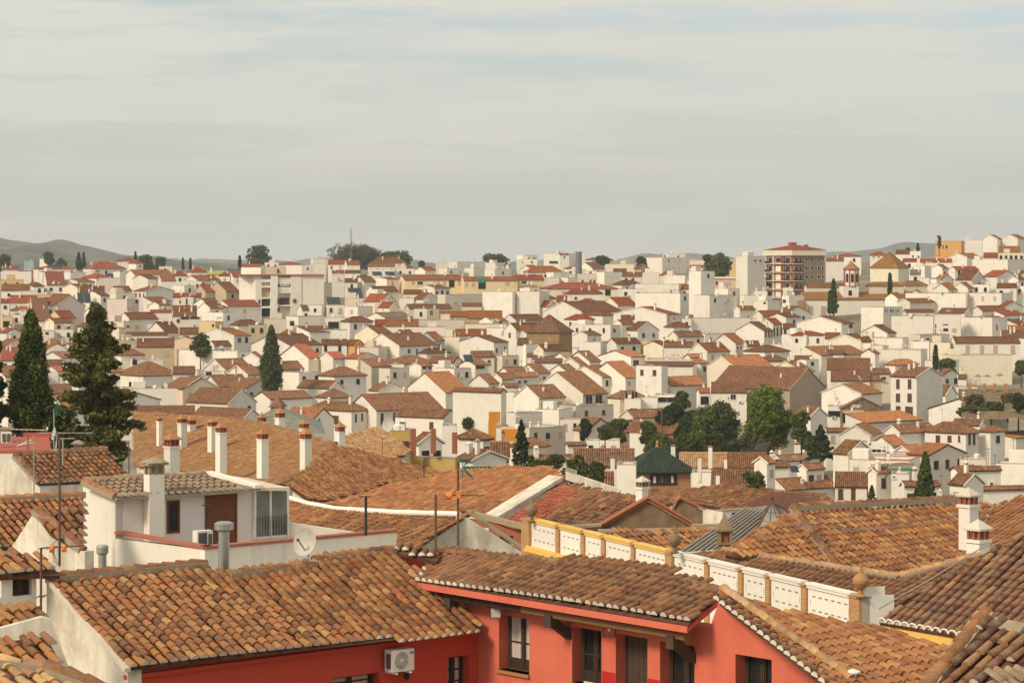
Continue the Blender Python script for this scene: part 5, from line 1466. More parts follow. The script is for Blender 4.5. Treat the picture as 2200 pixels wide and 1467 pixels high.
    h2 = roofhouse('house with a low brown slope running down behind the panelled parapet', (1700, 1500), 78, [
        (r2, [(1555, 1184), (1700, 1214), (1935, 1241), (2105, 1196), (2160, 1182), (1990, 1262), (1885, 1325), (1850, 1335), (1640, 1300), (1450, 1215), (1470, 1195)], 'brown', dict(pitch=.25, exp=.34, seed=7, ends=False))])
    ridge(h2, r2.hit(1555, 1184), r2.hit(1932, 1240), 'yellow'); ridge(h2, r2.hit(1932, 1240), r2.hit(2105, 1193), 'yellow')
    # hip end left of R1
    r1b = rplane(1600, 1180, 84, 'NL', .42); tiles(h, r1b, [(1703, 1098), (1640, 1128), (1556, 1184), (1600, 1200), (1700, 1200)], 'orange', maxo=0, seed=9, pitch=.27)
    # R3 dark roof with yellow cornice
    r3 = rplane(2080, 1366, 63, 'NL', .50)
    h3 = roofhouse('house with a steep dark brown tile roof and a yellow cornice at the right edge', (2050, 1600), 66, [
        (r3, [(1888, 1334), (2082, 1368), (2112, 1332), (2210, 1348), (2210, 1130), (2150, 1178), (2000, 1258)], 'dark', dict(pitch=.27, exp=.36, seed=10))])
    ea, eb = r3.hit(1888, 1334), r3.hit(2090, 1369); nn3 = DD['NL']
    m = MB()
    for i in range(int((eb-ea).length/.27)):
        c = ea+(eb-ea).normalized()*(.27*(i+.5))+nn3*.03; u_ = (eb-ea).normalized(); up = Z
        for k_ in range(6):
            a0, a1 = math.pi*k_/6, math.pi*(k_+1)/6
            m.tube(c+u_*math.cos(a0)*.125+up*(math.sin(a0)*.10), c+u_*math.cos(a1)*.125+up*(math.sin(a1)*.10), .022, 0, 5)
    m.obj('eave_edging', 'wall_parapet', h3, kind='stuff')
    m = MB()
    for (dz, o_, hh) in ((-.32, .02, .20), (-.44, .10, .10), (-.9, -.05, .45), (-6, -.1, 5.1)): m.obox(ea+Z*dz+nn3*o_, (eb-ea), -nn3*.4, Z*hh)
    m.obj('cornice', 'yellow_trim', h3)
    m = MB(); m.obox(r3.hit(2108, 1330)+Z*.02, r3.hit(2205, 1350)-r3.hit(2108, 1330), DD['NL']*.9-Z*.6, Z*.12); m.obj('flashing', 'mortar', h3)
    # cable across
    pts = [(1888, 1322), (1940, 1292), (2000, 1258), (2060, 1220), (2110, 1190), (2160, 1176)]; m = MB()
    pr3 = [r3.hit(*q)+Z*.18 for q in pts]
    for a, b_ in zip(pr3[:-1], pr3[1:]): m.tube(a, b_, .018, 0, 5)
    single(m, 'roof_cable', 'cable', 'thin grey cable lying up the edge of the dark brown roof', 'cable', pr3[0])
    pts = [r1.hit(x, y)+Z*.35 for x, y in ((1670, 1150), (1760, 1154), (1850, 1158), (1950, 1152), (2020, 1138), (2068, 1120))]; m = MB()
    for a, b_ in zip(pts[:-1], pts[1:]): m.tube(a, b_, .014, 0, 5)
    single(m, 'roof_cable', 'cable', 'pale wire stretched across the orange hip roof to the chimneys', 'cable', pts[0])
    # R4 nearest roof at bottom right
    r4 = rplane(2050, 1480, 45, 'NL', .50)
    h4 = roofhouse('house with coarse heavy barrel tiles at the bottom right corner', (2120, 1700), 47, [
        (r4, [(1985, 1480), (2036, 1440), (2112, 1338), (2210, 1358), (2210, 1408), (2075, 1480)], 'dark', dict(pitch=.27, exp=.40, seed=11, jit=1.8, sag=.05))])
    ridge(h4, r4.hit(1990, 1480), r4.hit(2118, 1318), 'brown', r=.16)
    r4b = rplane(2150, 1480, 44, 'NR', .5); m = MB(); 
    tiles(h4, r4b, [(2085, 1480), (2210, 1412), (2210, 1480)], 'grey', 'mortar', maxo=0, seed=12, ends=False)
    # R5
    r5 = rplane(2110, 1185, 98, 'NL', .33)
    h5 = roofhouse('house with a weathered orange slope rising to the right edge behind the two chimneys', (2180, 1400), 100, [
        (r5, [(2085, 1178), (2112, 1186), (2160, 1180), (2210, 1160), (2210, 1062), (2132, 1084), (2120, 1120)], 'orange', dict(pitch=.26, exp=.36, seed=13, ends=False))])
    # twin chimneys
    def bigchim(x0, x1, yt, yb, D, label, cap='brick_red', th=TH, tall=1.0, lid='mortar_pale'):
        c = px(x0, yb, D); d2 = dirs(th); Bc, Ac = d2['FR'], d2['FL']; m = MB(); tot = (x1-x0)/F*D; w_ = tot/(Bc.x+.45*abs(Ac.x)*1.0); w_ = tot/1.30
        c = px(x0+(x1-x0)*.42, yb, D); zt = px(x0, yt, D).z; H_ = zt-c.z; cap_h = .95*tall*w_/.62
        m.obox(c-Z*.6, Bc*w_, Ac*w_, Z*(H_-cap_h+.6)); bz = c+Z*(H_-cap_h); m.obox(bz-Bc*.05-Ac*.05, Bc*(w_+.1), Ac*(w_+.1), Z*.1)
        t = thing('chimney', label, 'chimney', c-Z*.6); m.obj('stack', 'wall_white', t)
        m = MB(); o = bz+Z*.1
        for a_ in (0, .4, .8):
            for b2 in (0, .8): m.obox(o+Bc*w_*(a_+.02)+Ac*w_*(b2+.02), Bc*w_*.16, Ac*w_*.16, Z*cap_h*.36)
        for b2 in (.4,): 
            for a_ in (0, .8): m.obox(o+Bc*w_*(a_+.02)+Ac*w_*b2, Bc*w_*.16, Ac*w_*.16, Z*cap_h*.36)
        m.obox(o+Bc*w_*.25+Ac*w_*.25, Bc*w_*.5, Ac*w_*.5, Z*cap_h*.36)
        m.obj('vent_bricks', cap, t); m = MB(); o2 = o+Z*cap_h*.36; q = w_*.16; m.obox(o2-Bc*q-Ac*q, Bc*(w_+2*q), Ac*(w_+2*q), Z*.06)
        ctr = o2+(Bc+Ac)*w_/2; k4 = [o2-Bc*q-Ac*q+Z*.06, o2+Bc*(w_+q)-Ac*q+Z*.06, o2+Bc*(w_+q)+Ac*(w_+q)+Z*.06, o2-Bc*q+Ac*(w_+q)+Z*.06]
        apx = ctr+Z*(cap_h*.45); m.add(k4+[apx], [(0, 1, 4), (1, 2, 4), (2, 3, 4), (3, 0, 4)])
        if lid == 'ochre_sill': m.lathe(apx-Z*.1*w_/.6, [(.05, 0), (.09, .06), (.02, .25)], 0, 6)
        m.obj('cap', lid, t)
    bigchim(2067, 2106, 1045, 1145, 84, 'white chimney with pyramid cap, the farther of the right-hand pair')
    bigchim(2085, 2131, 1113, 1220, 78, 'white chimney with pyramid cap, the nearer of the right-hand pair')
    # ---------- middle roofs
    m1 = rplane(1080, 1100, 128, 'NL', .30)
    roofhouse('house under a long low orange roof between the sunken valley and the parapet', (950, 1300), 135, [
        (m1, [(700, 1082), (770, 1062), (850, 1035), (880, 1037), (1000, 1003), (1100, 1000), (1185, 1004), (1216, 1030), (1140, 1068), (1075, 1102), (985, 1100), (800, 1093)], 'orange', dict(pitch=.27, exp=.36, seed=14, ends=False, maxo=60, mass=12))])
    m2 = rplane(980, 1108, 112, 'NL', .33)
    h = roofhouse('house with a patchy old tile slope below a whitewashed ridge line', (800, 1350), 112, [
        (m2, [(600, 1064), (720, 1094), (850, 1104), (988, 1107), (1015, 1100), (975, 1122), (880, 1185), (600, 1150)], 'mix', dict(pitch=.27, exp=.38, seed=15, ends=False, jit=2))])
    for a, b_ in (((612, 1070), (660, 1085)), ((660, 1085), (720, 1096)), ((720, 1096), (850, 1104)), ((850, 1104), (988, 1108))):
        m = MB(); p, q = m2.hit(*a)+Z*.08, m2.hit(*b_)+Z*.08; m.tube(p, q, .13, 0, 8); m.obj('ridge_mortar', 'wall_parapet', h)
    wg = wplane(m2.hit(985, 1110)+DD['NR']*.3, Vector((.97, .24, 0)))
    wallpoly(h, wg, [(870, 1200), (985, 1110), (1005, 1112), (1128, 1190), (1128, 1300), (870, 1300)], 'wall_old', th=.3)
    m = MB(); p, q = wg.hit(1005, 1108)+Z*.1, wg.hit(1130, 1192)+Z*.1; m.obox(p, q-p, Vector((.1, .5, 0)), Z*.12); m.obj('verge', 'cornice_stone', h)
    # red brick opening wall behind
    hb = thing('garden_wall', 'ruddy brick wall with two openings right of the grey gable', 'wall', px(1070, 1300, 118)); wb = wplane(px(1010, 1115, 118), Vector((.96, -.27, 0))); wb.d = Vector((.96, -.27, 0))
    wall_holes(hb, wb, [(1005, 1115), (1060, 1123), (1130, 1152), (1130, 1260), (1005, 1260)], [(1032, 1133, 1050, 1148), (1075, 1150, 1103, 1172)], 'wall_brick', th=.4)
    m = MB(); p, q = wb.hit(1003, 1108), wb.hit(1133, 1140); m.obox(p, q-p, Vector((.1, .5, 0)), Z*.25); m.obj('coping', 'cornice_stone', hb)
    m4 = rplane(1150, 1132, 118, 'NL', .36)
    h = roofhouse('house with a ruined brown roof and new red tile strip left of the stucco pediment', (1200, 1350), 122, [
        (m4, [(1062, 1128), (1212, 1040), (1225, 1050), (1262, 1072), (1180, 1112), (1110, 1150), (1070, 1145)], 'red', dict(pitch=.25, exp=.34, seed=16, ends=False, maxo=180)),
        (rplane(1300, 1125, 116, 'NL', .34), [(1110, 1150), (1170, 1112), (1250, 1062), (1215, 1036), (1300, 1058), (1380, 1072), (1445, 1078), (1300, 1128), (1260, 1136), (1150, 1135)], 'brown', dict(pitch=.26, exp=.36, seed=17, ends=False, jit=2.5, sag=.12, maxo=120))])
    pb = m4; 
    for (a, b_) in (((1058, 1130), (1210, 1036)),):
        p, q = m4.hit(*a)+Z*.1, m4.hit(*b_)+Z*.1; m = MB(); m.obox(p, q-p, DD['FL']*1.1, Z*.2); m.obj('parapet', 'wall_old', h)
    p, q = px(1215, 1030, 150), px(1335, 1072, 132); m = MB(); m.obox(p, q-p, Vector((0, .6, 0)), Z*.5); 
    for i in range(14): m.obox(p+(q-p)*(i/60)+Z*.5, (q-p)*.006, Vector((0, .5, 0)), Z*.25)
    m.obj('parapet', 'wall_old', h)
    # pediment
    D5 = 108; hp = thing('gable_wall', 'weathered stucco pediment edged with red tiles above a stone cornice', 'gable', px(1385, 1300, D5)); w5 = wplane(px(1385, 1130, D5), Vector((1, .03, 0)))
    wallpoly(hp, w5, [(1292, 1132), (1390, 1078), (1482, 1130), (1482, 1145), (1292, 1145)], 'brownstone', th=.8)
    for a, b_ in (((1288, 1136), (1392, 1076)), ((1392, 1076), (1486, 1130))):
        p, q = w5.hit(*a)-Vector((0, .15, 0)), w5.hit(*b_)-Vector((0, .15, 0)); m = MB(); m.obox(p, q-p, Vector((0, .6, 0)), Z*.10); m.obox(p+Z*.14-Vector((0, .1, 0)), q-p, Vector((0, .8, 0)), Z*.07); m.obj('tile_coping', 'wall_brick', hp)
    m = MB()
    for (x0, y0, x1, y1, D_) in ((1180, 1133, 1292, 1126, D5-.6), (1285, 1139, 1560, 1134, D5-1.2), (1480, 1128, 1645, 1124, D5+2)):
        p, q = px(x0, y0, D_), px(x1, y1, D_); 
        for dz, o_ in ((0, 0), (-.12, .12), (-.24, .22)): m.obox(p+Z*(dz-.1)+Vector((0, o_, 0)), q-p, Vector((0, .5, 0)), Z*.11)
        m.obox(p-Z*2.6+Vector((0, .35, 0)), q-p, Vector((0, .3, 0)), Z*2.3)
    m.obj('cornice', 'cornice_stone', hp)
    w6 = wplane(px(1510, 1100, 120), Vector((1, .1, 0)))
    h6 = thing('gable_wall', 'small grey stucco gable with an orange edge right of the pediment', 'gable', px(1500, 1200, 121)); wallpoly(h6, w6, [(1450, 1100), (1463, 1072), (1510, 1096), (1510, 1140), (1450, 1140)], 'brownstone', th=1.2)
    for a, b_ in (((1436, 1092), (1462, 1070)), ((1462, 1070), (1514, 1096))):
        p, q = w6.hit(*a)-Vector((0, .15, 0)), w6.hit(*b_)-Vector((0, .15, 0)); m = MB(); m.obox(p, q-p, Vector((0, .7, 0)), Z*.09); m.obj('tile_coping', 'wall_brick', h6)
    # M6 small slope under the cornice
    m6 = rplane(1430, 1185, 96, 'NR', .45)
    roofhouse('house with lumpy orange tiles under the stone cornice behind the yellow rails', (1430, 1400), 98, [
        (m6, [(1325, 1137), (1300, 1165), (1330, 1200), (1440, 1215), (1465, 1188), (1530, 1143), (1535, 1134), (1420, 1140)], 'mix', dict(pitch=.29, exp=.38, seed=18, ends=False, jit=1.8))])
    # M7 slatted metal roof with skylight
    z7 = rplane(1470, 1190, 96, 'NR', .55, th=math.radians(50)); hz_ = thing('lean_to_roof', 'grey slatted metal roof sloping down left of the glass lantern', 'metal roof', px(1560, 1350, 98))
    P = [z7.hit(*q) for q in ((1455, 1192), (1600, 1092), (1650, 1085), (1662, 1110), (1560, 1192))]; m = MB(); m.prism(P, -Z*.15); m.obj('sheet', 'zinc', hz_)
    m = MB()
    for i in range(9):
        t_ = i/8; a = z7.hit(1457+t_*100, 1191.5); b_ = z7.hit(1602+t_*55, 1093+t_*14); m.tube(a+Z*.05, b_+Z*.05, .05, 0, 6)
    m.obj('seam', 'zinc_seam', hz_)
    c = px(1668, 1118, 100); t = thing('roof_lantern', 'pyramid glass roof lantern with thin metal bars and a ball on top', 'roof lantern', c-Z*1.5)
    apx = px(1658, 1078, 100); m = MB(); bs4 = [px(1625, 1140, 99), px(1708, 1150, 98), px(1705, 1108, 104), px(1640, 1100, 104)]; m.add(bs4+[apx], [(0, 1, 4), (1, 2, 4), (2, 3, 4), (3, 0, 4), (0, 3, 2, 1)]); m.obj('glazing', 'skylight_glass', t)
    m = MB()
    for i in range(4):
        m.tube(bs4[i], apx, .04, 0, 5); m.tube(bs4[i], bs4[(i+1) % 4], .04, 0, 5)
        for k_ in (1/3, 2/3): m.tube(bs4[i].lerp(bs4[(i+1) % 4], k_), apx, .025, 0, 4)
    for k_ in (.35, .65):
        for i in range(4): m.tube(bs4[i].lerp(apx, k_), bs4[(i+1) % 4].lerp(apx, k_), .02, 0, 4)
    m.lathe(apx, [(.08, 0), (.04, .1), (.09, .2), (.02, .32), (.01, .5)], 0, 8); m.obj('glazing_bar', 'rust', t)
    # brick roof turret
    c = px(1557, 1190, 92); t = thing('roof_turret', 'small square brick vent turret with a pyramid cap beside the metal roof', 'turret', c-Z*.5); m = MB(); w_ = .5
    m.box(c+Z*.0, (w_*.9, w_*.9, .8)); m.box(c+Z*.42, (w_*1.2, w_*1.2, .08))
    for a_ in (-1, 1):
        for b2 in (-1, 1): m.box(c+Vector((a_*w_*.42, b2*w_*.42, .66)), (w_*.2, w_*.2, .42))
    m.obj('body', 'brick_dark', t); m = MB(); m.box(c+Z*.9, (w_*1.35, w_*1.35, .06)); m.lathe(c+Z*.93, [(w_*.95, 0), (w_*.5, .22), (.05, .52), (.02, .6)], 0, 4, math.pi/4); m.obj('cap', 'brownstone', t)
    m = MB(); m.box(c+Z*.64, (w_*.5, w_*.5, .4)); m.obj('vent', 'wall_brick', t)
    m = MB(); a, b_ = px(1462, 1196, 84), px(1560, 1188, 90); m.obox(a-Z*.3, b_-a, Vector((0, .3, 0)), Z*.42); single(m, 'parapet_wall', 'wall_old', 'low whitewashed parapet just behind the white part of the panelled one', 'parapet', a)
    # M8 wavy roof
    m8 = rplane(1560, 1100, 165, 'NL', .30)
    roofhouse('house with a long undulating brown roof right of the green-roofed pavilion', (1600, 1250), 170, [
        (m8, [(1395, 1080), (1400, 1048), (1500, 1055), (1540, 1046), (1600, 1048), (1700, 1052), (1770, 1058), (1795, 1085), (1640, 1090), (1590, 1100), (1500, 1085)], 'brown', dict(pitch=.28, exp=.4, seed=19, ends=False, maxo=0, mass=14, sag=.25))])
    house(1540, 1552, 1645, 1098, 1090, 'f', 'brown', 'white', D=150, label='low white shed wall with a small dark opening under the undulating roof', W=[(1572, 1100, 1590, 1108)], c=0, rec=False, H=5)
    bigchim(1369, 1394, 1022, 1072, 112, 'square white chimney with a brick vent in front of the green-roofed pavilion', cap='brick_dark')
    # ---------- G: the broad chimneyed roof, left centre
    g1 = rplane(560, 1030, 205, 'NL', .28); 
    hg = roofhouse('large building under the broad ochre tile roof bristling with white chimneys', (500, 1250), 210, [
        (g1, [(285, 885), (400, 890), (560, 905), (700, 945), (722, 952), (690, 975), (625, 1045), (540, 1034), (450, 1022), (380, 1012), (290, 1000)], 'ochre', dict(pitch=.27, exp=.40, seed=20, ends=False, maxo=0, mass=14)),
        (rplane(700, 1074, 178, 'NR', .34), [(715, 953), (850, 985), (978, 1022), (915, 1048), (830, 1036), (770, 1060), (705, 1075), (660, 1073), (622, 1046), (650, 1010)], 'mix', dict(pitch=.29, exp=.40, seed=21, ends=False, maxo=0, mass=14)),
        (rplane(880, 985, 222, 'NR', .34), [(742, 935), (800, 918), (820, 920), (885, 968), (870, 978), (830, 984), (780, 968), (730, 955)], 'yellow', dict(pitch=.28, exp=.40, seed=22, ends=False, maxo=0, mass=14))])
    ridge(hg, g1.hit(722, 953), g1.hit(622, 1046), 'brown', r=.2)
    k_ = 0
    for (x0, x1, yt, yb, D, lb) in ((336, 348, 893, 950, 225, 'slim stone chimney at the far left of the chimneyed roof'), (352, 384, 925, 1002, 150, 'stout grey chimney with a red brick lantern and spike nearest the white terrace house'), (381, 401, 888, 970, 222, 'tall white chimney standing just behind the red-topped stout one'), (399, 420, 890, 938, 228, 'short mottled chimney behind the tall pair on the left of the broad roof'),
                                 (446, 466, 895, 972, 218, 'left one of the two adjoining tall white chimneys'), (463, 486, 905, 1002, 205, 'right one of the two adjoining tall white chimneys'), (552, 576, 918, 1012, 200, 'tall white chimney in the middle of the broad roof'), (553, 572, 886, 922, 236, 'chimney just left of the green sheet dome'), (591, 612, 875, 927, 236, 'white chimney in front of the green sheet dome'),
                                 (645, 669, 918, 995, 196, 'tall white chimney above the ridge junction of the broad roof'), (643, 664, 898, 935, 232, 'short white chimney hidden behind the one on the ridge junction'), (720, 741, 905, 958, 214, 'white chimney at the peak where ochre and dark slopes meet')):
        bigchim(x0, x1, yt, yb, D, lb, lid='ochre_sill')
    # green dome-like sheet roof
    c = px(600, 925, 250); t = thing('sheet_roof', 'grey-green sheet pyramid roof with a small red lantern behind the chimneys', 'roof', c-Z*2); m = MB()
    b4 = [px(528, 918, 246), px(700, 932, 240), px(690, 905, 262), px(545, 900, 262)]; ap_ = px(597, 872, 252); m.add(b4+[ap_], [(0, 1, 4), (1, 2, 4), (2, 3, 4), (3, 0, 4), (3, 2, 1, 0)]); m.obj('cover', 'dome_green', t)
    m = MB(); m.lathe(px(597, 884, 252), [(.75, 0), (.75, .9)], 0, 4, .5); m.obj('lantern_base', 'dome_green', t); m = MB(); m.lathe(px(597, 874, 252), [(1.1, 0), (.1, 1.0)], 0, 4, .5); m.obj('lantern_roof', 'tile_brown', t)
    # red chimneys on the ochre house
    for i, (x, yt, yb) in enumerate(((884, 921, 968), (927, 921, 962), (973, 929, 963))):
        c = px(x, yb, 226); m = MB(); zt = px(x, yt, 226).z; m.obox(c-Z*.5, Vector((.42, .1, 0)), Vector((-.1, .42, 0)), Z*(zt-c.z+.5)); single(m, 'chimney', 'brick_red', ['leftmost', 'middle', 'rightmost'][i]+' of three plain red brick chimneys on the ochre house terrace', 'chimney', c-Z*.5)
    house(845, 978, 988, 985, 975, 'f', 'brown', 'ochre', D=226, label='ochre house with three red brick chimneys on its roof terrace', c=0, rec=False, H=12, th=62)
    # ---------- left-hand roofs
    l1 = rplane(85, 1036, 108, 'NR', .42)
    h = roofhouse('old house with lichen-grey barrel tiles and a stained white gable at the left edge', (120, 1250), 110, [
        (l1, [(83, 1037), (178, 1033), (278, 1024), (228, 963), (120, 968), (32, 977)], 'brown', dict(pitch=.28, exp=.36, seed=23, jit=1.4))])
    wg = wplane(l1.hit(83, 1037)+B*.2, 'FL'); wallpoly(h, wg, [(83, 1042), (83, 1150), (-10, 1150), (-10, 1010), (30, 982)], 'wall_old', th=.3)
    wf = wplane(l1.hit(83, 1037)+A*.4, 'FR'); wallpoly(h, wf, [(83, 1040), (280, 1028), (280, 1100), (83, 1120)], 'wall_old', th=.3)
    ridge(h, l1.hit(32, 978), l1.hit(228, 964), 'brown'); ridge(h, l1.hit(33, 979), l1.hit(84, 1036), 'brown', mort=True)
    l2 = rplane(60, 1178, 82, 'NR', .50)
    h = roofhouse('house with warm orange barrel tiles below the old white gable at the left', (60, 1350), 84, [
        (l2, [(-10, 1176), (40, 1172), (70, 1150), (180, 1150), (180, 1063), (100, 1065), (-10, 1073)], 'mix', dict(pitch=.28, exp=.36, seed=24))])
    ridge(h, l2.hit(-10, 1073), l2.hit(180, 1063), 'orange')
    wf = wplane(l2.hit(60, 1180)+A*.3, 'FR'); wallpoly(h, wf, [(-10, 1176), (60, 1172), (60, 1230), (-10, 1230)], 'stucco_', th=.3)
    l3 = rplane(176, 1180, 70, 'NR', .52)
    h = roofhouse('small white house with a steep weathered gable and a lichened roof beside the terrace house', (120, 1400), 72, [
        (l3, [(180, 1182), (110, 1142), (76, 1096), (110, 1090), (180, 1092)], 'brown', dict(pitch=.28, exp=.36, seed=25, jit=1.5))])
    wg = wplane(l3.hit(150, 1165)+B*.1, 'FL'); wallpoly(h, wg, [(25, 1175), (76, 1096), (112, 1146), (160, 1182), (182, 1184), (182, 1260), (25, 1260)], 'wall_old', th=.3)
    ridge(h, l3.hit(76, 1097), l3.hit(178, 1180), 'brown', mort=True)
    # L4 dormer
    l4 = rplane(40, 1236, 56, 'NR', .42)
    h = roofhouse('white dormer with two dark windows under lumpy red tiles at the left edge', (30, 1500), 57, [
        (l4, [(-10, 1236), (74, 1232), (130, 1232), (112, 1210), (40, 1188), (-10, 1192)], 'mix', dict(pitch=.25, exp=.34, seed=26, jit=1.6, mass=0))])
    wf = wplane(l4.hit(40, 1236)+A*.3, 'FR'); wf.d = B
    wall_holes(h, wf, [(-10, 1230), (78, 1226), (78, 1310), (-10, 1314)], [(27, 1236, 68, 1281), (-10, 1238, 3, 1284)], 'wall_white')
    casement(h, wf, 27, 1236, 68, 1281, bars=1, back=.12); casement(h, wf, -10, 1238, 3, 1284, bars=0, back=.12)
    l5 = rplane(30, 1350, 52, 'NR', .40)
    tiles(h, l5, [(-10, 1356), (92, 1326), (88, 1296), (55, 1302), (-10, 1300)], 'mix', maxo=60, seed=27, jit=1.5, pitch=.25)
    l6 = rplane(120, 1430, 47, 'NR', .45)
    h = roofhouse('house with a small slope of deep red tiles tucked below the tall white gable wall', (60, 1700), 49, [
        (l6, [(-10, 1420), (60, 1432), (140, 1434), (100, 1362), (20, 1372), (-10, 1375)], 'mix', dict(pitch=.26, exp=.34, seed=28, jit=1.5))])
    wl2 = wplane(l6.hit(100, 1362)+B*.3+A*.3, Vector((.96, .28, 0))); wallpoly(h, wl2, [(-10, 1352), (90, 1325), (110, 1330), (150, 1440), (-10, 1440)], 'wall_old', th=.2)
    l7 = rplane(100, 1480, 42, 'NR', .3)
    h = roofhouse('house with a mossy ridge of yellowish tiles at the bottom left corner', (60, 1800), 43, [
        (l7, [(-10, 1480), (215, 1480), (120, 1440), (40, 1424), (-10, 1418)], 'yellow', dict(pitch=.26, exp=.36, seed=29, jit=1.5))])
    ridge(h, l7.hit(-10, 1420), l7.hit(110, 1438), 'yellow', r=.12); ridge(h, l7.hit(100, 1437), l7.hit(222, 1482), 'brown', r=.16)
    # red roof terrace far left
    ht = thing('house', 'white building with a red-painted roof terrace carrying a cream cooling unit', 'house', px(50, 1100, 130)); p = px(-10, 968, 124); q = px(112, 965, 124)
    m = MB(); m.prism([px(-10, 968, 122), px(110, 965, 122), px(105, 938, 131), (px(-10, 938, 131))], -Z*.3); m.obj('terrace_floor', 'wall_redpaint', ht)
    m = MB(); m.obox(px(-10, 975, 121.9), Vector((2.8, 0, 0)), Vector((0, .3, 0)), -Z*4); m.obj('wall', 'wall_white', ht)
    m = MB(); m.obox(px(50, 944, 131), Vector((1.5, 0, 0)), Vector((0, .2, 0)), Z*.35); m.obj('terrace_curb', 'red_tarp', ht)
    c = px(3, 952, 124); m = MB(); m.obox(c, Vector((.5, .08, 0)), Vector((-.1, .35, 0)), Z*.55); t = thing('outdoor_unit', 'cream cooling unit with two dark vents on the red roof terrace', 'outdoor unit', c); m.obj('casing', 'ac_body', t)
    m = MB(); m.obox(c+Vector((.05, -.01, .06)), Vector((.17, .02, 0)), Vector((0, -.01, 0)), Z*.42); m.obox(c+Vector((.28, .02, .06)), Vector((.17, .02, 0)), Vector((0, -.01, 0)), Z*.42); m.obj('grille', 'grille', t)
    m = MB(); m.obox(px(-10, 924, 127), Vector((.85, .1, 0)), Vector((0, .5, 0)), Z*.12); m.obox(px(-10, 945, 127), Vector((.7, .1, 0)), Vector((0, .4, 0)), Z*.48); m.obj('chimney_slab', 'mortar', ht)
    c = px(167, 966, 106); m = MB(); m.box(c+Z*.1, (.3, .3, .25)); m.box(c+Z*.26, (.52, .5, .05)); m.lathe(c+Z*.28, [(.36, 0), (.2, .1), (.03, .14)], 0, 4, .78); single(m, 'chimney_cowl', 'mortar', 'low cowl with a pale slab cap on the lichen-grey roof ridge', 'cowl', c)
    # ---------- aerials
    def aerial(x, yt, yb, D, label, arms=(), mat='rust', r=.03, dishc=None):
        b_ = px(x, yb, D); tt = px(x, yt, D); t = thing('tv_aerial', label, 'aerial', b_); m = MB(); m.tube(b_, tt, r, 0, 6); m.obj('mast', mat, t)
        for (xa, ya, xb, yb2, n_, mt_) in arms:
            a, c = px(xa, ya, D), px(xb, yb2, D); m = MB(); m.tube(a, c, .018, 0, 5); d = (c-a).normalized(); e = Vector((-d.y, d.x, 0)); e = Vector((.3, .95, 0)) if abs(d.x) > .5 else Vector((1, .2, 0))
            e.normalize()
            for i in range(n_): q = a.lerp(c, (i+.5)/n_); m.tube(q-e*(.28-.01*i), q+e*(.28-.01*i), .010, 0, 4)
            m.obj('boom', mt_, t)
        return t
    t = aerial(128, 948, 1215, 64, 'tall dark mast with a yagi aerial and orange discs before the steep gable', [(85, 1177, 175, 1172, 8, 'rust')], r=.035)
    for (x, y, s) in ((112, 1178, 1.0), (138, 1178, .9)):
        c = px(x, y, 63.9); m = MB(); m.tube(c-Vector((.05, 0, 0)), c+Vector((.05, 0, 0)), .10*s, 0, 10); m.obj('orange_disc', 'orange_plastic', t)
    m = MB(); 
    for dx, dy in ((-10, 30), (-4, 34), (-16, 24)): m.tube(px(112, 1178, 63.9), px(122+dx+10, 1185+dy, 63.9), .008, 0, 4)
    m.tube(px(100, 1180, 63.9), px(150, 1135, 63.9), .01, 0, 4); m.obj('reflector_rods', 'rust', t)
    aerial(88, 1176, 1338, 53.5, 'thin rusty mast bracketed to the corner of the tall white gable wall', [(82, 1280, 98, 1280, 1, 'rust'), (83, 1337, 98, 1336, 1, 'rust')], r=.03)
    aerial(73, 935, 1065, 104, 'pale mast with long yagi booms over the red terrace', [(26, 922, 100, 924, 7, 'pale_sheet'), (80, 930, 200, 930, 12, 'galv')], 'galv')
    t = aerial(116, 878, 966, 108, 'slim pole with a green grid aerial beside the broad cypress', [(112, 883, 128, 872, 4, 'green_plastic')], 'galv')
    m = MB(); c = px(116, 882, 107.9)
    for i in range(6): m.tube(c+Vector((.0, 0, -.25+.1*i)), c+Vector((.32, 0, -.15+.12*i)), .012, 0, 4)
    m.tube(c, c+Vector((.45, 0, -.35)), .02, 0, 4); m.tube(c, c+Vector((.3, 0, .5)), .02, 0, 4); m.obj('green_grid', 'green_plastic', t)
    t = aerial(60, 935, 965, 112, 'low green grid aerial with white rods lying over the red terrace', [(36, 958, 70, 950, 3, 'white_metal'), (36, 958, 68, 944, 2, 'white_metal')], 'green_plastic')
    t = aerial(135, 940, 1000, 100, 'grey pole with a curved arm carrying the small dish at left', [(128, 942, 160, 942, 1, 'galv')], 'galv', r=.035)
    aerial(277, 950, 1016, 112, 'thin leaning aerial pole at the foot of the tall conifer', [(275, 950, 335, 950, 14, 'galv')], 'rust')
    aerial(443, 1083, 1180, 86, 'dark T-topped aerial post in front of the brown shutter door', [(434, 1085, 456, 1085, 1, 'dark_iron')], 'dark_iron', r=.035)
    aerial(786, 1066, 1150, 84, 'dark T-topped post rising over the patchy tile slope', [(770, 1066, 795, 1067, 3, 'dark_iron')], 'dark_iron', r=.05)
    aerial(936, 1062, 1196, 66, 'straight rusty pole at the left end of the coral house ridge', [], 'rust', r=.035)
    t = aerial(984, 992, 1172, 72, 'rusty mast with an orange-nosed yagi and green grid over the grey gable', [(955, 1063, 1040, 1064, 6, 'rust'), (988, 1007, 1055, 1003, 8, 'pale_sheet')], 'rust', r=.035)
    m = MB(); c = px(962, 1065, 71.9); m.tube(c-Vector((.08, 0, 0)), c+Vector((.12, 0, 0)), .10, 0, 8); m.box(px(985, 1062, 71.8), (.12, .12, .2)); m.obj('orange_nose', 'orange_plastic', t)
    m = MB(); c = px(994, 1004, 71.9)
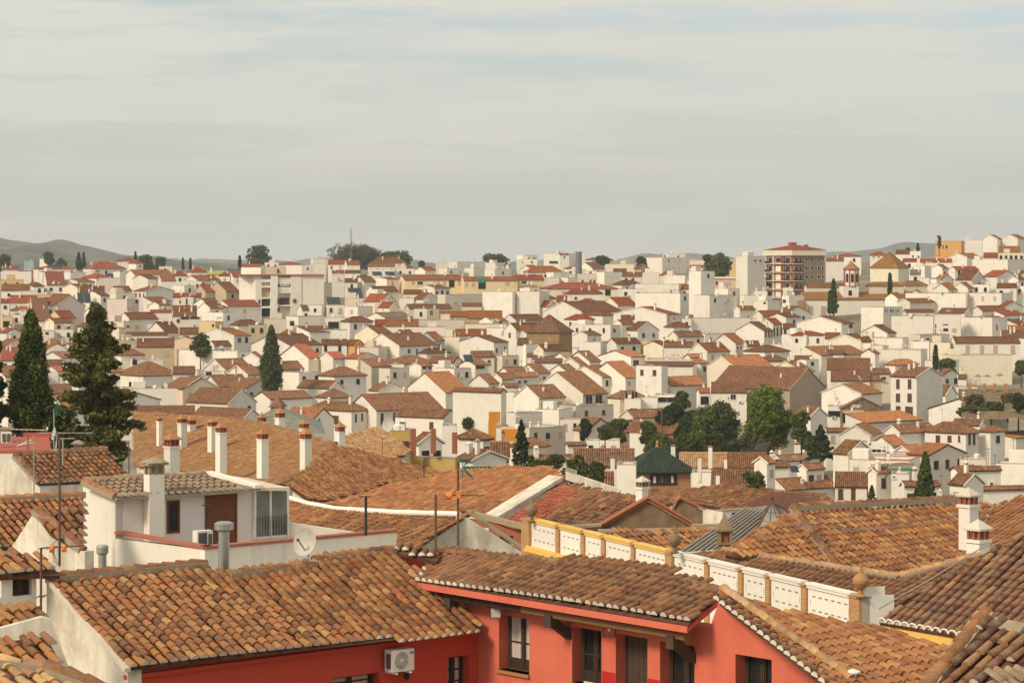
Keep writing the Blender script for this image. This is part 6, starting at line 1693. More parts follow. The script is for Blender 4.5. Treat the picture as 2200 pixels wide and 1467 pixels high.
    for s in (-1, 1): 
        for i in range(4): m.tube(c+Vector((.03*i, .0, .06*i*s)), c+Vector((.25+.03*i, 0, (.22+.04*i)*s)), .012, 0, 4)
    m.tube(c-Vector((0,0,.3)), c+Vector((0,0,.3)), .015, 0, 5); m.tube(c, px(1055, 1003, 71.9), .03, 0, 6); m.obj('green_grid', 'green_plastic', t)
    aerial(911, 985, 1048, 165, 'thin black pole with a side arm on the dark slope of the broad roof', [(905, 1004, 915, 1002, 1, 'dark_iron')], 'dark_iron', r=.04)
    aerial(822, 940, 980, 205, 'faint slender aerial on the yellowish slope', [(818, 942, 828, 942, 2, 'rust')], 'rust', r=.03)
    aerial(1422, 880, 962, 330, 'rusty pole standing among the garden bushes above the pavilion', [(1418, 890, 1426, 890, 1, 'rust')], 'rust', r=.09)
flat('zinc_seam', (.30,.26,.21), .8); plaster('mortar_pale', (.62,.54,.43), amt=.5); plaster('ochre_sill', (.42,.19,.08), amt=.2); plaster('stucco_', (.34,.27,.19), stain=(.18,.13,.08), amt=.7)
flat('dome_green', (.185,.18,.125), .6, sc=1, var=.25); plaster('wall_white2', (.80,.76,.68), amt=.1)
# ------------------------------------------------------------------ trees
def leaves(C, rad, per, size, seed, flatz=.8):
    """C (k,3) clump centres, rad (k,) radii -> arrays of small leaf quads"""
    g = np.random.default_rng(seed); k = len(C); n = k*per
    c = np.repeat(C, per, 0); r = np.repeat(rad, per)
    d = g.normal(size=(n, 3)); d /= np.linalg.norm(d, axis=1)[:, None]; q = g.random(n)**.45
    p = c+d*(r*q)[:, None]*np.array([1, 1, flatz])
    a = g.normal(size=(n, 3)); a /= np.linalg.norm(a, axis=1)[:, None]; b = np.cross(a, g.normal(size=(n, 3))); b /= np.linalg.norm(b, axis=1)[:, None]
    s = size*(.6+.8*g.random(n))[:, None]
    v = np.stack([p-a*s, p+b*s*.5, p+a*s, p-b*s*.5], 1).reshape(-1, 3)
    return v
def leafmesh(name, v, mat, parent, kind=None):
    base = BASES[parent.name]; n = len(v)//4; me = bpy.data.meshes.new(name)
    v = v-np.array(base)
    me.vertices.add(len(v)); me.vertices.foreach_set('co', v.ravel()); me.loops.add(4*n); me.loops.foreach_set('vertex_index', np.arange(4*n, dtype=np.int32))
    me.polygons.add(n); me.polygons.foreach_set('loop_start', np.arange(0, 4*n, 4, dtype=np.int32)); me.materials.append(MATS[mat]); me.update(calc_edges=True)
    o = bpy.data.objects.new(name, me); COL.objects.link(o); o.parent = parent
    if kind: o['kind'] = kind
    return o
def tree(name, kind, x, yt, yb, wpx, D, label, mat, cat='tree', n=1.0, group=None, seed=0, lean=0, extra=4):
    if D > 300 and kind in ('round', 'flat'): yb += 3
    if 180 < D <= 300: extra = 11
    """x centre column, top and bottom rows, crown width in photo pixels"""
    g = np.random.default_rng(seed+abs(int(x))); b = px(x, yb, D); t = px(x, yt, D); H = t.z-b.z; W = wpx/F*D/2
    base = b-Z*extra; o = thing(name, label, cat, base, group); m = MB(); r0 = max(.12, H*.02)
    m.tube(base, b+Z*H*(.85 if kind in ('cypress', 'column', 'cedar', 'cone') else .5), r0*1.6, 0, 7, r0*.4); C = []; Rr = []
    if kind == 'cypress':
        prof = lambda u: (math.sin(math.pi*min(1, (u*.92+.08)**.75*1.0)) if u > .35 else (.55+.45*u/.35))*1.0
        K = int(520*n)
        for i in range(K):
            u = g.random()**.85; w = W*max(.08, (1-u)**.62*(1.05 if u > .25 else .82+.9*u)); a = g.random()*6.283; rr = math.sqrt(g.random())
            bump_ = 1+.16*math.sin(a*3+u*9)+.10*math.sin(a*5-u*23)
            C.append(base_p(b, H, u)+np.array([math.cos(a)*w*rr*bump_, math.sin(a)*w*rr*bump_, 0])); Rr.append(max(.10*W, W*.20*(1-u*.5)))
        C.append(base_p(b, H, .99)); Rr.append(W*.1); flatz = 1.7
    elif kind == 'column':
        for i in range(int(520*n)):
            u = g.random()**.95; w = W*min(1, ((1-u)/.55)**.8)*(.92 if u < .15 else 1)*max(.12, 1); w = W*min(1, ((1-u)/.6)**.75)*(.78+.22*min(1, u*5)); a = g.random()*6.283; rr = math.sqrt(g.random())
            bp = 1+.13*math.sin(a*3+u*9); C.append(base_p(b, H, u)+np.array([math.cos(a)*w*rr*bp, math.sin(a)*w*rr*bp, 0])); Rr.append(W*.2)
        flatz = 1.6
    elif kind == 'cone':
        K = int(300*n)
        for i in range(K):
            u = g.random()**.7; w = W*(1-u)**.9; lay = 1+.25*math.sin(u*40); a = g.random()*6.283; rr = g.random()**.4
            C.append(base_p(b, H, u)+np.array([math.cos(a)*w*rr*lay, math.sin(a)*w*rr*lay, 0])); Rr.append(W*.16*(1.2-u))
        flatz = .7
    elif kind == 'cedar':
        nb = int(84*n)
        for i in range(nb):
            u = .02+.96*(i+g.random())/nb; a = g.random()*6.283
            w = W*(1.12*(1-u)**.62*(.45+.62*g.random())) *(1 if u > .1 else .9); up = .10+g.random()*.12
            s = base_p(b, H, u); e = s+np.array([math.cos(a)*w, math.sin(a)*w, w*up*(1 if g.random() > .3 else -.6)])
            m.tube(s, e, .05+r0*.25*(1-u), 0, 5, .03)
            steps = max(4, int(w/.42))
            for k in range(steps):
                f = .12+.88*(k+.6)/steps; c = s+(e-s)*f; sp = w*.13*(1-.3*f)
                for q in range(5): C.append(c+g.normal(size=3)*np.array([sp*.8, sp*.8, .15])); Rr.append(.20+.17*g.random())
        flatz = .55
    else:    # round or spreading crowns
        lob = int(15 if kind == 'round' else 18); L = []
        for i in range(lob):
            a = g.random()*6.283; q_ = g.random(); rr = W*(.15+.55*g.random())*(1-.45*q_) if kind == 'round' else W*(.1+.75*g.random()); z = H*(.06+.76*q_) if kind == 'round' else H*(.2+.45*q_)
            L.append((np.array([b.x+math.cos(a)*rr, b.y+math.sin(a)*rr, b.z+z]), (min(W*.5, H*.25) if kind == 'round' else H*.42)*(.8+.5*g.random())))
            m.tube(b+Z*H*.3, Vector(L[-1][0]), r0*.7, 0, 5, r0*.2)
        for c, r in L:
            for i in range(int(46*n)):
                d = g.normal(size=3); d /= np.linalg.norm(d); d[2] *= .8
                C.append(c+d*r*(.45+.62*g.random()**.5)); Rr.append(r*.22)
        flatz = .8
    C = np.array(C); Rr = np.array(Rr)
    per = 26 if D < 250 else 38 if D < 500 else 16
    size = (.10 if kind != 'cypress' else .11) * (1 if D < 180 else D/200*1.0)
    if kind == 'cedar': per = 34; size = .13
    if kind == 'round' and 250 < D < 600: Rr = Rr*1.25
    if D > 600: size = min(size, .45)
    leafmesh('crown', leaves(C, Rr, per, size, seed, flatz), mat, o, kind='stuff' if False else None)
    m.obj('trunk', 'trunk', o); return o
def base_p(b, H, u): return np.array([b.x, b.y, b.z+H*u])
def trees():
    tree('conifer', 'cedar', 205, 655, 1020, 226, 150, 'large dark conifer with ragged tiered branches at left', 'leaf_cedar', seed=3, extra=8)
    tree('cypress', 'cypress', 66, 672, 935, 104, 152, 'broad flame-shaped cypress just left of the ragged conifer', 'leaf_cypress', n=2.2, seed=5, extra=8)
    tree('conifer', 'cedar', -22, 700, 960, 100, 150, 'dark conifer cut off by the left edge of the view', 'leaf_dark', n=.7, seed=8, extra=8)
    tree('bush', 'round', 130, 870, 975, 90, 160, 'dark shrub filling the gap between the cypress and the ragged conifer', 'leaf_cypress', n=1.2, seed=9, extra=8, cat='bush')
    tree('cypress', 'column', 583, 704, 846, 46, 562, 'tall lone cypress standing in the middle of the left rooftops', 'leaf_cypress', n=1.5, seed=11)
    tree('tree', 'round', 431, 716, 758, 48, 652, 'small leafy tree against a white wall right of the ragged conifer', 'leaf_green', seed=13)
    tree('pine', 'round', 1655, 834, 955, 112, 430, 'big light green pine at the right side of the garden', 'leaf_bright', n=1.6, seed=15)
    tree('tree', 'round', 1722, 878, 960, 50, 425, 'slimmer green tree right of the big light green pine', 'leaf_green', seed=16)
    tree('conifer', 'cone', 1763, 914, 988, 66, 390, 'dark bluish conifer below the slim garden tree', 'leaf_dark', n=1.3, seed=17)
    tree('tree', 'round', 1540, 862, 970, 120, 440, 'largest dark green tree in the middle of the garden', 'leaf_green', n=1.5, seed=18)
    tree('tree', 'round', 1445, 862, 912, 62, 455, 'dense dark tree at the left end of the garden under the terraces', 'leaf_dark', n=1.2, seed=19)
    tree('tree', 'round', 1495, 880, 950, 80, 452, 'mid green tree between the two darkest garden trees', 'leaf_dark', n=1.2, seed=20)
    tree('bush', 'round', 1415, 928, 975, 60, 400, 'olive green bush in front of the brown roofed ruin', 'leaf_green', seed=21, cat='bush')
    tree('bush', 'round', 1480, 935, 978, 90, 395, 'wide green bush behind the peak of the green-roofed pavilion', 'leaf_green', seed=22, cat='bush')
    tree('bush', 'round', 1565, 945, 985, 60, 395, 'low dark bush at the foot of the largest garden tree', 'leaf_dark', seed=23, cat='bush')
    tree('tree', 'round', 1326, 898, 948, 48, 440, 'round green tree beside the white terrace wall left of the garden', 'leaf_green', seed=25)
    tree('bush', 'round', 1258, 895, 942, 26, 440, 'narrow dark shrub between two white houses near the centre', 'leaf_dark', seed=26, cat='bush')
    tree('bush', 'round', 1300, 915, 938, 44, 405, 'sprawling shrub spilling over a white terrace wall', 'leaf_green', seed=27, cat='bush')
    tree('spruce', 'cone', 1120, 903, 1003, 50, 230, 'small blue-grey spruce in front of the orange wall', 'leaf_dark', n=1.1, seed=28)
    tree('bush', 'round', 1192, 972, 1010, 70, 215, 'light green bush right of the small spruce', 'leaf_olive', seed=29, cat='bush')
    tree('bush', 'round', 1235, 975, 1040, 60, 200, 'loose olive bush in front of the dark ribbed roofs', 'leaf_olive', seed=30, cat='bush')
    tree('bush', 'round', 1283, 990, 1045, 42, 195, 'feathery green shrub standing against the ribbed roof', 'leaf_olive', seed=31, cat='bush')
    tree('bush', 'round', 1150, 985, 1015, 60, 210, 'low green hedge at the foot of the small spruce', 'leaf_green', seed=32, cat='bush')
    tree('cypress', 'column', 1988, 974, 1082, 32, 250, 'dark cypress rising behind the big orange hip roof', 'leaf_cypress', n=1.3, seed=33)
    tree('bush', 'cypress', 1970, 1048, 1082, 18, 250, 'dwarf cypress clinging to the left of the taller one', 'leaf_cypress', seed=34, cat='bush', n=.5)
    tree('tree', 'round', 1620, 1008, 1050, 56, 260, 'thin feathery tree right of the green-roofed pavilion', 'leaf_olive', n=.45, seed=35)
    tree('conifer', 'cone', 1873, 1044, 1088, 26, 300, 'little conifer on the balcony side of the white cottage', 'leaf_green', n=.5, seed=36)
    tree('bush', 'round', 1007, 897, 918, 30, 480, 'pale green bush beside the orange wall', 'leaf_olive', n=.4, seed=37, cat='bush')
    tree('cypress', 'cypress', 1791, 601, 672, 17, 770, 'taller of two thin cypresses in front of the church', 'leaf_cypress', n=.8, seed=38)
    tree('cypress', 'cypress', 1783, 626, 672, 10, 772, 'shorter of two thin cypresses in front of the church', 'leaf_cypress', n=.5, seed=39)
    tree('cypress', 'cypress', 1912, 588, 632, 10, 780, 'thin cypress against the square church tower', 'leaf_cypress', n=.5, seed=40)
    tree('cypress', 'cypress', 2010, 742, 792, 12, 600, 'slender cypress against the cream terrace wall', 'leaf_cypress', n=.7, seed=41)
    tree('tree', 'round', 2037, 768, 808, 40, 598, 'round dark green tree beside the slender cypress and cream wall', 'leaf_green', n=1.2, seed=42)
    tree('tree', 'round', 2194, 772, 800, 34, 560, 'leafy tree at the right edge above the parasols', 'leaf_green', seed=43)
    tree('tree', 'round', 2188, 838, 882, 30, 480, 'dark round tree on the earth bank at the right edge', 'leaf_dark', seed=44)
    for i, (x, yt, yb, w, D, mt, lb) in enumerate(((1395, 905, 945, 40, 445, 'leaf_green', 'leftmost shrub of the garden against the ruin wall'), (1500, 925, 975, 70, 425, 'leaf_green', 'big leafy shrub in the lower middle of the garden'),
            (1610, 930, 985, 50, 415, 'leaf_olive', 'dry olive shrub at the foot of the light pine'), 
            (1520, 958, 990, 80, 405, 'leaf_olive', 'low olive hedge along the front of the garden'), (1640, 950, 990, 60, 408, 'leaf_dry', 'dry brownish bush under the light pine'), (1462, 838, 870, 34, 500, 'leaf_green', 'climbing greenery on the arcaded house above the garden'), (1450, 950, 985, 50, 390, 'leaf_olive', 'pale bush left of the garden hedge'))): tree('bush', 'round', x, yt, yb, w, D, lb, mt, cat='bush', seed=90+i, n=1.1)
    for i, (x, yt, yb, w, D, mt) in enumerate(((2095, 848, 868, 34, 492, 'leaf_dry'), (2130, 862, 884, 44, 486, 'leaf_olive'), (2165, 845, 862, 30, 496, 'leaf_dry'), (2078, 872, 890, 30, 480, 'leaf_olive'))): tree('bush', 'flat', x, yt, yb, w, D, ['dry scrub on the upper left of the earth bank', 'olive scrub at the middle of the earth bank', 'dry scrub on the upper right of the earth bank under the parasols', 'olive scrub at the lower left foot of the earth bank'][i], mt, cat='bush', seed=120+i, n=.7)
    sk = [('pine', 'round', 557, 529, 570, 56, 1300, 'round umbrella pine on the skyline above the white apartment block', 'leaf_green', 1.5),
          ('pine', 'flat', 771, 526, 572, 100, 1350, 'wide rounded grove tree on the skyline beneath the mast', 'leaf_olive', 1.8),
          ('pine', 'flat', 853, 537, 565, 72, 1300, 'broad green tree on the skyline right of the mast', 'leaf_green', 1.5),
          ('tree', 'flat', 1066, 544, 562, 54, 1300, 'low clump of a tree behind the long white building', 'leaf_green', 1),
          ('tree', 'round', 1378, 550, 570, 24, 1300, 'small dark tree on the right of the centre skyline', 'leaf_dark', 1),
          ('tree', 'round', 1545, 546, 602, 58, 990, 'leafy tree left of the brick apartment block', 'leaf_green', 1.5),
          ('tree', 'round', 1521, 540, 585, 22, 1000, 'narrow tree top left of the leafy one by the apartments', 'leaf_green', 1),
          ('tree', 'round', 313, 545, 572, 34, 1250, 'rounded tree on the left skyline', 'leaf_green', 1),
          ('tree', 'round', 345, 553, 572, 28, 1300, 'lower tree right of the rounded skyline tree', 'leaf_green', .8),
          ('cypress', 'cypress', 180, 543, 572, 9, 1250, 'right one of two small cypresses under the left hill', 'leaf_cypress', .6),
          ('cypress', 'cypress', 169, 543, 572, 13, 1250, 'left one of two small cypresses under the left hill', 'leaf_dark', .6),
          ('tree', 'round', 12, 546, 574, 34, 1200, 'dark tree at the far left edge of the skyline', 'leaf_green', 1),
          ('tree', 'round', 104, 541, 555, 26, 1300, 'yellowish tree over the pale water tower', 'leaf_olive', .7),
          ('tree', 'round', 134, 556, 572, 34, 1300, 'low green tree right of the pale square tower', 'leaf_green', .8),
          ('cypress', 'cypress', 393, 555, 572, 4.5, 1250, 'left of a pair of tiny skyline cypresses left of the white block', 'leaf_dark', .4),
          ('cypress', 'cypress', 409, 555, 572, 4.5, 1250, 'right of a pair of tiny skyline cypresses left of the white block', 'leaf_dark', .4),
          ('cypress', 'cypress', 515, 550, 568, 8, 1250, 'thin skyline conifer left of the umbrella pine', 'leaf_dark', .5),
          ('conifer', 'cone', 291, 541, 562, 10, 1300, 'small pointed conifer on the left skyline', 'leaf_dark', .5),
          ('conifer', 'cone', 1972, 524, 545, 12, 1100, 'pointed conifer on the right skyline by the church', 'leaf_dark', .5),
          ('tree', 'round', 1950, 531, 545, 12, 1100, 'tiny round tree on the right skyline by the church', 'leaf_dark', .5),
          ('tree', 'round', 2018, 503, 522, 10, 1050, 'bare sparse tree above the orange building', 'leaf_dry', .15),
          ('tree', 'round', 906, 560, 570, 16, 1250, 'tiny bush-like tree on the skyline near the hip roof', 'leaf_green', .6),
          ('tree', 'flat', 1296, 549, 560, 22, 1200, 'small flat tree behind the roofs right of centre', 'leaf_dark', .6)]
    for i, (nm, kd, x, yt, yb, w, D, lb, mt, n) in enumerate(sk): tree(nm, kd, x, yt, yb+6, w, D, lb, mt, n=n, seed=60+i)
# ------------------------------------------------------------------ landmark buildings
def box_from(C, r, l, s0, t0, s1, t1, z0, z1, mb, m=0): mb.obox(C+r*s0+l*t0+Z*z0, r*(s1-s0), l*(t1-t0), Z*(z1-z0), m)
def landmarks():
    # stone tower with pyramid roof
    o, fr = house(1131, 1201, 1229, 711, 676, 'p', 'dark', 'stone', th=66, D=665, label='square tawny stone tower with a tall pyramid tile roof', rec=False, H=14, c=0, ov=.5, name='stone_tower', cat='tower')
    C, r, l, a, b, hr, Q = fr
    for (x, y) in ((1142, 721), (1163, 721), (1185, 721), (1160, 733), (1190, 734), (1185, 747)):
        pl = Plane(C, -l); p = pl.hit(x, y); m = MB(); m.obox(p-r*.18-l*.01, r*.36, l*.02, Z*.36); m.obj('putlog_hole', 'dark_iron', o)
    # green-roofed pavilion
    o, fr = house(1364, 1366, 1484, 1006, 960, 'p', 'green', 'brick_tan', th=10, D=310, label='brick pavilion with a green glazed pyramid roof and white curtained windows', rec=False, H=10, c=0, ov=.75, name='pavilion', cat='pavilion', depth=6.8)
    C, r, l, a, b, hr, Q = fr; pl = Plane(C, -l); nn = -l
    A_, B_ = pl.hit(1396, 1017), pl.hit(1454, 1043); w = (pl.hit(1454, 1017)-A_).length; h = A_.z-pl.hit(1396, 1043).z
    m = MB(); o0 = A_+nn*.04-Z*h; m.obox(o0, r*w, -nn*.02, Z*h); wb = m.obj('window', 'old_wood', o)
    for i in range(4):
        m = MB(); s = w*i/4
        for q in (0, 1): m.obox(o0+nn*.03+r*(s+q*(w/4-.12)), r*.12, nn*.05, Z*h)
        m.obox(o0+nn*.03+r*(s+.12)+Z*(h*.12), r*(w/4-.24), nn*.03, Z*(h*.06)); m.obj('post', 'frame_wood', wb)
    for s in (.13, .46, .76):
        m = MB(); m.obox(o0+nn*.05+r*w*s+Z*h*.22, r*w*(.11 if s != .46 else .06), nn*.02, Z*h*.55); m.obj('curtain', 'ac_body', wb)
    m = MB(); m.obox(Q(-.05, -.06, -.35), r*(a+.1), -nn*.05, Z*.25); m.obj('cornice', 'brick_tan', o)
    ap = Q(a/2, b/2, hr); m = MB(); m.lathe(ap, [(.25, 0), (.12, .3), (.2, .5), (.05, .9)], 0, 8); m.obj('finial', 'brick_tan', o)
    # chimneys of small houses near the pavilion
    def lone_chim(x, yt, yb, w, D, label, mat='wall_white', cap='wall_brick'):
        c = px(x, yb, D); zt = px(x, yt, D).z; W_ = w/F*D; m = MB(); hh = zt-c.z; m.box(c+Z*(hh*.4-1), (W_, W_, hh*.8+2))
        t = thing('chimney', label, 'chimney', c-Z*2); m.obj('stack', mat, t); m = MB(); 
        for a_ in (-1, 1):
            for b_ in (-1, 1): m.box(c+Vector((a_*W_*.35, b_*W_*.35, hh*.86)), (W_*.22, W_*.22, hh*.14))
        m.lathe(c+Z*hh*.92, [(W_*.85, 0), (W_*.5, hh*.05), (.03, hh*.1)], 0, 4, .78); m.obj('cap', cap, t)
    for a_ in ((1446, 955, 975, 9, 320, 'white house-shaped chimney right of the pavilion roof peak'), (1526, 957, 975, 8, 320, 'white chimney with a red cap on the yellowish roof right of the pavilion'), (1503, 980, 1000, 7, 300, 'slim grey chimney on the yellowish roof'), (1559, 983, 1000, 6, 300, 'slim pale chimney between the yellow and brown roofs'),
               (1316, 978, 1010, 9, 280, 'white chimney by the stairs left of the pavilion'), (1542, 1018, 1034, 8, 250, 'short white chimney right of the pavilion'), (1388, 780, 826, 8, 590, 'tall white chimney on the speckled orange roof near the centre'), (1318, 782, 802, 7, 600, 'shorter white chimney on the speckled orange roof near the centre'),
               (1941, 912, 925, 8, 480, 'white chimney above the cobbled street'), (1858, 946, 962, 8, 430, 'red-topped chimney on the white house corner'), (1713, 950, 975, 12, 400, 'orange double-topped chimney by the small red gable')):
        if a_[5]: lone_chim(*a_)
    # brick apartment block
    D = 860; Cc = px(1703, 549, D); th = math.radians(24); r = Vector((math.cos(th), math.sin(th), 0)); l = Vector((-math.sin(th), math.cos(th), 0))
    xr, xl = 1771, 1645; a = (along(Cc, r, xr)-Cc).length; b = (along(Cc, l, xl)-Cc).length; H = 24
    b = min(b, 24)
    t = thing('apartment_block', 'tall brick apartment block with balconies and a red hip roof on the right skyline', 'building', Cc+r*a/2+l*b/2-Z*H)
    def Q(s, tt, z): return Cc+r*s+l*tt+Z*z
    m = MB(); box_from(Cc, r, l, 0, 0, a, b, -H, 0, m); m.obj('wall', 'brick_red', t)
    m = MB(); box_from(Cc, r, l, -.8, -.8, a+.3, b+.5, 0, 1.9, m); m.obj('top_band', 'wall_cream', t)
    m = MB(); P = [Q(-1, -1, 2.0), Q(a+.5, -1, 2.0), Q(a+.5, b+1, 2.0), Q(-1, b+1, 2.0)]; c1, c2 = Q(a*.4, b*.35, 3.9), Q(a*.6, b*.65, 3.9)
    m.add(P+[c1, c2], [(0, 1, 4), (1, 5, 4), (1, 2, 5), (2, 3, 5), (3, 4, 5), (3, 0, 4), (3, 2, 1, 0)], 0, [[(0, 0), (50, 0), (20, 20)], [(50, 0), (30, 20), (20, 20)], [(0, 0), (50, 0), (20, 20)], [(0, 0), (50, 0), (20, 20)], [(0, 0), (50, 0), (20, 20)], [(0, 0), (50, 0), (20, 20)], [(0, 0)]*4])
    m.obj('roof', 'farroof_red', t); m = MB(); m.obox(Q(a*.3, b*.4, 3.2), r*2.2, l*2.2, Z*1.5); m.obox(Q(a*.75, b*.4, 2.9), r*1.2, l*1.2, Z*1.0); m.obj('lift_house', 'wall_redpaint', t)
    nr, nl = -l, -r
    for k in range(6):
        z = -3.0*(k+1)
        # left face: projecting balcony slabs wrapping the corner, white rail, infill
        s = MB(); box_from(Cc, r, l, -1.1, -.1, 0, b*.95, z, z+.22, s); box_from(Cc, r, l, 0, -.9, a*.28, 0, z, z+.22, s); s.obj('balcony_slab', 'wall_cream', t)
        for bx_ in ((-1.1, 0, -1.05, b*.25, z+.22, z+1.1), (-1.1, b*.72, -1.05, b*.95, z+.22, z+1.1), (0, -.9, a*.28, -.86, z+.22, z+1.0)):
            s = MB(); box_from(Cc, r, l, *bx_, s); s.obj('balcony_rail', 'dark_iron', t)
        for q, (t0, t1, mt) in enumerate(((.08, .26, 'glass'), (.40, .62, 'wall_white' if k else 'glass'), (.74, .90, 'glass'))):
            s = MB(); box_from(Cc, r, l, -.06, b*t0, -.0, b*t1, z+.4, z+2.5, s); wv = s.obj('window', 'white_metal', t); s = MB(); box_from(Cc, r, l, -.10, b*t0+.2, -.065, b*t1-.2, z+.6, z+2.3, s); s.obj('pane', 'glass' if mt == 'glass' else 'wall_white', wv)
        for s0, s1 in ((.06, .16), (.20, .28), (.40, .47), (.56, .63), (.78, .85), (.91, .97)):
            s = MB(); box_from(Cc, r, l, a*s0, -.06, a*s1, 0, z+.9, z+2.3, s); wv = s.obj('window', 'white_metal', t); s = MB(); box_from(Cc, r, l, a*s0+.1, -.1, a*s1-.1, -.065, z+1.0, z+2.2, s); s.obj('pane', 'glass', wv)
    for tt in (.28, .37, .66, .95):
        s = MB(); box_from(Cc, r, l, -.5, b*tt, -.1, b*tt+.45, -H, 0, s); s.obj('pilaster', 'wall_cream' if tt > .6 else 'wall_brick', t)
    s = MB(); box_from(Cc, r, l, a*.30, -.03, a*1.0, -.005, -H, -.1, s); s.obj('wall', 'brick_dark', t)
    # white apartment block with balconies
    D = 800; Cc = px(549, 592, D); th = math.radians(14); Cc = px(549, 592, D)
    t = thing('apartment_block', 'big white apartment block with recessed balconies left of centre', 'building', Cc-Z*20)
    r = Vector((math.cos(th), math.sin(th), 0)); l = Vector((-math.sin(th), math.cos(th), 0))
    def face_box(x0, x1, y0, y1, depth, out, mat, name, par=None, C0=None):
        C_ = C0 or Cc; p = along(C_, r, x0); q = along(C_, r, x1); mb = MB(); zt = px(x0, y0, p.y).z; zb = px(x0, y1, p.y).z
        mb.obox(Vector((p.x, p.y, zb))-l*out, q-p, l*depth, Z*(zt-zb)); return mb.obj(name, mat, par or t)
    def flatb(x0, x1, y0, y1, dep, off, nm='wall', mt='wall_white'):
        return face_box(x0, x1, y0, y1, dep, off, mt, nm)
    # left tower block lit
    m = MB(); p = along(Cc, r, 549); lx = Vector((-math.sin(math.radians(60)), math.cos(math.radians(60)), 0)); q = along(p, lx, 514)
    m.prism([Vector((p.x, p.y, px(549, 760, D).z)), Vector((q.x, q.y, px(549, 760, D).z)), Vector((q.x, q.y, Cc.z)), Vector((p.x, p.y, Cc.z))], Vector((6, 6, 0))); m.obj('wall', 'wall_white', t)
    flatb(549, 695, 592, 760, 10, -1.6); flatb(549, 562, 592, 760, 1.5, 0); flatb(581, 596, 590, 760, 2.5, .8); flatb(624, 647, 590, 760, 2.5, .5); flatb(647, 696, 590, 760, 8, .2)
    for y0, y1 in ((600, 606), (614, 618), (638, 642), (658, 662)): flatb(562, 581, y0, y1, 1.8, .1, 'balcony_front')
    for y0, y1 in ((596, 610), (617, 630), (655, 658)): flatb(596, 624, y0, y1, 1.9, .2, 'balcony_front')
    flatb(562, 581, 618, 637, .2, -1.2, 'window', 'shutter_tan'); flatb(562, 581, 642, 658, .2, -1.2, 'window', 'leaf_dark'); flatb(562, 581, 663, 680, .2, -1.2, 'window', 'glass'); flatb(602, 622, 640, 656, .2, -1.0, 'window', 'old_wood'); flatb(596, 624, 608, 615, .2, -1.0, 'window', 'frame_wood')
    for i in range(6): flatb(601+i*3.6, 603+i*3.6, 607, 615, .2, .3, 'baluster')
    for (x0, x1, y0, y1) in ((555, 560, 644, 652), (555, 560, 664, 670), (629, 635, 642, 650), (595, 600, 642, 652), (595, 601, 662, 669)): flatb(x0, x1, y0, y1, .3, .85 if x0 > 590 else .05, 'window', 'shutter_brown')
    m = MB(); p = along(Cc, r, 514); 
    flatb(516, 696, 589.5, 592, 9, .9, 'coping', 'coping')
    # church
    t = thing('church', 'church with an octagonal red and white belfry and a square domed crossing under tile pyramids', 'church', px(1850, 700, 800))
    def sub(*a_, **k_): return house(*a_, parent=t, rec=False, c=0, H=14, **k_)
    sub(1728, 1733, 1815, 616, 588, 'g', 'ochre', 'cream', D=800, th=8, depth=15); sub(1870, 1930, 1953, 574, 542, 'p', 'ochre', 'cream', D=805, th=60)
    sub(1720, 1730, 1975, 643, 627, 's', 'ochre', 'white', D=785, th=6, depth=7, W=[(1736, 658, 1747, 676, 't'), (1764, 658, 1775, 676, 't')])
    sub(1862, 1868, 1942, 613, 588, 'h', 'ochre', 'cream', D=792, th=8, depth=14); sub(1930, 1945, 1992, 612, 586, 'h', 'ochre', 'cream', D=797, th=25, depth=14)
    sub(1810, 1812, 1845, 615, 612, 'f', 'brown', 'white', D=788, th=8, depth=5, W=[(1823, 624, 1830, 634)])
    c = px(1829, 615, 790.5); m = MB(); rr = 15.5/F*790; m.lathe(c, [(rr, 0), (rr, 5.3)], 0, 8, math.pi/8); m.obj('belfry', 'wall_white', t)
    m = MB()
    for i in range(8):
        an = math.pi/8+i*math.pi/4; q = c+Vector((math.cos(an), math.sin(an), 0))*rr; m.tube(q, q+Z*5.3, .22, 0, 5)
    m.lathe(c+Z*5.2, [(rr*1.1, 0), (rr*1.15, .35)], 0, 8, math.pi/8); m.lathe(c-Z*.1, [(rr*1.12, 0), (rr*1.1, .3)], 0, 8, math.pi/8); m.obj('pilaster', 'wall_redpaint', t)
    for i in (5, 6, 7, 4):
        an = i*math.pi/4; d = Vector((math.cos(an), math.sin(an), 0)); e = Vector((-d.y, d.x, 0)); m = MB(); q = c+d*rr*.93; m.prism([q-e*.45+Z*1.3, q+e*.45+Z*1.3, q+e*.45+Z*3.7, q+Z*4.2, q-e*.45+Z*3.7], d*.12); m.obj('bell_opening', 'glass', t)
    m = MB(); m.lathe(c+Z*5.55, [(rr*1.25, 0), (.1, 2.4)], 0, 8, math.pi/8); m.obj('belfry_roof', 'tile_ochre', t); m = MB(); m.tube(px(1710, 650, 786), px(1710, 705, 786), 0.01, 0, 4)
    m = MB(); p = px(1710, 706, 783); m.obox(p, Vector((2.8, .3, 0)), Vector((0, 4, 0)), Z*(px(1710, 645, 783).z-p.z)); m.obj('corner_stone', 'brick_tan', t)
    # fittings of the long yellow building
    for (x, y, w, h, lb) in ((1026, 606, 12, 10, 'green awning on the balcony of the long yellow building'),):
        c = px(x, y, 868); m = MB(); W_, H_ = w/F*868, h/F*868; m.obox(c, Vector((W_*1.25, 0, 0)), Vector((0, -.8, -.3)), Z*H_); single(m, 'awning', 'canvas_green', lb, 'awning', c)
    # tall block with grey silo shape
    c = px(1243, 568, 985); m = MB(); m.tube(c-Z*8, px(1243, 541, 985), 1.3, 0, 14); single(m, 'silo', 'pewter', 'grey cylindrical water tank tower on the centre skyline', 'silo', c-Z*8)
    # orange wall fragment
    c = px(1050, 945, 330); m = MB(); D = 330
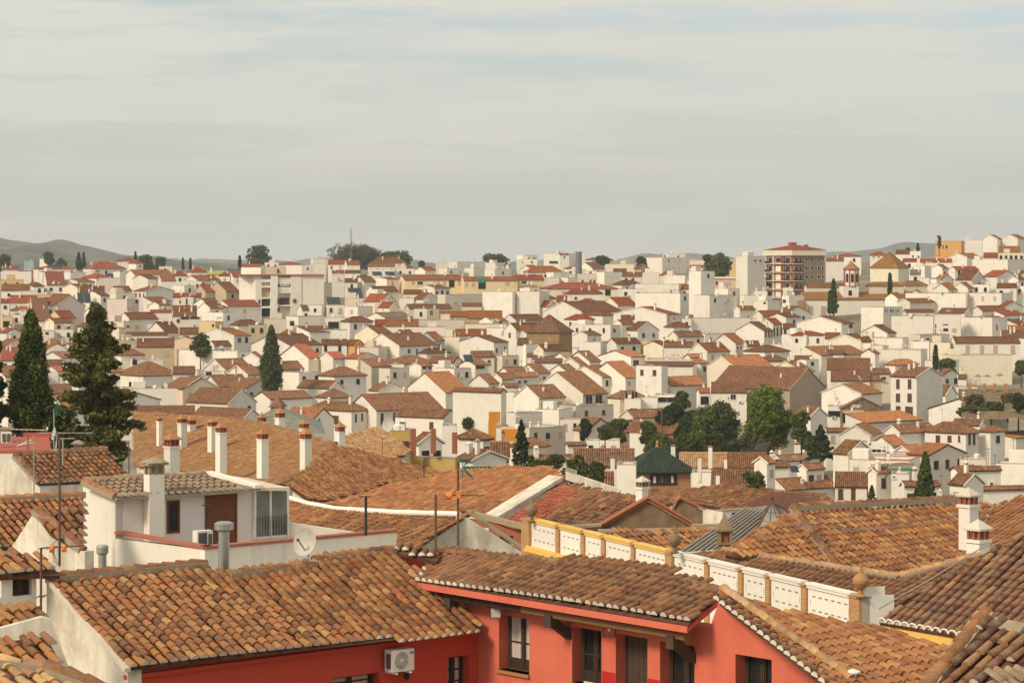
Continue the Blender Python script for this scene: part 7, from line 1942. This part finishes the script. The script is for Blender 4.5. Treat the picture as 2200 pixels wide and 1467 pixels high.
    def W3(x0, x1, y0, y1, dz=.8, nm=None): p = px(x0, y1, D); m.obox(p, Vector(((x1-x0)/F*D, .2, 0)), Vector((0, dz, 0)), Z*((y1-y0)/F*D))
    W3(1050, 1075, 885, 905, 1.2); W3(1049, 1074, 905, 948, 1.6); W3(1075, 1113, 922, 948, 1.0); single(m, 'wall_fragment', 'wall_orangewall2', 'bright orange painted wall fragment with a stepped top beside the tall white gable', 'wall', px(1050, 948, 330))
    # parasols
    for i, (x, lb) in enumerate(((2101, 'leftmost of three straw parasols on the earth-bank terrace'), (2121, 'middle one of three straw parasols on the earth-bank terrace'), (2148, 'rightmost of three straw parasols, the tallest, on the earth-bank terrace'))):
        c = px(x, 822, 520); tt = thing('parasol', lb, 'parasol', c, 'straw parasols on the terrace'); hh = 1.5+.25*(i == 2); m = MB(); m.tube(c-Z*.5, c+Z*hh, .05, 0, 5); m.obj('pole', 'white_metal', tt); m = MB(); m.lathe(c+Z*(hh-.25), [(.95, 0), (.5, .28), (.06, .5)], 0, 10); m.obj('canopy', 'straw', tt)
    for i, x in enumerate((2083, 2115, 2137, 2161)):
        c = px(x, 832, 517); m = MB(); m.box(c, (.6, .6, 1.6)); single(m, 'brick_pier', 'brick_tan', ['first', 'second', 'third', 'fourth'][i]+' brick pier from the left along the parasol terrace', 'pier', c)
    m = MB(); m.obox(px(2070, 838, 519), Vector((14, .5, 0)), Vector((0, 6, 0)), -Z*4); single(m, 'terrace', 'dirt', None, None, px(2070, 838, 519), kind='structure')
    # mast on the skyline
    c = px(754, 560, 1330); tt = thing('radio_mast', 'slender lattice radio mast on the skyline above the rounded grove', 'mast', c); zt = px(754, 491, 1330).z; m = MB(); w = .55
    cs = [Vector((w*math.cos(a_), w*math.sin(a_), 0)) for a_ in (0, 2.1, 4.2)]
    for q in cs: m.tube(c+q, Vector((c.x, c.y, zt))+q*.8, .10, 0, 4)
    n_ = 14
    for i in range(n_):
        z0 = (zt-c.z)*i/n_; z1 = (zt-c.z)*(i+1)/n_
        for k in range(3): m.tube(c+cs[k]+Z*z0, c+cs[(k+1) % 3]+Z*z1, .06, 0, 3)
    m.obj('lattice', 'pewter', tt); m = MB()
    for z_ in (.78, .92): m.tube(c+Z*(zt-c.z)*z_+Vector((.9, 0, 0)), c+Z*((zt-c.z)*z_+1.8)+Vector((.9, 0, 0)), .2, 0, 5); m.tube(c+Z*(zt-c.z)*z_-Vector((.9, 0, 0)), c+Z*((zt-c.z)*z_+1.8)-Vector((.9, 0, 0)), .2, 0, 5)
    m.obj('panel_antenna', 'white_metal', tt)
    # solar panels
    for (x, y, w, h, D, lb, n_) in ((770, 630, 36, 24, 800, 'large tilted solar array on the roof right of the white apartment block', 5), (722, 646, 36, 15, 790, 'five solar panels standing on the flat roof below the white apartment block', 5), (814, 588, 26, 9, 930, 'left of two linked solar arrays on the white roof', 5), (842, 588, 26, 9, 930, 'right of two linked solar arrays on the white roof', 5), (784, 598, 30, 12, 900, 'solar array lying on the brown roof below the linked pair', 5), (186, 640, 36, 22, 800, 'two-part solar array on the big grey gabled house at left', 2), (84, 678, 34, 16, 760, 'long dark solar strip on a brown roof by the cypress tip', 2), (238, 592, 22, 9, 930, 'solar array on the right end of a red roof at left', 3), (1193, 564, 24, 6, 960, 'small solar array on the orange roof right of centre', 4), (1386, 657, 36, 9, 790, 'left grey solar array behind the white gable', 4), (1426, 658, 34, 8, 790, 'right grey solar array behind the white gable', 4), (2082, 588, 24, 10, 880, 'blue-grey solar array on a roof above the long white wall', 3), (488, 609, 28, 6, 880, 'dark solar array on the tan roof left of the white block', 3), (124, 572, 40, 7, 1000, 'long solar array on a red roof at far left', 6), (1711, 1008, 22, 12, 340, 'tilted blue-grey solar heater on the small white house at right', 2), (1012, 770, 26, 15, 600, 'solar water heater panel on the small gabled house', 1), (1640, 962, 24, 14, 370, 'solar water heater above the brown roof in the garden', 2)):
        c = px(x-w/2, y+h/2, D); W_ = w/F*D*.8; H_ = h/F*D; v = Vector((-.25*W_ if False else -.30*H_*1.0, H_*1.1, H_*.95)); r_ = Vector((W_, -.12*W_, 0)); tt = thing('solar_array', lb, 'solar panel', c)
        n2 = r_.cross(v).normalized()
        for i in range(n_):
            m = MB(); m.obox(c+r_*(i/n_)+n2*.1, r_*(.94/n_), v, n2*.06); m.obj('panel', 'solar', tt)
        m = MB(); m.obox(c, r_, v, n2*.05); m.obj('frame', 'solar_metal', tt)
    # orange awning over the roof terrace
    c = px(1824, 965, 425); m = MB(); W_ = 27/F*425; m.obox(px(1824, 981, 425), Vector((W_, .3, 0)), Vector((0, .1, 0)), Z*(20/F*425)); single(m, 'awning', 'canvas_orange', 'orange canvas blind on the roof terrace right of the dark conifer', 'awning', c)
    c = px(1910, 1008, 345); m = MB(); m.obox(px(1910, 1014, 345), Vector((52/F*345, .6, 0)), Vector((0, 1.0, 0)), Z*(7/F*345)); single(m, 'netting', 'canvas_green', 'strip of green netting on a terrace above the right-hand cypress', 'netting', c)
    # cobbled street
    m = MB(); m.add([px(1888, 905, 560), px(1990, 925, 480), px(1975, 945, 465), px(1900, 935, 475)], [(0, 3, 2, 1)]); 
# ------------------------------------------------------------------ land and far hills
def zg(x, y):
    D = max(y, 1); pxx = 1100+x/D*F
    lo, hi = 540, 1300
    ys = np.arange(540, 1110, 6); ds = np.array([dmap(float(q), min(max(pxx, 0), 2200)) for q in ys])
    if D < 260: 
        return np.interp(D, [30, 60, 120, 200, 260], [-22, -22, -27, -30, -34])
    yy = float(np.interp(D, ds[::-1], ys[::-1]))
    return -(yy-HY)/F*D-6.5 if D < 1800 else -6
def land():
    ds = [20, 60, 120, 200, 260, 320, 380, 440, 500, 560, 620, 680, 740, 800, 870, 940, 1010, 1100, 1250, 1500, 1900, 2600, 4000, 7000, 12000, 24000]; az = np.linspace(-1.1, 1.1, 61)
    v = []; f = []
    for D in ds:
        for a in az:
            x = math.tan(a*.9)*D
            aa = max(-.207, min(.207, math.tan(a*.9))); z = zg(aa*D, D) if D < 1900 else -8
            v.append((x, D, CZ+z))
    n = len(az)
    for i in range(len(ds)-1):
        for j in range(n-1): f.append((i*n+j, i*n+j+1, (i+1)*n+j+1, (i+1)*n+j))
    v0 = len(v); v += [(-3000, -3000, CZ-22), (3000, -3000, CZ-22)]; f.append((v0, v0+1, n-1, 0))
    me = bpy.data.meshes.new('ground'); me.from_pydata(v, [], f); me.materials.append(MATS['ground_mat']); o = bpy.data.objects.new('ground', me); COL.objects.link(o); o['kind'] = 'structure'
    for p in me.polygons: p.use_smooth = True
    # hills
    g = np.random.default_rng(4)
    from mathutils import noise as mn
    def hill(pts, D, dep, mat, name, wig=.0012):
        m = MB(); xs = np.linspace(pts[0][0], pts[-1][0], 160); rows = 26; vs = []; fs = []
        for j in range(rows):
            t = j/(rows-1)
            for x in xs:
                yt = float(np.interp(x, [p[0] for p in pts], [p[1] for p in pts])); DD_ = D-dep*(1-t)
                zt = (HY-yt)/F*D; prof = math.sin(t*math.pi/2)**1.1
                X = (x-1100)/F*D; nz = mn.fractal(Vector((X*.0012*3, DD_*.003, 0)), 1, 2, 5)*D*.006*(1-.6*t) * (0 if t == 0 else 1)
                vs.append((X, DD_, CZ-10+(zt+10)*prof+nz))
        k = len(xs)
        for j in range(rows-1):
            for i in range(k-1): fs.append((j*k+i, j*k+i+1, (j+1)*k+i+1, (j+1)*k+i))
        # back side down
        for i in range(k): X = vs[(rows-1)*k+i]; vs.append((X[0], D+dep, CZ-12))
        for i in range(k-1): fs.append(((rows-1)*k+i, (rows-1)*k+i+1, rows*k+i+1, rows*k+i))
        me = bpy.data.meshes.new(name); me.from_pydata(vs, [], fs); me.materials.append(MATS[mat]); o = bpy.data.objects.new(name, me); COL.objects.link(o); o['kind'] = 'structure'
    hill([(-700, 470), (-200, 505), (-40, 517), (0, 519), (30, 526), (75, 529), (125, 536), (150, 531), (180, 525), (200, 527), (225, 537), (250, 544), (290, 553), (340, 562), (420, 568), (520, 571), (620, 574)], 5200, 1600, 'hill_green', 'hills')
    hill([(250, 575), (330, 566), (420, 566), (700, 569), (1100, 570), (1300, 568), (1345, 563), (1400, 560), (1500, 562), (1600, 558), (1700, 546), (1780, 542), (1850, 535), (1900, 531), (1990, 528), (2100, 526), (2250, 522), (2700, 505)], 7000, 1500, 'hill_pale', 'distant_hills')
    # earth bank at right
    m = MB(); 
    me = bpy.data.meshes.new('earth_bank'); vs = []; fs = []; nx, ny = 24, 14
    for j in range(ny):
        for i in range(nx):
            s, t = i/(nx-1), j/(ny-1); p = px(2065+s*220, 900-(62-10*s*0)*t, 470+48*t); q = mn.fractal(Vector((s*7, t*5, 0)), 1, 2, 4)*1.2; vs.append((p.x, p.y-q, p.z+q*.6))
    for j in range(ny-1):
        for i in range(nx-1): fs.append((j*nx+i, j*nx+i+1, (j+1)*nx+i+1, (j+1)*nx+i))
    me.from_pydata(vs, [], fs); me.materials.append(MATS['bank_mat']); o = bpy.data.objects.new('earth_bank', me); COL.objects.link(o); o['kind'] = 'structure'
    # cobbled street
    me = bpy.data.meshes.new('street'); a = [px(1890, 903, 555), px(1960, 905, 552), px(2000, 945, 470), px(1890, 945, 470)]; me.from_pydata([tuple(p) for p in a], [], [(0, 3, 2, 1)]); me.materials.append(MATS['asphalt']); o = bpy.data.objects.new('street', me); COL.objects.link(o); o['kind'] = 'structure'
FILL = []
def fillers():
    """more low houses of the old town wherever the listed ones leave walls bare and gaps open"""
    S = 3; Wd, Hh = 2200//S+1, 1200//S; cov = np.zeros((Hh, Wd), bool)
    def mark(h):
        D = h['D']; ext = {'f': 2.6}.get(h['kind'], 1.7)*F/D
        y1 = max(h['cy']+ext, h['b'] or 0); x0, x1 = max(0, int((h['cx']-h['w']/2)/S)), min(Wd, int((h['cx']+h['w']/2)/S)+1); y0, y1 = max(0, int((h['ap']*.7+h['cy']*.3)/S)), min(Hh, int(y1/S)+1)
        if x1 > x0 and y1 > y0: cov[y0:y1, x0:x1] = True
    for h in HOUSES: mark(h)
    rr = random.Random(12); n = 0; cand = []
    for y in range(590, 1000, 5):
        for x in range(10, 2195, 16): cand.append((x+rr.uniform(-7, 7), y+rr.uniform(-3, 3)))
    rr.shuffle(cand); n0 = len(HOUSES)
    for x, y in cand:
        kx = 1+max(0, (y-640)/260); big = rr.random()**1.5; wl, wr = (8+16*big+rr.uniform(0, 8))*kx, (24+30*big+rr.uniform(0, 14))*kx; rh = rr.uniform(8, 13)*kx
        if 1380 < x < 1760 and 850 < y < 985: continue
        if x > 1150 and y > 950: continue
        if x < 330 and y > 890: continue
        if y > 880 and x < 1100: continue
        if x > 2030 and y > 760: continue
        if 1690 < x < 2000 and 570 < y < 715 or 490 < x < 800 and y < 690 or 1620 < x < 1780 and y < 665 or 850 < x < 1180 and 585 < y < 640 or 1110 < x < 1245 and 660 < y < 750: continue
        x0, x1, y0, y1 = max(0, int((x-wl)/S)), min(Wd-1, int((x+wr)/S)), int((y-rh)/S), min(Hh-1, int((y+9*kx)/S))
        sub = cov[y0:y1, x0:x1]
        if sub.size == 0 or sub.mean() > .46: continue
        n += 1; kind = rr.choice(['g', 'g', 'g', 'G', 'h', 'h', 'f'] if n % 3 else ['g', 'h', 's'])
        rf = rr.choice(['brown', 'brown', 'orange', 'red'] if y < 680 else ['brown', 'brown', 'orange', 'dark', 'brown']); wa = rr.choice(['white']*6+['cream', 'shaded_white', 'beige'])
        o, fr = house(x-wl, x, x+wr, y, y-rh, kind, rf, wa, wR=rr.choice([0, 1, 2]), wL=rr.choice([0, 0, 0, 1]), wk='r', rr=rr, H=9)
        mark(HOUSES[-1])
    print('HOUSES', n0, 'fillers', n)
def clutter():
    rr = random.Random(5); fl = [h for h in HOUSES if h['kind'] == 'f' and h['D'] < 1000]; cnt = 0
    for h in fl:
        if rr.random() > .55: continue
        x = h['cx']+rr.uniform(-.2, .2)*h['w']; o = h['o']; D = h['D']+2; p = px(x, h['cy'], D)-Z*.3; m = MB(); q = rr.random()
        if q < .4: m.lathe(p, [(.45, 0), (.5, .15), (.5, .9), (.3, 1.1)], 0, 10); m.obj('water_tank', 'white_metal', o)
        elif q < .7:
            m.tube(p, p+Z*1.9, .04, 0, 4); m.tube(p+Vector((3, .5, 0)), p+Vector((3, .5, 1.9)), .04, 0, 4); m.tube(p+Z*1.8, p+Vector((3, .5, 1.8)), .015, 0, 3)
            for i in range(rr.randint(3, 6)): m.obox(p+Vector((.3+.45*i, .05+.07*i, 1.0+rr.random()*.3)), Vector((.36, .05, 0)), Vector((0, .02, 0)), Z*.6, rr.choice([1, 2, 3]))
            m.obj('washing_line', ['rust', 'curtain', 'bluegray', 'ac_body'], o)
        else: m.obox(p, Vector((.9, .15, 0)), Vector((-.05, .35, 0)), Z*.7); m.obox(p+Vector((.1, -.01, .08)), Vector((.45, .07, 0)), Vector((0, .005, 0)), Z*.5, 1); m.obj('outdoor_unit', ['ac_body', 'grille'], o)
def merge_small():
    """past 300 houses of a kind: the ones that show smallest become one stuff object"""
    hs = [h for h in HOUSES if h['kind'] != 'f']; fl = [h for h in HOUSES if h['kind'] == 'f']; out = []
    for L in (hs, fl):
        L.sort(key=lambda h: -h['w']*(1 if h['cy'] > 640 else .8)); out += L[298:]
    if not out: return
    leaf = []; ids = set(id(h) for h in out)
    for h in out:
        st = list(h['o'].children)
        while st: c = st.pop(); leaf.append(c); st += list(c.children)
    bpy.context.view_layer.update(); mw = {o: o.matrix_world.copy() for o in leaf}
    for o in leaf: o.parent = None; o.matrix_world = mw[o]
    for o in leaf: o.data = o.data.copy()
    for h in out: bpy.data.objects.remove(h['o'])
    bpy.ops.object.select_all(action='DESELECT')
    for o in leaf: o.select_set(True)
    bpy.context.view_layer.objects.active = leaf[0]; bpy.ops.object.join()
    o = bpy.context.view_layer.objects.active; o.name = 'small_town_houses'; o['kind'] = 'stuff'; o['label'] = 'remaining small whitewashed houses packed between the larger ones'; o['category'] = 'houses'
    HOUSES[:] = [h for h in HOUSES if id(h) not in ids]; print('kept', len(HOUSES), 'merged', len(out))
# ------------------------------------------------------------------ labels for the town houses
LM = [(205, 830, 'ragged dark conifer'), (66, 800, 'broad left cypress'), (583, 775, 'tall lone cypress'), (1180, 715, 'tawny stone tower'), (1708, 580, 'brick apartment block'), (1850, 605, 'church belfry'),
      (600, 630, 'big white apartment block'), (1425, 990, 'green-roofed pavilion'), (1655, 890, 'light green garden pine'), (960, 605, 'long yellow building'), (2125, 810, 'straw parasols'), (1080, 920, 'bright orange wall'),
      (557, 550, 'skyline umbrella pine'), (754, 530, 'skyline radio mast'), (2055, 530, 'orange block on the right skyline'), (1988, 1030, 'right-hand cypress'), (620, 900, 'green sheet dome'), (1763, 955, 'dark bluish conifer'), (1243, 555, 'grey tank tower'),
      (110, 545, 'hill at far left'), (431, 735, 'small leafy tree'), (2010, 768, 'slender cypress by the cream wall'), (1350, 780, 'speckled orange roof')]
def label_houses():
    used = {}; wn = {'white': 'white', 'cream': 'cream', 'shaded_white': 'grey', 'beige': 'beige', 'tan': 'tan', 'yellow': 'yellow', 'lightyellow': 'pale yellow', 'peach': 'peach-coloured', 'pink': 'pinkish', 'redpaint': 'red-painted', 'bluegray': 'blue-grey', 'ochre': 'ochre', 'stucco': 'stained stucco', 'brownstone': 'brown stone', 'orangewall': 'orange-walled', 'lilac': 'lilac-white', 'brick_tan': 'brick'}
    rn = {'brown': 'brown', 'orange': 'orange', 'red': 'red', 'dark': 'dark brown', 'yellow': 'straw-coloured', 'grey': 'grey', 'lime_roof': 'lime green'}
    kn = {'g': 'gabled', 'G': 'gable-fronted', 'h': 'hip-roofed', 'p': 'pyramid-roofed', 's': 'lean-to', 'f': 'flat-roofed'}
    groups = {}
    for h in HOUSES:
        best = min(LM, key=lambda m: math.hypot((m[0]-h['cx'])*.8, (m[1]-h['cy'])*1.4)); dx, dy = h['cx']-best[0], h['cy']-best[1]
        if abs(dx) > abs(dy)*1.6: rel = 'right of' if dx > 0 else 'left of'
        else: rel = 'below' if dy > 0 else 'above'
        sz = 'small ' if h['w'] < 34 else 'wide ' if h['w'] > 80 else ''
        if h['kind'] == 'f': desc = f"{sz}{wn.get(h['wall'], 'pale')} flat-roofed building"
        else: desc = f"{sz}{wn.get(h['wall'], 'pale')} {kn[h['kind']]} house with {rn.get(h['roof'], 'tiled')} roof"
        if h['win'] and h['kind'] == 'f': desc = desc.replace('flat-roofed', 'windowed flat-roofed')
        groups.setdefault((desc, rel, best[2]), []).append((math.hypot(dx, dy), h))
    ordn = ['nearest', 'second', 'third', 'fourth', 'fifth', 'sixth', 'seventh', 'eighth', 'ninth', 'tenth', 'eleventh', 'twelfth']
    for (desc, rel, lm), L in groups.items():
        desc = desc.replace('gable-fronted house', 'gable-fronted house')
        L.sort(key=lambda t: t[0])
        for i, (d, h) in enumerate(L):
            lab = f"{desc} {rel} the {lm}" if len(L) == 1 else f"{desc}, {ordn[min(i, 11)]} {rel} the {lm}"
            o = h['o']; lab = lab.replace(' and windows', '') if len(lab.split()) > 16 else lab; lab = lab.replace(' house with', ' house,').replace(' by the cream wall', '').replace('on the right skyline', 'at right') if len(lab.split()) > 16 else lab; o['label'] = lab;  o['group'] = 'whitewashed houses of the old town' if h['kind'] != 'f' else 'flat-roofed town buildings'
            if h['kind'] == 'f': o['category'] = 'building'; o.name = 'flat_roofed_building'
def haze():
    m = bpy.data.materials.new('haze'); m.use_nodes = True; nt = m.node_tree; nt.nodes.clear(); o = N(nt, 'ShaderNodeOutputMaterial'); v = N(nt, 'ShaderNodeVolumePrincipled')
    v.inputs['Color'].default_value = (.985, .985, .975, 1); v.inputs['Density'].default_value = HAZE; v.inputs['Anisotropy'].default_value = .3; nt.links.new(v.outputs[0], o.inputs['Volume'])
    MATS['haze'] = m; mb = MB(); mb.box((0, 4200, CZ+130), (5200, 9200, 420)); ob = mb.obj('haze', 'haze', None); ob['kind'] = 'stuff'
flat('ground_mat', (.20,.165,.11), 1, var=.35, sc=.05); 
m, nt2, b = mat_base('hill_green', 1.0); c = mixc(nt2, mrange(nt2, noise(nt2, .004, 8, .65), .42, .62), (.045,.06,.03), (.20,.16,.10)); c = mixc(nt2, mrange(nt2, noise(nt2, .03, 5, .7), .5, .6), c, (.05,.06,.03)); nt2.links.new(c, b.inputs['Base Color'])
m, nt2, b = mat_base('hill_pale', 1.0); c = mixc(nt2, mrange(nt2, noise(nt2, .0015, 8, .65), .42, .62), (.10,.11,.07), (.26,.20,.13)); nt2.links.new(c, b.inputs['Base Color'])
m, nt2, b = mat_base('bank_mat', 1.0); c = mixc(nt2, mrange(nt2, noise(nt2, .35, 8, .7), .4, .62), (.24,.15,.075), (.10,.09,.04)); c = mixc(nt2, mrange(nt2, noise(nt2, 2, 5, .7), .5, .7), c, (.27,.17,.085)); nt2.links.new(c, b.inputs['Base Color'])
HAZE = .00011
run_data(); fillers(); clutter(); merge_small(); landmarks(); land(); trees(); foreground(); label_houses()
if HAZE: haze()
